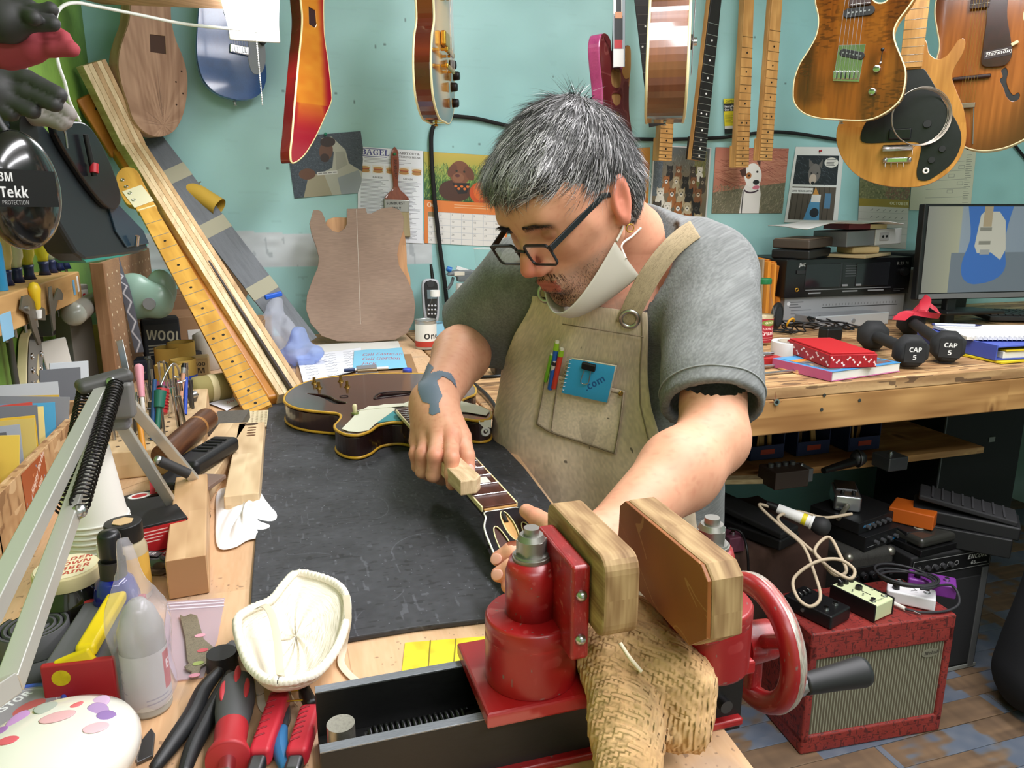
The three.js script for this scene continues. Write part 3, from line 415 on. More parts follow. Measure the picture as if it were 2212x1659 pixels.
{// trousers and shoes, below the bench
const legs=[1,-1].map((s)=>blend([capsule(off(J.hip,.085*s,-.03),off(J.hip,.10*s,-.40,.03).setY(.46),.102,.068),capsule(off(J.hip,.10*s,0,.03).setY(.46),off(J.hip,.11*s,0,-.02).setY(.09),.066,.055)],.03));
const tf=(x,y,z)=>max_(smin(legs[0](x,y,z),legs[1](x,y,z),.03)-(noise3(x*20,y*12,z*20)-.5)*.01,y-J.hip.y-.05);
const b=new THREE.Box3().setFromPoints([J.hip.clone().setY(.03),J.hip.clone().setY(.9)]);b.min.add(V(-.28,0,-.28));b.max.add(V(.28,0,.28));
pt(person,'trousers',boxUV(netMesh(tf,b.min,b.max,.011),.2),mat(0x6d7673,.95));
for(const s of[1,-1]){const a=off(J.hip,.11*s,0,-.05).setY(.05),f=blend([capsule(a,off(a,0,-.005,.10),.045,.042),capsule(off(a,0,-.005,.10),off(a,0,-.015,.17),.042,.034),capsule(a,off(a,0,.05,0),.044,.045)],.03),sf=(x,y,z)=>max_(f(x,y,z),.002-y),[lo,hi]=around([a,off(a,0,0,.2)],.1);pt(person,'shoe',netMesh(sf,lo,hi,.008),mat(0x2a2622,.6));}
}
const apronCol=dataTex(512,512,(u,v)=>{
let g=.93+.12*noise2(u*120,v*120,0,101)+.10*noise2(u*7,v*9,0,102),c=[214,194,170];c=mix3(c,[198,180,160],noise2(u*5,v*5,0,103));c=[c[0]*g,c[1]*g,c[2]*g];
const low=sstep(.72,.35,v),st=noise2(u*26,v*20,0,104)*.6+noise2(u*70,v*55,0,105)*.4;if(st>mix(.92,.66,low))c=mix3(c,[70,62,56],.65);if(noise2(u*12,v*10,0,106)>.72)c=mix3(c,[112,100,88],.5*low);return c;});
const apronM=tmat(apronCol,.9,{bumpMap:bumpTex(150,25),bumpScale:.0003,side:THREE.DoubleSide});
const hang=blend([shirtBase,capsule(off(J.hip,.10,0,.0),off(J.hip,.11,0,.03).setY(.4),.118,.115),capsule(off(J.hip,-.10,0,.0),off(J.hip,-.11,0,.03).setY(.4),.118,.115)],.08);
const apronF=(x,y,z)=>hang(x,y,z)-.020-folds(x*.8,y*.6,z*.8)*.6;
const axisAt=(h)=>{const p=h>J.belly.y?J.belly.clone().lerp(J.chest,clamp((h-J.belly.y)/(J.chest.y-J.belly.y),0,1.6)):J.hip.clone().lerp(J.belly,clamp((h-J.hip.y)/(J.belly.y-J.hip.y),0,1));return p.setY(h);};
const wrap=(h,a,o=0)=>{const c=axisAt(h),d=front.clone().ms(cos_(a)).as(lat,sin_(a));return cast(apronF,c.clone().as(d,.5),d.clone().negate(),o,.5)||c.clone().as(d,.15);};
const hitApron=(px,py,o=0)=>{const d=ray(px,py),L=d.length();return cast(apronF,EYE.clone(),d.ms(1/L),o,2.5);};
const angOf=(p)=>{const c=axisAt(p.y),d=p.clone().sub(c);return atan2_(d.dot(lat),d.dot(front));};
{
const re=[[1398,672],[1399,789],[1407,883],[1432,961],[1470,1040],[1500,1095]].map(([x,y])=>hitApron(x,y)).filter(Boolean).map((p)=>[p.y,angOf(p)]).sort((a,b)=>a[0]-b[0]);
const aR=(h)=>{if(!re.length)return .6;if(h<=re[0][0])return re[0][1];for(let i=0;i<re.length-1;i++)if(h<=re[i+1][0])return mix(re[i][1],re[i+1][1],(h-re[i][0])/(re[i+1][0]-re[i][0]));return re[re.length-1][1];};
const hTopL=(hitApron(1165,640)||V(0,1.18,0)).y,hTopR=(hitApron(1396,676)||V(0,1.16,0)).y,aTopL=angOf(hitApron(1150,650)||V()),aL=(h)=>mix(-1.75,aTopL,sstep(.98,hTopL,h));
const nr=90,nc=70,rows=[];for(let i=0;i<=nr;i++){const row=[];for(let j=0;j<=nc;j++){const f=j/nc,top=mix(hTopL,hTopR,f),h=mix(.45,top,i/nr);row.push(wrap(h,mix(aL(h),aR(h),f)));}rows.push(row);}
const nrm=(p)=>gradOf(apronF,p.x,p.y,p.z,.004),ap=pt(person,'apron',sheet(rows,.0022,nrm),apronM,null,null,'tan canvas apron stained with dark finish');
// hems
const trim=(k,o)=>tube(rows.filter((_,i)=>i%3===0).map((r)=>r[k].clone().as(nrm(r[k]),o)),.0012,120,5);pt(ap,'hem_seam',trim(nc-3,.0006),mat(0x9a8a72,.9));
// pocket: pixels cast onto the apron
const pk=[[1176,801],[1206,812],[1350,845]],pb=[[1157,917],[1190,936],[1329,982]],R_=[];for(let i=0;i<=26;i++){const row=[],f=i/26;for(let j=0;j<=40;j++){const s=j/40,T=(q)=>(s<.22?[mix(q[0][0],q[1][0],s/.22),mix(q[0][1],q[1][1],s/.22)]:[mix(q[1][0],q[2][0],(s-.22)/.78),mix(q[1][1],q[2][1],(s-.22)/.78)]),a=T(pb),b=T(pk),o=.0035+.006*f*sin_(PI_*s);row.push(hitApron(mix(a[0],b[0],f),mix(a[1],b[1],f),o)||V());}R_.push(row);}
const pt2=apronCol.clone();pt2.repeat.set(.45,.3);pt2.offset.set(.2,.5);const pocketM=tmat(pt2,.9);const pkt=pt(ap,'pocket',sheet(R_,.002,nrm),pocketM);const st=mat(0x7d6e58,.9);
const seam=(list,r=.0009)=>pt(ap,'stitching',tube(list.map(([x,y])=>hitApron(x,y,.0075)||V()),r,60,4),st);seam([[1178,806],[1172,850],[1160,914]]);seam([[1205,816],[1198,870],[1190,930]]);seam([[1160,915],[1192,934],[1260,956],[1327,979]],.0016);seam([[1345,850],[1338,915],[1327,978]]);seam([[1208,820],[1270,834],[1346,852]],.0009);seam([[1215,700],[1290,712],[1390,728]],.0008);
const rv=hitApron(1341,850,.009);if(rv){const s=pt(ap,'rivet',ball(.0042,14),brass,rv.toArray());s.scale.set(1,1,.5);}
// grommets and straps
const grom=(px,py)=>{const p=hitApron(px,py,.002);if(!p)return;const n=nrm(p),g=pt(ap,'grommet',torus(.0125,.0036,36,10),mat(0xb5b2aa,.3,1));g.position.copy(p);g.quaternion.setFromUnitVectors(V(0,0,1),n);const h=pt(g,'grommet_hole',cyl(.0105,.0105,.0012,28),mat(0x2c2a27,.9),[0,0,-.0008],[PI_/2,0,0]);};
grom(1360,689);grom(1180,633);
const strapF=(x,y,z)=>min_(shirtF(x,y,z),apronF(x,y,z));const strapM=tmat(blotTex([0x9c8a6c,0xad9b7c,0x8f7e62],{f:12,seed:110}),.9);
const ribbon=(path,w,o,name)=>{const c=path.map(([x,y,dx,dy])=>{const r=[],d=(q)=>ray(x+dx*q,y+dy*q).nz();for(const q of[-1,-.5,0,.5,1])r.push(cast(strapF,EYE.clone(),d(q*w),o,2.5));return r;}).filter((r)=>r.every(Boolean));if(c.length>1){const dense=[];const cols=[0,1,2,3,4].map((k)=>crv(c.map((r)=>r[k])));for(let i=0;i<=30;i++)dense.push(cols.map((q)=>q.getPoint(i/30)));pt(ap,name,sheet(dense,.003,(p)=>gradOf(strapF,p.x,p.y,p.z,.006)),strapM);}};
ribbon([[1352,700,1,.25],[1366,668,1,.3],[1385,630,1,.4],[1412,585,.9,.5],[1446,540,.8,.6],[1478,510,.7,.7],[1502,494,.5,.8]],22,.003,'shoulder_strap');
ribbon([[1176,642,1,0],[1180,618,1,0],[1190,590,1,0]],16,.003,'shoulder_strap');
}
{// tattoo: dark blue figure on the forearm, flat on the skin
const poly=[[903,800],[912,786],[925,783],[938,793],[930,806],[950,800],[975,806],[985,822],[988,838],[976,822],[958,812],[945,822],[950,838],[957,855],[948,872],[952,890],[936,897],[927,893],[930,872],[914,868],[905,848],[903,824]].map(([x,y])=>[x-1,y]);
const inside=(x,y)=>{let c=false;for(let i=0,j=poly.length-1;i<poly.length;j=i++)if((poly[i][1]>y)!==(poly[j][1]>y)&&x<(poly[j][0]-poly[i][0])*(y-poly[i][1])/(poly[j][1]-poly[i][1])+poly[i][0])c=!c;return c;};
const pos=[],idx=[],key=new Map(),vid=(i,j)=>{const k=i*1000+j;if(!key.has(k)){const p=cast(skinF,EYE.clone(),ray(i*1.5,j*1.5).nz(),.0005,2);key.set(k,p?pos.length/3:-1);if(p)pos.push(p.x,p.y,p.z);}return key.get(k);};
for(let i=598;i<664;i++)for(let j=520;j<600;j++)if(inside((i+.5)*1.5,(j+.5)*1.5)){const a=vid(i,j),b=vid(i,j+1),c=vid(i+1,j+1),d=vid(i+1,j);if(a>=0&&b>=0&&c>=0&&d>=0)idx.push(a,b,c,a,c,d);}
if(idx.length){const g=new THREE.BufferGeometry();g.setAttribute('position',new THREE.Float32BufferAttribute(pos,3));g.setIndex(idx);g.computeVertexNormals();pt(person,'tattoo',g,mat(0x62707f,.55),null,null,'grey blue tattoo on the forearm');}
}
{// hair: a cap under thousands of strands
const capF=(()=>{const a=ellip([-.012,.048,0],.104,.094,.084),b=ellip([-.045,.0,0],.070,.085,.080),fr=ellip([.055,.085,0],.045,.030,.062);return(x,y,z)=>{let d=smin(smin(a(x,y,z),b(x,y,z),.03),fr(x,y,z),.03);const face=.064-(y)*.0;const cut=max_(x-.070-max_(0,(y-.055))*2.2,0-1);d=smax(d,cut,.01);const side=smax(x-.012-max_(0,y-.012)*1.5,.0-1,.001);if(y<.06)d=smax(d,max_(side,-(y+.10)),.008);d=smax(d,-(hypot_(x+.006,(y+.012)*.8)-.028+(abs_(z)<.06?1:0)),.006);return smax(d,-(y+.075+max_(0,x+.02)*1.2),.01);};})();
const capW=(x,y,z)=>{const[a,b,c]=toH(x,y,z);return capF(a,b,c)-(noise3(a*90,b*60,c*90)-.5)*.004;};
const hairCol=(x,y,z)=>{const[a,b,c]=toH(x,y,z),n=noise3(a*240,b*60,c*240);return lin(mix3([40,37,36],[104,102,102],n*n));};
const cap=netMesh(capW,hc.clone().addScalar(-.16),hc.clone().addScalar(.17),.0045,hairCol);
const hair=pt(person,'hair',cap,mat(0xffffff,.6,0,{vertexColors:true}),null,null,'short grey streaked hair');
const P=cap.attributes.position,pos=[],nor=[],col=[],rr=mulberry(11),N=15000,whorl=[-.055,.105,.01];
for(let s=0;s<N;s++){
const i=floor_(rr()*P.count),x=P.getX(i),y=P.getY(i),z=P.getZ(i),[a,b,c]=toH(x,y,z),nw=gradOf(capW,x,y,z,.004);if(b<-.06&&a>-.02)continue;
const nl=[nw.dot(hF),nw.dot(hU),nw.dot(hL)];// flow from the whorl at the crown, forward and down
let fl=V(a-whorl[0],b-whorl[1],c-whorl[2]);fl.nz();fl.x+=.5;if(b<.03){fl.set(a<0?-.2:.35,-1,0);}fl.add(V((rr()-.5),(rr()-.5),(rr()-.5)).ms(.7));const nn=V(...nl);fl.as(nn,-fl.dot(nn)).nz();
const tuft=hypot_(a-whorl[0]+.01,b-whorl[1],c-whorl[2])<.022,len=tuft?.028+rr()*.016:b<.0?.010+rr()*.012:.022+rr()*.02,lift=tuft?.6:.15+.30*rr(),w=.00038+rr()*.00042;
const g0=rr(),frontness=sstep(-.02,.07,a),grey=g0<.10+.16*frontness?190+rr()*50:g0<.45+.3*frontness?105+rr()*55:38+rr()*40,cc=lin([grey,grey*.98,grey*.985]);
const side=fl.clone().cross(nn).nz(),q=[];for(let k=0;k<=3;k++){const t=k/3,p=V(a,b,c).as(nn,-.001+len*lift*(t-.55*t*t*(tuft?.3:1.4))).as(fl,len*t*(tuft?.8:1));q.push(H(p.x,p.y,p.z));}
const sw=hF.clone().ms(side.x).as(hU,side.y).as(hL,side.z);
for(let k=0;k<3;k++){const w0=w*(1-k/3.2),w1=w*(1-(k+1)/3.2),A=q[k].clone().as(sw,w0),B=q[k].clone().as(sw,-w0),C=q[k+1].clone().as(sw,-w1),D=q[k+1].clone().as(sw,w1);for(const v of[A,B,C,A,C,D]){pos.push(v.x,v.y,v.z);nor.push(nw.x,nw.y,nw.z);col.push(...cc);}}
}
const strands=(name,parent)=>{const g=new THREE.BufferGeometry();g.setAttribute('position',new THREE.Float32BufferAttribute(pos,3));g.setAttribute('normal',new THREE.Float32BufferAttribute(nor,3));g.setAttribute('color',new THREE.Float32BufferAttribute(col,3));const m=pt(parent,name,g,mat(0xffffff,.5,0,{vertexColors:true,side:THREE.DoubleSide}));m.userData.kind='stuff';return m;};
strands('hair_strands',hair);
// beard, moustache and eyebrows
pos.length=0;nor.length=0;col.length=0;
const spot=(a,b,c,dirx,len,greyP,w=.00022)=>{const o=H(a+.05,b-.005,c),d=hF.clone().negate();const p=cast(headF,o,d,0,.2);if(!p)return;const n=gradOf(headF,p.x,p.y,p.z),f=hF.clone().ms(dirx[0]).as(hU,dirx[1]).as(hL,dirx[2]).as(n,.45).add(V(rr()-.5,rr()-.5,rr()-.5).ms(.5)).nz(),s=f.clone().cross(n).nz(),e=p.clone().as(f,len),g=rr()<greyP?190+rr()*50:95+rr()*60,cc=lin([g,g*.95,g*.9]);for(const v of[p.clone().as(s,w),p.clone().as(s,-w),e]){pos.push(v.x,v.y,v.z);nor.push(n.x,n.y,n.z);col.push(...cc);}};
for(let i=0;i<260;i++){const l=(rr()-.5)*.058;spot(.1,-.050+rr()*.010-abs_(l)*.25,l,[.2,-1,sign_(l)*.6],.0035+rr()*.004,.45);}
for(let i=0;i<2600;i++){const l=(rr()+rr()+rr()-1.5)*.05;spot(.08,-.088+(rr()+rr()-1)*.022+abs_(l)*.4,l,[.1,-1,0],.0015+rr()*.002,.6,.00014);}
for(let i=0;i<700;i++){const l=(rr()<.5?1:-1)*(.012+rr()*.038);spot(.1,.034+(rr()-.5)*.009-max_(0,abs_(l)-.035)*.5,l,[.1,.2,sign_(l)],.008+rr()*.004,.0,.0004);}
strands('beard',person);
}
{// glasses: frame, lenses, temples
const g=new THREE.Group();g.name='eyeglasses';g.userData.label='black rectangular eyeglasses';g.position.copy(H(.118,-.004,0));g.quaternion.setFromRotationMatrix(new THREE.Matrix4().makeBasis(hL,hU,hF));person.add(g);
g.rotateX(.06);const fr=mat(0x16181c,.35),rim=(s)=>{const o=rrect(s*.034-.026,-.018,s*.034+.026,.017,.009,6),i=rrect(s*.034-.0235,-.0158,s*.034+.0235,.0135,.0075,6);pt(g,'rim',ext(o,.0035,{holes:[i],bevel:.0006}),fr);pt(g,'lens',ext(rrect(s*.034-.0236,-.016,s*.034+.0236,.0136,.0075,6),.0012),mat(0xffffff,.02,0,{transmission:1,thickness:0,ior:1.3}),[0,0,-.001]);};
rim(1);rim(-1);pt(g,'bridge',tube([[-.009,.006,0],[0,.009,.002],[.009,.006,0]],.002,16),fr);
for(const s of[1,-1])pt(g,'temple',merge([bar([s*.060,.010,-.002],[s*.079,.014,-.105],.003,.0085,V(0,1,0)),bar([s*.079,.014,-.105],[s*.078,-.006,-.135],.003,.007,V(0,1,0)),bar([s*.058,.010,-.001],[s*.062,.010,-.003],.003,.010,V(0,1,0))]),fr);
}
{// earring, and the dust mask pulled down under the chin
const e=pt(person,'earring',torus(.0055,.0008,24,6),gold);e.position.copy(H(-.002,-.047,.083));e.quaternion.setFromRotationMatrix(new THREE.Matrix4().makeBasis(hF,hU,hL));
const rows=[];for(let i=0;i<=16;i++){const v=i/16,row=[];for(let j=0;j<=40;j++){const u=j/40*2-1,au=abs_(u),w=(1-pow_(au,3));const lo=[.036,-.152+.030*au],hi=[.108-.092*au*au,-.106+.058*pow_(au,2)];const f=mix(hi[0],lo[0]-.02*au*0-.04*au*au,v)+.012*sin_(PI_*v)*w,b=mix(hi[1],lo[1],v)-.004*sin_(3.1*v);row.push(H(f+.007,b-.003,u*mix(.072,.067,v)));}rows.push(row);}
const mk=pt(person,'dust_mask',sheet(rows,.0025,(p)=>p.clone().sub(H(.03,-.10,0)).nz()),mat(0xd9d3c6,.9,0,{side:THREE.DoubleSide}),null,null,'white dust mask pulled down under the chin');
const cling=(p)=>{for(let k=0;k<6;k++){const d=skinF(p.x,p.y,p.z)-.0022;p.as(gradOf(skinF,p.x,p.y,p.z),-d);}return p;};
pt(mk,'elastic_strap',tube([H(.020,-.052,.072),cling(H(.004,-.046,.07)),cling(H(-.012,-.042,.068)),cling(H(-.03,-.04,.066)),cling(H(-.05,-.04,.06))],.0018,30,6),mat(0xe6e0d4,.9));
pt(mk,'elastic_strap',tube([H(.016,-.085,.07),cling(H(-.005,-.085,.064)),cling(H(-.03,-.085,.062)),cling(H(-.05,-.08,.056))],.0018,30,6),mat(0xe6e0d4,.9));
}
// ---------------------------------------------------------------- guitars
const CEIL=2.69;
const loopTube=(pts,z,r,seg=200,n=6)=>tube(pts.map((p)=>[p[0],p[1],z]),r,seg,n,true);
const areaSign=(pts)=>{let a=0;for(let i=0;i<pts.length;i++){const p=pts[i],q=pts[(i+1)%pts.length];a+=p[0]*q[1]-q[0]*p[1];}return sign_(a);};
const ccw=(pts)=>(areaSign(pts)<0?[...pts].reverse():pts);
const grow=(pts,d)=>{const q=ccw(pts),n=q.length;return q.map((p,i)=>{const a=q[(i+n-1)%n],b=q[(i+1)%n],tx=b[0]-a[0],ty=b[1]-a[1],L=hypot_(tx,ty)||1;return[p[0]+ty/L*d,p[1]-tx/L*d];});};
// a body from a face outline: slab, face plate, bindings
function bodyFrom(g,pts,th,face,side,{bind,bindBack,r=.0022,holes=[],grain=1,size=.3,bevel=.003,faceUV}={}){
const p=ccw(pts),b=pt(g,'body',buv(ext(p,th-.0035,{bevel,bs:3,z:-.0035}),size,grain),side);
const fg=ext(grow(p,-.0005),.0035,{bevel:.0012,holes});const bb=bb2(p);pt(g,'face',faceUV?puv(fg,...bb):buv(fg,size,grain),face);
if(bind)pt(g,'binding',loopTube(grow(p,-r*.35),-r*.8,r),bind);if(bindBack)pt(g,'binding',loopTube(grow(p,-r*.35),-th+r*.8,r),bindBack);return p;
}
const hangBy=(g,fr,x,y,z=-.02)=>{const w=fr.o.clone().as(fr.x,x).as(fr.y,y).as(fr.n,z),up=CEIL-w.y,a=V(x,y,z),b=V(up*fr.x.y+x,up*fr.y.y+y,up*fr.n.y+z);pt(g,'hanging_wire',rod(a,b,.0016),mat(0x333333,.5,.8));};
const fretPos=(n,s=.6477)=>s*(1-pow_(2,-n/12));
const cream=mat(0xe8d9a8,.4),pearl=mat(0xe9e6dc,.25);
const gloss=(map,rough=.22)=>tmat(map,rough,{clearcoat:.8,clearcoatRoughness:.08});
{// ---- hollow body guitar lying on the mat
const topY=1.001,O=onY(830,862,topY),fr=new Frame(O,V(1,0,0),V(0,0,-1)),t=thing('hollow_body_guitar','dark brown double cutaway hollow body guitar lying on the black mat with masking tape','guitar',{frame:fr});
const raw=[[614.6,857],[626.5,842],[653,828],[685,818.5],[738,812],[812,806.5],[892,806],[955,808],[992.6,814.5],[1019,828],[1028,841],[1024,851.6],[1008,858],[996,866],[1008,871],[1035,877],[1056,886],[1061,895],[1054,904],[1035,907],[1000,903],[960,904],[930,912],[900,916],[868,911],[846.7,911],[820,916],[796,931],[772,938],[748.5,936.5],[727,927],[723,918],[732.6,907],[736.6,896.7],[727,891],[706,889],[666,885],[634.5,878],[616,867.5]];
const out=ccw(smooth2(fr.pts(raw),150)),burst=dataTex(256,256,(u,v)=>{let c=mix3([58,20,20],[38,14,16],noise2(u*5,v*5,0,121));c=mix3(c,[78,40,36],.5*noise2(u*30,v*90,0,122));return c;});
const topM=gloss(burst,.25),sideM=gloss(dataTex(128,128,(u,v)=>mix3([52,26,24],[36,18,18],noise2(u*20,v*5,0,123))),.3),bindM=mat(0xc89a2e,.35);
const fh=ccw(smooth2(fr.pts([[663,850],[690,851.5],[712,856],[727,864],[748,870],[741,872.5],[722,871],[706,863],[690,856]]),40)),pk=ccw(fr.pts([[808,861.5],[826,849],[889,846.5],[893,851],[832,859]]));
pt(t,'sides',ext(out,.037,{bevel:.0008,z:-.0065}),sideM);pt(t,'top',puv(ext(grow(out,-.0006),.0065,{bevel:.002,bs:3,holes:[[...fh].reverse(),[...pk].reverse()]}),...bb2(out)),topM,null,null,'dark brown burst top');
pt(t,'f_hole_recess',ext(grow(fh,.001),.0012,{z:-.0062}),black);pt(t,'pickup_cavity',ext(grow(pk,.001),.0012,{z:-.0062}),black);pt(t,'pickup_surround',loopTube(pk,.0005,.0018,60),mat(0x2a1714,.4));
pt(t,'binding',loopTube(out,-.002,.0028,300),bindM,null,null,'yellowed cream binding');pt(t,'binding',loopTube(out,-.041,.0026,300),bindM);
for(const[x,y]of[[679,828],[689,838],[736,824],[750,836]]){const[a,b]=fr.loc(x,y),s=pt(t,'control_post',cyl(.003,.003,.013,14),brass,[a,b,.0065],[PI_/2,0,0]);pt(s,'washer',cyl(.0062,.0066,.0016,20),brass,[0,-.0055,0]);pt(s,'nut',cyl(.0046,.0046,.003,6),brass,[0,-.0035,0]);}
{const[a,b]=fr.loc(767,896),s=pt(t,'toggle_switch',lathe([[0,0],[.0035,0],[.0042,.008],[.0045,.012],[.003,.0155],[0,.0165]],16),mat(0xe9dfb4,.4),[a,b,.004],[PI_/2,0,0]);pt(s,'collar',cyl(.007,.007,.002,20),mat(0x8c9a5a,.4,.6),[0,-.001,0]);}
{const c=fr.loc(743,857);pt(t,'knob_mark',torus(.008,.0006,24,5),mat(0x120a0a,.6),[c[0],c[1],.0008]);}
// masking tape
const tape=mat(0xd8d8c4,.8),teal=mat(0x3f8f95,.6),tp=(l,m,z=.0012,d=.0008)=>pt(t,'masking_tape',ext(ccw(fr.pts(l)),d,{z}),m);
tp([[738,928],[758,908],[770,894],[796,879],[828,877],[856,885],[809.5,918],[796,931],[772,935],[752,933]],tape,.0016);tp([[815,914],[846,889],[858,892],[867,909],[845,910]],teal,.0010);tp([[770,890],[830,876],[872,874],[908,859],[960,860],[985,866],[1036,879],[1058,890],[1050,900],[1010,893],[960,890],[915,885],[870,880],[820,884]],tape,.0026);
{const a=fr.loc(1032,906),b=fr.loc(1058,901),f=[[a[0],-.001],[b[0]-.001,-.001],[b[0]-.002,-.016],[b[0]-.007,-.014],[b[0]-.011,-.024],[b[0]-.016,-.013],[a[0]+.001,-.006]];pt(t,'masking_tape',tr(ext(ccw(f),.0008),0,-.0+min_(a[1],b[1])-.006,0,PI_/2),tape);}
{const[a,b]=fr.loc(1047,905);pt(t,'strap_ring',torus(.0062,.0026,24,10),mat(0xcfcfc8,.4),[a,b-.0045,-.022],[PI_/2,0,0]);}
// neck: own axes in world, then brought into the guitar's frame
const inv=new THREE.Matrix4().makeBasis(fr.x,fr.y,fr.n).setPosition(fr.o).invert(),N=onY(1048,1097,1.008).lerp(onY(1111,1087,1.008),.5),E0=onY(857,886,1.014),ax=N.clone().sub(E0.clone().add(V(.028,0,0))).nz(),sx=ax.clone().cross(V(0,1,0)).nz(),E=E0.clone().as(sx,sx.x>0?.028:-.028);
const D=N.clone().sub(E),LEN=D.length(),Yd=D.clone().nz(),X=Yd.clone().cross(V(0,1,0)).nz(),Zn=X.clone().cross(Yd).nz(),M=new THREE.Matrix4().makeBasis(X,Yd,Zn).setPosition(E).premultiply(inv),put=(name,g,m,lab)=>pt(t,name,g.applyMatrix4(M),m,null,null,lab);
const w0=.028,w1=.0215,rose=tmat(woodTex(0x5a332a,0x32191a,{seed:33,fx:40,fy:3}),.4),hw=(y)=>mix(w0,w1,y/LEN);
put('fretboard',buv(ext([[-w0,0],[w0,0],[w1,LEN],[-w1,LEN]],.006,{bevel:.0006,z:.001}),.12),rose);
put('fretboard_binding',merge([bar([-w0-.0008,0,-.002],[-w1-.0008,LEN,-.002],.0022,.0064,V(0,0,1),.0004),bar([w0+.0008,0,-.002],[w1+.0008,LEN,-.002],.0022,.0064,V(0,0,1),.0004)]),cream);
const S=.628,f22=fretPos(22,S);for(let n=1;n<=22;n++){const y=LEN-fretPos(n,S)*LEN/(f22+.006);put('fret',rod([-hw(y),y,.0018],[hw(y),y,.0018],.0011,.0011,6),chrome);}
for(const n of[3,5,7,9,12,15,17,19]){const y=LEN-(fretPos(n,S)+fretPos(n-1,S))/2*LEN/(f22+.006),h=(fretPos(n,S)-fretPos(n-1,S))*.33;put('inlay',box(hw(y)*1.25,h*1.9,.0007,.0002,1).translate(0,y,.0012),pearl);}
put('nut_slot',box(.0425,.004,.004,.0005,1).translate(0,LEN+.002,-.003),mat(0xb98a4e,.6));
{const rows=[];for(let i=0;i<=10;i++){const y=mix(-.01,LEN+.012,i/10),r=hw(clamp(y,0,LEN)),d=mix(.026,.019,i/10),row=[];for(let j=0;j<=14;j++){const a=PI_*j/14;row.push(V(-r*cos_(a),y,-.0045-d*pow_(sin_(a),.8)));}rows.push(row);}put('neck',sheet(rows,.002,(p)=>V(p.x*.3,0,-1).nz().ms(1)),sideM);put('neck_core',box(.040,LEN+.02,.012,.004).translate(0,LEN/2,-.011),sideM);}
put('neck_heel',box(.052,.11,.034,.006).translate(0,.02,-.021),sideM);
// headstock, leaning back
const Hm=new THREE.Matrix4().makeTranslation(0,LEN+.005,-.004).multiply(new THREE.Matrix4().makeRotationX(-.27));const hp=(name,g,m,lab)=>pt(t,name,g.applyMatrix4(Hm).applyMatrix4(M),m,null,null,lab);
const ho=ccw(smooth2([[-.0215,0],[-.0225,.008],[-.030,.026],[-.033,.06],[-.034,.12],[-.036,.165],[-.022,.176],[-.008,.170],[0,.166],[.008,.170],[.022,.176],[.036,.165],[.034,.12],[.033,.06],[.030,.026],[.0225,.008],[.0215,0],[0,-.001]],90));
const el=(x,y,a,b)=>circ(x,y,a,24,b),slots=[el(-.0175,.068,.0072,.040),el(.0175,.068,.0072,.040),el(0,.030,.0068,.027)];
hp('headstock',ext(ho,.013,{bevel:.0008,z:-.0016}),sideM);hp('headstock_veneer',ext(grow(ho,-.0006),.0022,{bevel:.0005,z:.0005,holes:slots.map((q)=>[...q].reverse())}),gloss(blotTex([0x14171b,0x1b2026],{seed:5}),.2),'glossy black headstock face');
hp('headstock_binding',loopTube(ho,-.0004,.0013,160),pearl);for(const q of slots)hp('slot_ring',loopTube(q,.0007,.0008,60,5),cream);
for(const q of slots.slice(0,2))hp('tuner_slot',ext(q,.001,{z:-.0013}),rose);hp('truss_rod_slot',ext(slots[2],.001,{z:-.0013}),tmat(woodTex(0xd9a866,0xb5803f,{seed:8}),.5));hp('truss_rod',rod([0,.004,-.001],[.001,.022,-.001],.0028),black);
for(const s of[-1,1])for(let k=0;k<3;k++)hp('tuner_hole',cyl(.0028,.0028,.001,14).rotateZ(PI_/2).translate(s*.0338,.05+k*.038,-.008),black);
}
{// ---- sanding block under the hand
const p=onY(988,1036,1.016),d=onY(1022,1068,1.01).sub(onY(962,1008,1.012)).nz(),x=V(0,1,0).cross(d).nz(),y=d.clone().cross(x),t=thing('sanding_block','small pale wooden sanding block with pencilled arrow held on the fretboard','sanding block',{frame:new Frame(p.clone().add(V(0,.009,0)),d,y.y>0?x.negate():x)});
pt(t,'block',buv(ext([[-.046,-.015],[.044,-.015],[.054,-.006],[.054,.015],[-.046,.015]],.02,{bevel:.002,z:.009}),.1,0),tmat(woodTex(0xe6cda8,0xc9a377,{seed:44,fx:20,fy:2}),.6));
pt(t,'pencil_arrow',merge([bar([.014,0,.0093],[.03,.0,.0093],.0012,.0004,V(0,0,1),.0001),bar([.03,0,.0093],[.023,.005,.0093],.0012,.0004,V(0,0,1),.0001),bar([.03,0,.0093],[.023,-.005,.0093],.0012,.0004,V(0,0,1),.0001)]),mat(0x333333,.8));
}
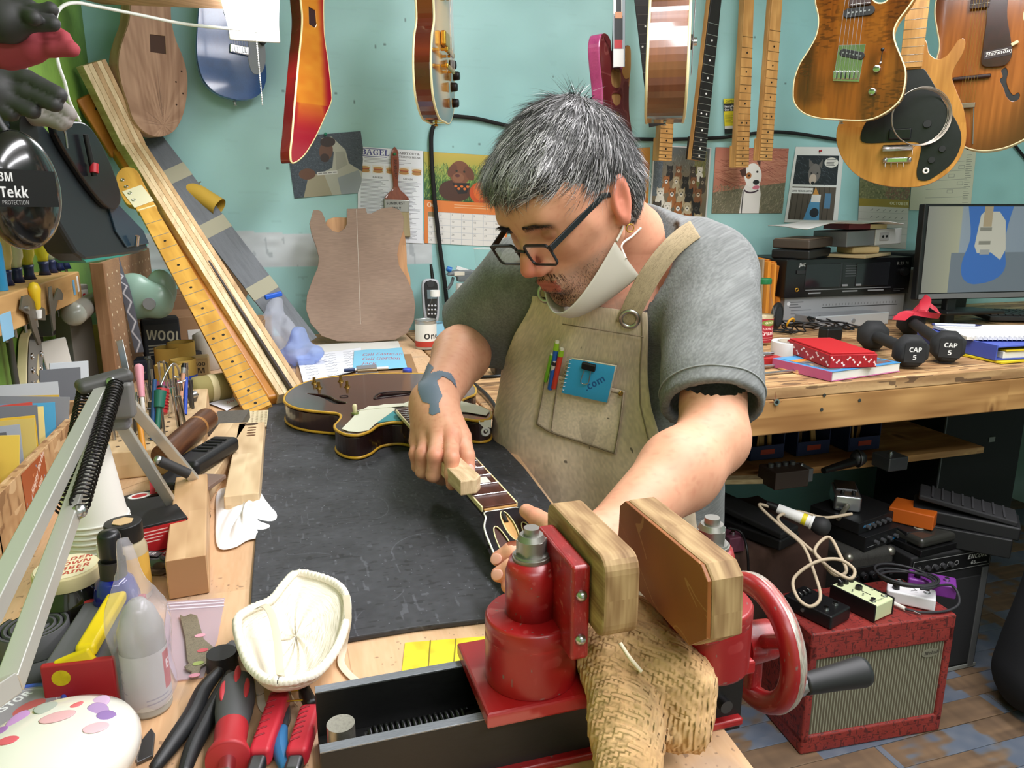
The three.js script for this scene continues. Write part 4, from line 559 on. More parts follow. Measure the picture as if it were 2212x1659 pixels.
// ---- hanging row
const yawFr=(px,py,t,yaw)=>upright(at(px,py,t),yaw*PI_/180);
{// walnut blank
const fr=yawFr(330,150,2.07,40),t=thing('guitar_body_blank','unfinished walnut guitar body blank hanging beside the green wall','guitar body',{frame:fr});
const m=tmat(dataTex(256,512,(u,v)=>{const cx=u-.55,cy=v-.12,fl=atan2_(cx,cy+.05),n=noise2(u*30+fl*3,v*4,0,131),m2=noise2(fl*12,hypot_(cx,cy)*5,0,132);let c=mix3([188,152,124],[142,106,82],clamp(n*.5+m2*.6-.1));c=mix3(c,[96,72,58],.6*sstep(.75,.9,noise2(fl*25,hypot_(cx,cy)*2,0,133))*sstep(.35,.05,hypot_(cx,cy)));return c;}),.65);
const p=ccw(smooth2(fr.pts([[282,8],[279,46],[266,84],[257.5,116],[256,145],[262,179],[275,220],[289,260],[312.5,286],[341,296],[373,286],[393.5,255],[404,208],[405,162],[396,124],[382,90],[372,52],[370,8],[378,-50],[350,-90],[310,-92],[284,-50]]),90)),cav=ccw(fr.pts([[324,74],[357,78],[359,117],[325,112]]));
bodyFrom(t,p,.048,m,tmat(woodTex(0xc9a78a,0x9d7a60,{seed:51,fx:12,fy:2}),.7),{faceUV:true,bevel:.002,holes:[[...cav].reverse()]});pt(t,'control_cavity',ext(cav,.001,{z:-.0028}),mat(0x4a3328,.8));
for(const[x,y]of[[392,154],[380,177],[395,202],[381,226]]){const[a,b]=fr.loc(x,y);pt(t,'screw_hole',cyl(.0025,.0025,.001,10),mat(0x3a261c,.9),[a,b,.0004],[PI_/2,0,0]);}
const top=p.reduce((a,b)=>(b[1]>a[1]?b:a));hangBy(t,fr,top[0],top[1]-.005);
}
{// blue metallic body
const fr=yawFr(500,110,2.16,12),t=thing('blue_guitar','metallic blue electric guitar with grey pickguard hanging behind the shop lamp','guitar',{frame:fr});
const blue=gloss(blotTex([0x1c4a86,0x265a98,0x204f8e],{f:3,seed:6,fine:.06}),.25);
const p=ccw(smooth2(fr.pts([[430,11],[426,60],[424,101],[428,139],[440,174],[465,200],[498,213],[524,216.5],[550,211],[567,197],[576,168],[573,133],[565,90],[560,50],[566,10],[575,-40],[550,-75],[510,-60],[500,-95],[470,-95],[445,-60]]),90));
bodyFrom(t,p,.044,blue,blue,{bevel:.010});const pg=ccw(smooth2(fr.pts([[484,10],[487,38],[503,52],[533,60],[536,95],[536,128],[546,158],[562,160],[573,135],[570,90],[558,60],[552,20],[530,5]]),50));pt(t,'pickguard',ext(pg,.002,{z:.0022,bevel:.0005}),mat(0x9aa0ad,.4));
{const a=fr.loc(513,72),b=fr.loc(515,108),s=(q)=>q;pt(t,'pickup',box(.052,.022,.009,.003),chrome,[a[0]+.002,a[1],.006]);pt(t,'bridge',box(.055,.024,.010,.003),chrome,[b[0]+.002,b[1],.006],[0,0,-.1]);for(let k=0;k<6;k++){pt(t,'string',rod([a[0]-.018+k*.007,b[1],.012],[a[0]-.018+k*.007,b[1]+.32,.014],.0004,.0004,5),steel);pt(t,'saddle',box(.006,.016,.004,.001,1),steel,[b[0]-.016+k*.007,b[1],.012]);}}
{const k=fr.loc(566,92);pt(t,'control_knob',cyl(.008,.009,.016,20),black,[k[0],k[1],.012],[PI_/2,0,0]);const j=fr.loc(510,222);pt(t,'strap_button',lathe([[0,0],[.006,0],[.003,.004],[.003,.008],[.006,.011],[0,.012]],16),steel,[j[0],j[1]+.006,-.02],[PI_,0,0]);}
pt(t,'neck',box(.05,.35,.022,.006),tmat(pineTex,.4),[fr.loc(500,-60)[0],fr.loc(500,-60)[1]+.16,-.005]);hangBy(t,fr,fr.loc(500,-60)[0],fr.loc(500,-60)[1]+.33);
}
{// red pointed body
const fr=yawFr(668,170,1.98,36),t=thing('red_guitar_body','red and amber pointed guitar body with cream binding hanging above the picture','guitar body',{frame:fr});
const p=ccw(smooth2(fr.pts([[650,0],[653,30],[653,55],[646,130],[638,217],[632,290],[628,335],[631,352],[640,350],[657,336],[680,300],[700,258],[717,216],[717,205],[709,130],[702,81],[700,40],[700,0],[703,-50],[690,-85],[665,-85],[648,-40]]),110));
const m=gloss(dataTex(128,256,(u,v)=>{const e=min_(u*1.4,(1-u)*1.4,v*1.3),fl=noise2(u*6,v*40,0,141);let c=mix3([208,140,48],[196,118,40],fl);c=mix3([150,26,44],c,sstep(.12,.42,e+(v>.3?.05:-.05)));return c;}),.2);
const cav=ccw(fr.pts([[667,14],[681,22],[684,52],[680,60],[668,52]]));bodyFrom(t,p,.047,m,gloss(dataTex(64,128,(u,v)=>mix3([130,10,24],[92,8,22],noise2(u*8,v*4,0,142))),.2),{bind:mat(0xead9a0,.35),faceUV:true,r:.003,holes:[[...cav].reverse()]});pt(t,'pickup_cavity',ext(cav,.001,{z:-.0028}),mat(0x2c0d0c,.8));
hangBy(t,fr,fr.loc(675,-75)[0],fr.loc(675,-75)[1]);
}
const lpShape=(s=1)=>ccw(smooth2([[0,0],[-.085,.006],[-.150,.05],[-.165,.12],[-.145,.19],[-.112,.235],[-.118,.29],[-.135,.34],[-.115,.40],[-.06,.44],[-.028,.43],[.028,.43],[.045,.395],[.075,.40],[.115,.385],[.128,.345],[.112,.29],[.112,.235],[.145,.19],[.165,.12],[.150,.05],[.085,.006]],100).map(([x,y])=>[x*s,y*s]));
{// burst single cut seen from its edge
const fr=yawFr(966,266,2.05,66),t=thing('sunburst_guitar','dark sunburst carved top guitar with gold hardware hanging edge on','guitar',{frame:fr});
const p=lpShape().map(([x,y])=>[x*.9-.03,y]),sm_=gloss(dataTex(64,128,(u,v)=>mix3([110,44,22],[48,14,16],abs_(noise2(u*2,v*3,0,151)*1.6-.6))),.12);
bodyFrom(t,p,.050,gloss(dataTex(128,128,(u,v)=>{const r=hypot_(u-.5,v-.45)*1.9;return mix3([206,150,76],[70,20,20],sstep(.45,.95,r));}),.15),sm_,{bind:cream,bindBack:cream,faceUV:true,r:.0032});
const y0=.05;for(const[x,y]of[[.09,.06],[.075,.10],[.11,.135],[.06,.155]]){const k=pt(t,'control_knob',lathe([[0,0],[.0125,0],[.0115,.013],[.0095,.016],[0,.016]],24),black,[x-.03,y,.006],[PI_/2,0,0]);pt(k,'pointer_washer',cyl(.014,.014,.001,20),gold,[0,-.001,0]);}
for(const y of[.135,.175]){const b=pt(t,y<.15?'tailpiece':'bridge',box(.098,.012,.010,.004),gold,[-.03,y,.017]);for(const s of[-1,1])pt(b,'post',cyl(.004,.004,.014,12),gold,[s*.045,0,-.008],[PI_/2,0,0]);}
for(const y of[.205,.33])pt(t,'pickup',box(.082,.036,.014,.004),gold,[-.03,y,.008]);
for(let k=0;k<6;k++)pt(t,'string',rod([-.056+k*.0104,.13,.024],[-.050+k*.008,.75,.018],.0005,.0004,5),steel);
pt(t,'neck',box(.05,.42,.024,.006),sm_,[-.03,.60,.0]);pt(t,'strap_button',lathe([[0,0],[.006,0],[.003,.004],[.003,.009],[.006,.012],[0,.013]],16),gold,[-.03,.002,-.025],[PI_,0,0]);hangBy(t,fr,-.03,.8,0);
}
{// pink and dark red routed body
const fr=yawFr(1330,200,2.18,32),t=thing('pink_guitar_body','metallic pink guitar body with distressed dark red face and bare routed cavities','guitar body',{frame:fr});
const p=ccw(smooth2(fr.pts([[1302,73],[1297,95],[1299,139],[1304,190],[1304,240],[1298,300],[1296,360],[1305,430],[1325,470],[1350,465],[1364,420],[1368,333],[1366,289],[1360,246],[1359,200],[1362,150],[1363,121],[1360,99],[1352,100],[1348,130],[1343,150],[1328,150],[1322,120],[1320,90],[1312,74]]),110));
const c1=ccw(smooth2(fr.pts([[1322,152],[1341,152],[1341,186],[1323,184]]),24)),c2=ccw(smooth2(fr.pts([[1322,205],[1342,206],[1340,224],[1328,226]]),24)),c3=ccw(smooth2(fr.pts([[1324,244],[1340,246],[1341,278],[1325,272]]),24));
bodyFrom(t,p,.046,tmat(dataTex(128,256,(u,v)=>{let c=mix3([92,28,34],[116,44,44],noise2(u*6,v*9,0,161));const s=abs_(noise2(u*7,v*12,0,162)-.5);if(s<.05)c=mix3(c,[176,120,108],.35);if(u>.78&&v>.75)c=[196,140,76];return c;}),.4),gloss(blotTex([0xb0467c,0xc25a90,0xa83c70],{f:3,seed:8,fine:.05}),.25),{faceUV:true,holes:[c1,c2,c3].map((q)=>[...q].reverse()),bevel:.006});
for(const q of[c1,c2,c3])pt(t,'routed_cavity',ext(q,.001,{z:-.0028}),tmat(woodTex(0xc49a62,0x8a6236,{seed:12}),.7));{const a=fr.loc(1352,112);pt(t,'bare_horn',ext(ccw(smooth2(fr.pts([[1351,102],[1360,101],[1362,125],[1359,165],[1350,170],[1344,155],[1350,130]]),30)),.0012,{z:.0013}),tmat(woodTex(0xd2a05a,0xa8753a,{seed:13}),.5));}
hangBy(t,fr,fr.loc(1334,150)[0],fr.loc(1334,150)[1]);
}
{// painted strip
const fr=yawFr(1338,70,2.1,-20),t=thing('painted_strip','narrow hanging metal strip painted white, black and red over pink body','strip',{frame:fr});const q=(x0,y0,x1,y1,m,z)=>pt(t,'painted_band',ext(ccw(fr.pts([[x0,y0],[x1,y0],[x1,y1],[x0,y1]])),.0012,{z}),m);
pt(t,'strip',ext(ccw(fr.pts([[1324,-50],[1351,-50],[1350,144],[1324,146]])),.006,{bevel:.001}),mat(0x9aa2a8,.5));q(1325,-20,1344,30,white,.001);q(1331,-10,1342,34,black,.002);q(1327,34,1345,86,black,.001);q(1329,26,1344,40,mat(0xd89a74,.6),.0024);q(1327,86,1344,105,mat(0xb3121c,.4),.001);q(1325,106,1347,144,white,.001);hangBy(t,fr,fr.loc(1338,-45)[0],fr.loc(1338,-45)[1],-.003);
}
{// acoustic seen from its edge
const fr=yawFr(1478,262,2.08,62),t=thing('acoustic_guitar','brown flat top acoustic guitar with wide cream binding hanging edge on','guitar',{frame:fr});
const p=lpShape(1.06).map(([x,y])=>[x*1.02-.02,y*1.05]),sd=gloss(dataTex(64,256,(u,v)=>mix3([138,84,48],[84,46,30],clamp(noise2(u*3,v*2,0,171)*.8+noise2(u*60,v*6,0,172)*.3))),.3);
bodyFrom(t,p,.108,gloss(woodTex(0x9c6a4e,0x6a4234,{seed:61,fx:40,fy:2}),.08),sd,{bind:cream,bindBack:cream,r:.0042,bevel:.001});
pt(t,'pickup_cover',cyl(.02,.02,.012,28),black,[.07,.22,.007],[PI_/2,0,0]);pt(t,'control_knob',cyl(.011,.012,.016,24),chrome,[.07,.22,.018],[PI_/2,0,0]);pt(t,'neck',box(.052,.46,.024,.006),sd,[-.02,.70,-.004]);
for(let k=0;k<6;k++)pt(t,'string',rod([-.046+k*.0104,.12,.012],[-.040+k*.008,.9,.014],.0005,.0004,5),steel);pt(t,'strap_button',lathe([[0,0],[.006,0],[.003,.005],[.003,.009],[.007,.013],[0,.014]],16),steel,[-.02,.001,-.054],[PI_,0,0]);hangBy(t,fr,-.02,.92,-.004);
}
// bolt-on necks hung on the wall: corners in pixels, on an upright plane at depth t
function hangNeck(label,tl,tr_,br,bl,t,{board=0xd9a662,dark=0xb8833e,fret=0x8a6a3c,dot=0x1c1512,frets=21,group,shiny=false,th=.022,from=0}={}){
const o=at((bl[0]+br[0])/2,(bl[1]+br[1])/2,t),zp=o.z,A=onZ(...tl,zp),B=onZ(...tr_,zp),C=onZ(...br,zp),D=onZ(...bl,zp),bot=C.clone().add(D).ms(.5),top=A.clone().add(B).ms(.5),ya=top.clone().sub(bot),L=ya.length();ya.nz();const fr=new Frame(bot,V(1,0,-.25),ya);fr.y=ya;fr.x=ya.clone().cross(fr.n).nz();fr.n=fr.x.clone().cross(ya).nz();
const w0=C.distanceTo(D)/2,w1=A.distanceTo(B)/2,g=thing('guitar_neck',label,'guitar neck',{frame:fr,group}),hw=(y)=>mix(w0,w1,y/L),wood=tmat(woodTex(board,dark,{seed:round_(tl[0]),fx:10,fy:2,contrast:.7}),shiny?.25:.45);
const ex=.18,e1=mix(w0,w1,(L+ex)/L);pt(g,'neck',buv(ext([[-w0,0],[w0,0],[e1,L+ex],[-e1,L+ex]],th,{bevel:.004,z:-.004}),.3),tmat(woodTex(0xd8a868,0xb78646,{seed:77,fx:10,fy:2,contrast:.6}),.4));pt(g,'heel',buv(box(w0*2,.075,.010,.003).translate(0,.038,-th-.006),.3),wood);
pt(g,'fretboard',buv(ext([[-w0,0],[w0,0],[e1,L+ex],[-e1,L+ex]],.005,{bevel:.0008}),.3),wood);
const S=.6477,fb=fretPos(frets,S)+.008,fm=typeof fret==='number'?mat(fret,.45):fret;for(let n=frets;n>0;n--){const y=fb-fretPos(n,S);if(y>L+ex-.01)break;pt(g,'fret',rod([-hw(y),y,.0003],[hw(y),y,.0003],.0012,.0012,5),fm);}
for(const n of[3,5,7,9,12,15,17,19,21])if(n<=frets){const y=fb-(fretPos(n,S)+fretPos(n-1,S))/2;if(y>L+ex)continue;for(const x of n===12?[-.012,.012]:[0])pt(g,'position_dot',cyl(.0033,.0033,.001,14),mat(dot,.4),[x,y,.0003],[PI_/2,0,0]);}
pt(g,'head',buv(box(.07,.16,.014,.006).translate(.006,L+ex+.075,-.010),.3),wood);const k=new THREE.Object3D();hangBy(g,fr,0,L+ex+.14,-.01);return g;
}
hangNeck('maple guitar neck with black dots hanging beside the yellow caution tag',[1604.7,20],[1630.7,20],[1620.6,361],[1586,362],2.62,{group:'bolt on necks on the wall'});
hangNeck('maple guitar neck with black dots hanging nearer the koa guitar',[1665,4],[1693,4],[1671,347],[1638,346],2.64,{group:'bolt on necks on the wall'});
hangNeck('black fretboard guitar neck with white dots hanging behind the acoustic guitar',[1534,0],[1561,0],[1526.5,346],[1492,346],2.50,{board:0x1b1817,dark:0x0f0d0d,fret:chrome,dot:0xf0eee8,group:'bolt on necks on the wall'});
hangNeck('maple guitar neck with only its end showing below the acoustic guitar',[1439,60],[1466,60],[1454,347],[1420,347],2.52,{group:'bolt on necks on the wall'});
{const fr=yawFr(1400,140,2.3,-15),t=thing('fretboard_blank','dark slotted fretboard blank hanging askew behind the acoustic guitar','fretboard',{frame:fr}),c=fr.pts([[1366,-40],[1400,-40],[1438,268],[1403,275]]);pt(t,'board',ext(ccw(c),.007,{bevel:.001}),tmat(woodTex(0x2b2422,0x171313,{seed:71}),.5));for(let k=0;k<14;k++){const f=pow_(k/14,1.0),a=fr.loc(mix(1368,1402,f)-0,mix(-30,262,f)),b=fr.loc(mix(1401,1437,f),mix(-30,258,f));pt(t,'fret_slot',rod([a[0],a[1],.0003],[b[0],b[1],.0003],.0008,.0008,5),mat(0x6b6560,.6));}for(const[x,y]of[[1394,57],[1388,101],[1397,184]]){const q=fr.loc(x,y);pt(t,'position_dot',cyl(.003,.003,.001,12),pearl,[q[0],q[1],.0003],[PI_/2,0,0]);}hangBy(t,fr,fr.loc(1383,-30)[0],fr.loc(1383,-30)[1],-.004);}
{// koa
const fr=yawFr(1835,150,2.10,-50),t=thing('koa_guitar','glossy figured koa single cut electric guitar with cream binding and chrome bridge','guitar',{frame:fr});
const koa=gloss(dataTex(512,512,(u,v)=>{const a=noise2(u*9,v*2,0,181),b=noise2(u*26,v*110,0,182),c=noise2(u*60,v*8,0,183),d=noise2(u*4,v*5,0,184);let k=mix3([128,70,22],[52,24,10],clamp(a*.9+c*.35-.25));k=mix3(k,[50,24,12],.5*sstep(.5,.7,b)*sstep(.35,.6,d));k=mix3(k,[158,98,32],.5*sstep(.6,.8,noise2(u*7,v*3,0,185)));return k;}),.12);
const raw=[[1761,0],[1767,33],[1767,58],[1761,81],[1745.7,109],[1728,137],[1716.6,167],[1713,195],[1715,220],[1730.5,240.5],[1758,253],[1804,258],[1867,260],[1892.5,254],[1925,235],[1945.7,213],[1954.5,182],[1956,152],[1948,127],[1933,89],[1930.5,68],[1938,48],[1956,23],[1972,0],[1984,-35],[1968,-62],[1940,-50],[1915,2],[1895,6],[1878,-10],[1840,-60],[1780,-60]];
const p=ccw(smooth2(fr.pts(raw),130));bodyFrom(t,p,.045,koa,gloss(blotTex([0xb88a3c,0xa87830],{seed:3}),.2),{bind:cream,r:.003,faceUV:true,bevel:.004});
const L=(x,y)=>fr.loc(x,y);{const a=L(1856,26),pu=pt(t,'neck_pickup',ext(ccw(rrect(-.040,-.012,.040,.012,.011,8)),.006,{bevel:.001,z:.006}),black,[a[0],a[1],0]);for(let k=0;k<6;k++)pt(pu,'pole_piece',cyl(.0024,.0024,.001,10),steel,[-.026+k*.0104,0,.0065],[PI_/2,0,0]);}
const pl=ccw(fr.pts([[1812,98],[1870,96],[1856,177],[1799,175]]));pt(t,'bridge_plate',ext(pl,.003,{bevel:.0006,z:.003}),chrome);{const a=L(1841,118),b=pt(t,'bridge_pickup',ext(ccw(rrect(-.034,-.010,.034,.010,.009,8)),.005,{bevel:.001,z:.008}),black,[a[0],a[1],0],[0,0,-.28]);for(let k=0;k<6;k++)pt(b,'pole_piece',cyl(.0024,.0024,.001,10),steel,[-.024+k*.0096,0,.0085],[PI_/2,0,0]);}
for(let k=0;k<6;k++){const a=L(1805+k*9.2,163);pt(t,'saddle',box(.0095,.022,.009,.002,1),chrome,[a[0],a[1],.010]);}
for(const[x,y]of[[1895,150],[1885,199]]){const a=L(x,y);pt(t,'control_knob',lathe([[0,0],[.0095,0],[.0095,.012],[.0085,.014],[0,.0142]],28),chrome,[a[0],a[1],.001],[PI_/2,0,0]);}{const a=L(1907,108),s=pt(t,'selector_switch',rod([a[0],a[1],0],[a[0]+.002,a[1]-.002,.018],.0016),steel);pt(s,'switch_tip',ball(.005,14),black,[a[0]+.002,a[1]-.002,.02]);const c=L(1902,136);pt(t,'switch_screw',ball(.0035,12),steel,[c[0],c[1],.001]);pt(t,'switch_slot',box(.002,.036,.0006,.0002,1),black,[mix(a[0],c[0],.5),mix(a[1],c[1],.5),.0003],[0,0,-.05]);}
{const a=L(1858,13),top=L(1858,-40);pt(t,'fretboard',box(.054,.30,.008,.001,1),tmat(woodTex(0x4a332c,0x2a1c1a,{seed:9}),.5),[a[0],a[1]+.15,.005]);for(let k=0;k<12;k++)pt(t,'fret',rod([a[0]-.027,a[1]+.004+k*.019,.0095],[a[0]+.027,a[1]+.004+k*.019,.0095],.001,.001,5),chrome);pt(t,'neck',box(.05,.32,.022,.006),tmat(pineTex,.4),[a[0],a[1]+.24,-.012]);for(let k=0;k<6;k++){const b=L(1805+k*9.2,163);pt(t,'string',rod([b[0],b[1],.0155],[a[0]-.02+k*.008,a[1]+.38,.014],.0005,.0004,5),steel);}hangBy(t,fr,a[0],a[1]+.38,-.012);}
{const a=L(1815,262);pt(t,'strap_button',lathe([[0,0],[.006,0],[.003,.004],[.003,.008],[.006,.011],[0,.012]],16),steel,[a[0],a[1]+.006,-.022],[PI_,0,0]);const j=L(1938,222);pt(t,'output_jack',cyl(.007,.007,.004,20),chrome,[j[0],j[1],-.012],[.2,0,.7]);}
}
{// natural bass
const fr=yawFr(1950,270,2.26,-44),t=thing('bass_guitar','natural wood bass guitar with large black pickguard and chrome bridge cover','bass guitar',{frame:fr});
const nat=gloss(woodTex(0xc98d44,0x9a6228,{seed:81,fx:16,fy:1.2,contrast:.7}),.2),L=(x,y)=>fr.loc(x,y);
const p=ccw(smooth2(fr.pts([[1950,100],[1952,84],[1998,84],[2008,115],[2025,127],[2042,122],[2060,100],[2070,86],[2081,82],[2086,92],[2080,115],[2063,145],[2057,165],[2066,195],[2082,235],[2088,275],[2086,310],[2072,345],[2040,380],[2000,400],[1950,405],[1895,398],[1850,378],[1818,340],[1806,300],[1812,265],[1835,235],[1880,205],[1915,170],[1938,130]]),140));
bodyFrom(t,p,.042,nat,nat,{bevel:.009,size:.4});
const pg=ccw(smooth2(fr.pts([[1945,151],[1995,149],[2004,160],[2022,190],[2045,230],[2066,262],[2076,290],[2074,318],[2058,350],[2030,374],[2002,390],[1984,388],[1980,372],[1986,340],[1990,318],[1982,308],[1920,308],[1866,308],[1859,300],[1872,262],[1905,240],[1940,215]]),90));pt(t,'pickguard',ext(pg,.003,{bevel:.0008,z:.0028}),tmat(blotTex([0x0d0e10,0x15161a],{seed:7}),.3),null,null,'glossy black pickguard');
{const a=L(1944,290);pt(t,'pickup',box(.062,.032,.012,.004),tmat(blotTex([0x0a0b0d,0x131417],{seed:9}),.25),[a[0],a[1],.008]);const b=L(1938,327),c=pt(t,'bridge_cover',(()=>{const q=[];for(let i=0;i<=10;i++){const s=i/10*PI_;q.push([-.020*cos_(s),.020*sin_(s)]);}return tr(ext(ccw([...q]),.082,{bevel:.001}),.041,0,0,0,PI_/2,0);})(),chrome,[b[0],b[1],.002]);const d=L(1938,346);const br=pt(t,'bridge',box(.078,.016,.010,.003),chrome,[d[0],d[1],.006]);for(const s of[-1,1])pt(br,'bridge_screw',ball(.007,16),steel,[s*.033,0,.003]);for(let k=0;k<4;k++){const e=L(1911+k*13,356);pt(t,'string_stub',rod([e[0],e[1]+.012,.006],[e[0]+.002,e[1]-.008,.010],.0012,.0008,6),steel);}}
for(const[x,y,r]of[[2003,268,.011],[2004,309,.008],[2035,322,.009],[2012,346,.009]]){const a=L(x,y),k=pt(t,'control_knob',cyl(r,r*1.1,.010,24),black,[a[0],a[1],.007],[PI_/2,0,0]);pt(k,'dial_ring',torus(r*1.35,.0006,28,5),mat(0xc9c9c6,.5),[0,-.0048,0],[PI_/2,0,0]);}
{const a=L(2000,369);pt(t,'output_jack',torus(.0065,.0028,24,10),pearl,[a[0],a[1],.003]);const q=L(1970,120);pt(t,'neck',buv(box(.060,.36,.024,.004),.3),nat,[q[0],q[1]+.14,-.004]);pt(t,'fretboard',buv(box(.060,.36,.007,.001,1),.3),tmat(woodTex(0xd4a054,0xb27c38,{seed:19,contrast:.5}),.35),[q[0],q[1]+.145,.010]);for(let k=0;k<11;k++)pt(t,'fret',rod([q[0]-.03,q[1]-.02+k*(.0195+k*.0008),.0138],[q[0]+.03,q[1]-.02+k*(.0195+k*.0008),.0138],.001,.001,5),chrome);hangBy(t,fr,q[0],q[1]+.31,0);}
{const c=at(1986,253,2.2),w=thing('bass_string_coil','coil of spare bass strings hanging in front of the black pickguard','strings',{pos:c}),rr=mulberry(3);for(let k=0;k<5;k++){const pts=[];for(let i=0;i<=40;i++){const a=i/40*6.2832+k;pts.push(camR.clone().ms((.083+k*.0012)*cos_(a)).as(V(0,1,0),(.078+k*.001)*sin_(a)).as(camH,-.004*k-.002*sin_(a*2+k)));}pt(w,'string',tube(pts,.0013,80,5),mat(0xb8ada0,.35,.9));}pt(w,'tail',tube([[0,-.078,0],[-.02,-.09,.01],[-.03,-.11,.02]],.0012,16,5),mat(0xb8ada0,.35,.9));}
}
{// archtop
const fr=yawFr(2140,170,2.34,-50),t=thing('archtop_guitar','brown sunburst archtop guitar with f hole, wooden bridge and brown pickguard','guitar',{frame:fr}),L=(x,y)=>fr.loc(x,y);
const m=gloss(dataTex(256,256,(u,v)=>{const r=hypot_(u-.42,v-.5),n=noise2(u*60,v*5,0,191);return mix3(mix3([176,104,48],[146,82,36],n),[84,44,24],sstep(.3,.62,r));}),.14);
const p=ccw(smooth2(fr.pts([[2022,0],[2019,30],[2025,70],[2029,100],[2018,150],[2020,215],[2040,275],[2070,310],[2110,325],[2160,322],[2205,305],[2250,275],[2270,220],[2262,150],[2240,110],[2222,60],[2212,35],[2222,5],[2245,-30],[2220,-70],[2120,-75],[2040,-50]]),130)),fh=ccw(smooth2(fr.pts([[2163,152],[2172,146],[2177,156],[2174,175],[2180,195],[2190,206],[2199,200],[2203,206],[2198,216],[2186,219],[2174,208],[2168,190],[2160,172],[2166,166]]),50));
bodyFrom(t,p,.07,m,gloss(blotTex([0x6e4222,0x593218],{seed:13}),.2),{bind:cream,bindBack:cream,faceUV:true,r:.0035,bevel:.002,holes:[[...fh].reverse()]});pt(t,'f_hole_recess',ext(fh,.001,{z:-.0028}),black);
pt(t,'pickguard',ext(ccw(smooth2(fr.pts([[2136,-30],[2172,-30],[2176,40],[2184,90],[2186,120],[2174,140],[2150,145],[2122,142],[2124,100],[2132,40]]),50)),.003,{z:.013,bevel:.0008}),gloss(blotTex([0x3a1c16,0x4a241a,0x2c1412],{f:10,seed:21}),.2),null,null,'dark brown pickguard');
const tx=puv(ext(rect(-.036,-.012,.036,.012),.0006),-.036,-.012,.036,.012);{const a=L(2155,116);pt(t,'script_logo',tx,tmat(canvasTex(256,96,(g,w,h)=>{g.fillStyle='#2c1713';g.fillRect(0,0,w,h);g.fillStyle='#f2efe6';g.font='italic bold 54px serif';g.fillText('Harmony',14,64);g.fillRect(20,18,200,6);}),.4),[a[0],a[1],.0142],[0,0,.12]);}
{const a=L(2099,168),b=pt(t,'wooden_bridge',buv(box(.105,.011,.016,.004),.2,0),tmat(woodTex(0x3a211a,0x21120f,{seed:4}),.4),[a[0],a[1],.009],[0,0,.03]);const c=L(2088,229),tp=pt(t,'tailpiece',box(.048,.016,.006,.002),mat(0x8c7f6a,.35,.8),[c[0],c[1],.014]),d=L(2092,312);pt(t,'tailpiece_rod',rod([c[0]+.02,c[1],.013],[d[0]+.012,d[1],.003],.0016),steel);pt(t,'tailpiece_rod',rod([c[0]-.02,c[1],.013],[d[0]-.012,d[1],.003],.0016),steel);for(let k=0;k<6;k++)pt(t,'string',rod([c[0]-.02+k*.008,c[1],.016],[L(2120,0)[0]-.018+k*.0075,L(2120,0)[1]+.2,.022],.0005,.0005,5),brass);const n=L(2117,12);pt(t,'fretboard',box(.052,.24,.008,.001,1),tmat(woodTex(0x4a3430,0x2e1f1c,{seed:5}),.5),[n[0],n[1]+.11,.014]);for(let k=0;k<7;k++)pt(t,'fret',rod([n[0]-.026,n[1]+.002+k*.014,.0185],[n[0]+.026,n[1]+.002+k*.014,.0185],.001,.001,5),chrome);pt(t,'neck',box(.05,.26,.024,.006),m,[n[0],n[1]+.16,-.002]);hangBy(t,fr,n[0],n[1]+.28,0);pt(t,'end_button',ball(.007,14),black,[d[0],d[1]-.008,-.03]);}
{const a=L(2192,95);pt(t,'pickguard_bracket',box(.02,.010,.010,.002),cream,[a[0],a[1],.012],[0,0,.5]);}
}
// ---------------------------------------------------------------- on and by the back wall
const quad=(P,th=.0006,n=8,bulge=0)=>{const[tl,tr_,br,bl]=P,nn=tr_.clone().sub(tl).cross(bl.clone().sub(tl)).nz().negate(),rows=[];for(let i=0;i<=n;i++){const r=[],v=i/n;for(let j=0;j<=n;j++){const u=j/n;r.push(bl.clone().lerp(br,u).lerp(tl.clone().lerp(tr_,u),v).as(nn,bulge*sin_(PI_*u)*sin_(PI_*v)));}rows.push(r);}return sheet(rows,th,()=>nn);};
function poster(name,label,cat,px,draw,{w=320,h=320,z=ZW+.0035,rough=.5,bulge=.002}={}){
const P=px.map(([x,y])=>onZ(x,y,z)),o=P[3].clone();const g=quad(P.map((p)=>p.clone().sub(o)),.0006,10,bulge);
return single(name,label,cat,g,tmat(canvasTex(w,h,draw),rough),{pos:o});
}
const F=(g,c)=>{g.fillStyle=c;},ell=(g,x,y,a,b,c,r=0)=>{g.fillStyle=c;g.beginPath();g.ellipse(x,y,a,b,r,0,7);g.fill();},pol=(g,pts,c)=>{g.fillStyle=c;g.beginPath();pts.forEach(([x,y],i)=>(i?g.lineTo(x,y):g.moveTo(x,y)));g.closePath();g.fill();},box2=(g,x,y,w,h,c)=>{g.fillStyle=c;g.fillRect(x,y,w,h);},txt=(g,s,x,y,font,c,rot=0)=>{g.save();g.translate(x,y);g.rotate(rot);g.fillStyle=c;g.font=font;g.fillText(s,0,0);g.restore();},textLines=(g,x,y,w,n,dy,c,lw=2)=>{for(let i=0;i<n;i++){F(g,c);g.fillRect(x,y+i*dy,w*(.55+.45*hash(i,x,n)),lw);}};
const speck=(g,w,h,n,cols,s=2,seed=1)=>{const r=mulberry(seed);for(let i=0;i<n;i++){F(g,cols[floor_(r()*cols.length)]);g.fillRect(r()*w,r()*h,s*(.5+r()),s*(.5+r()));}};
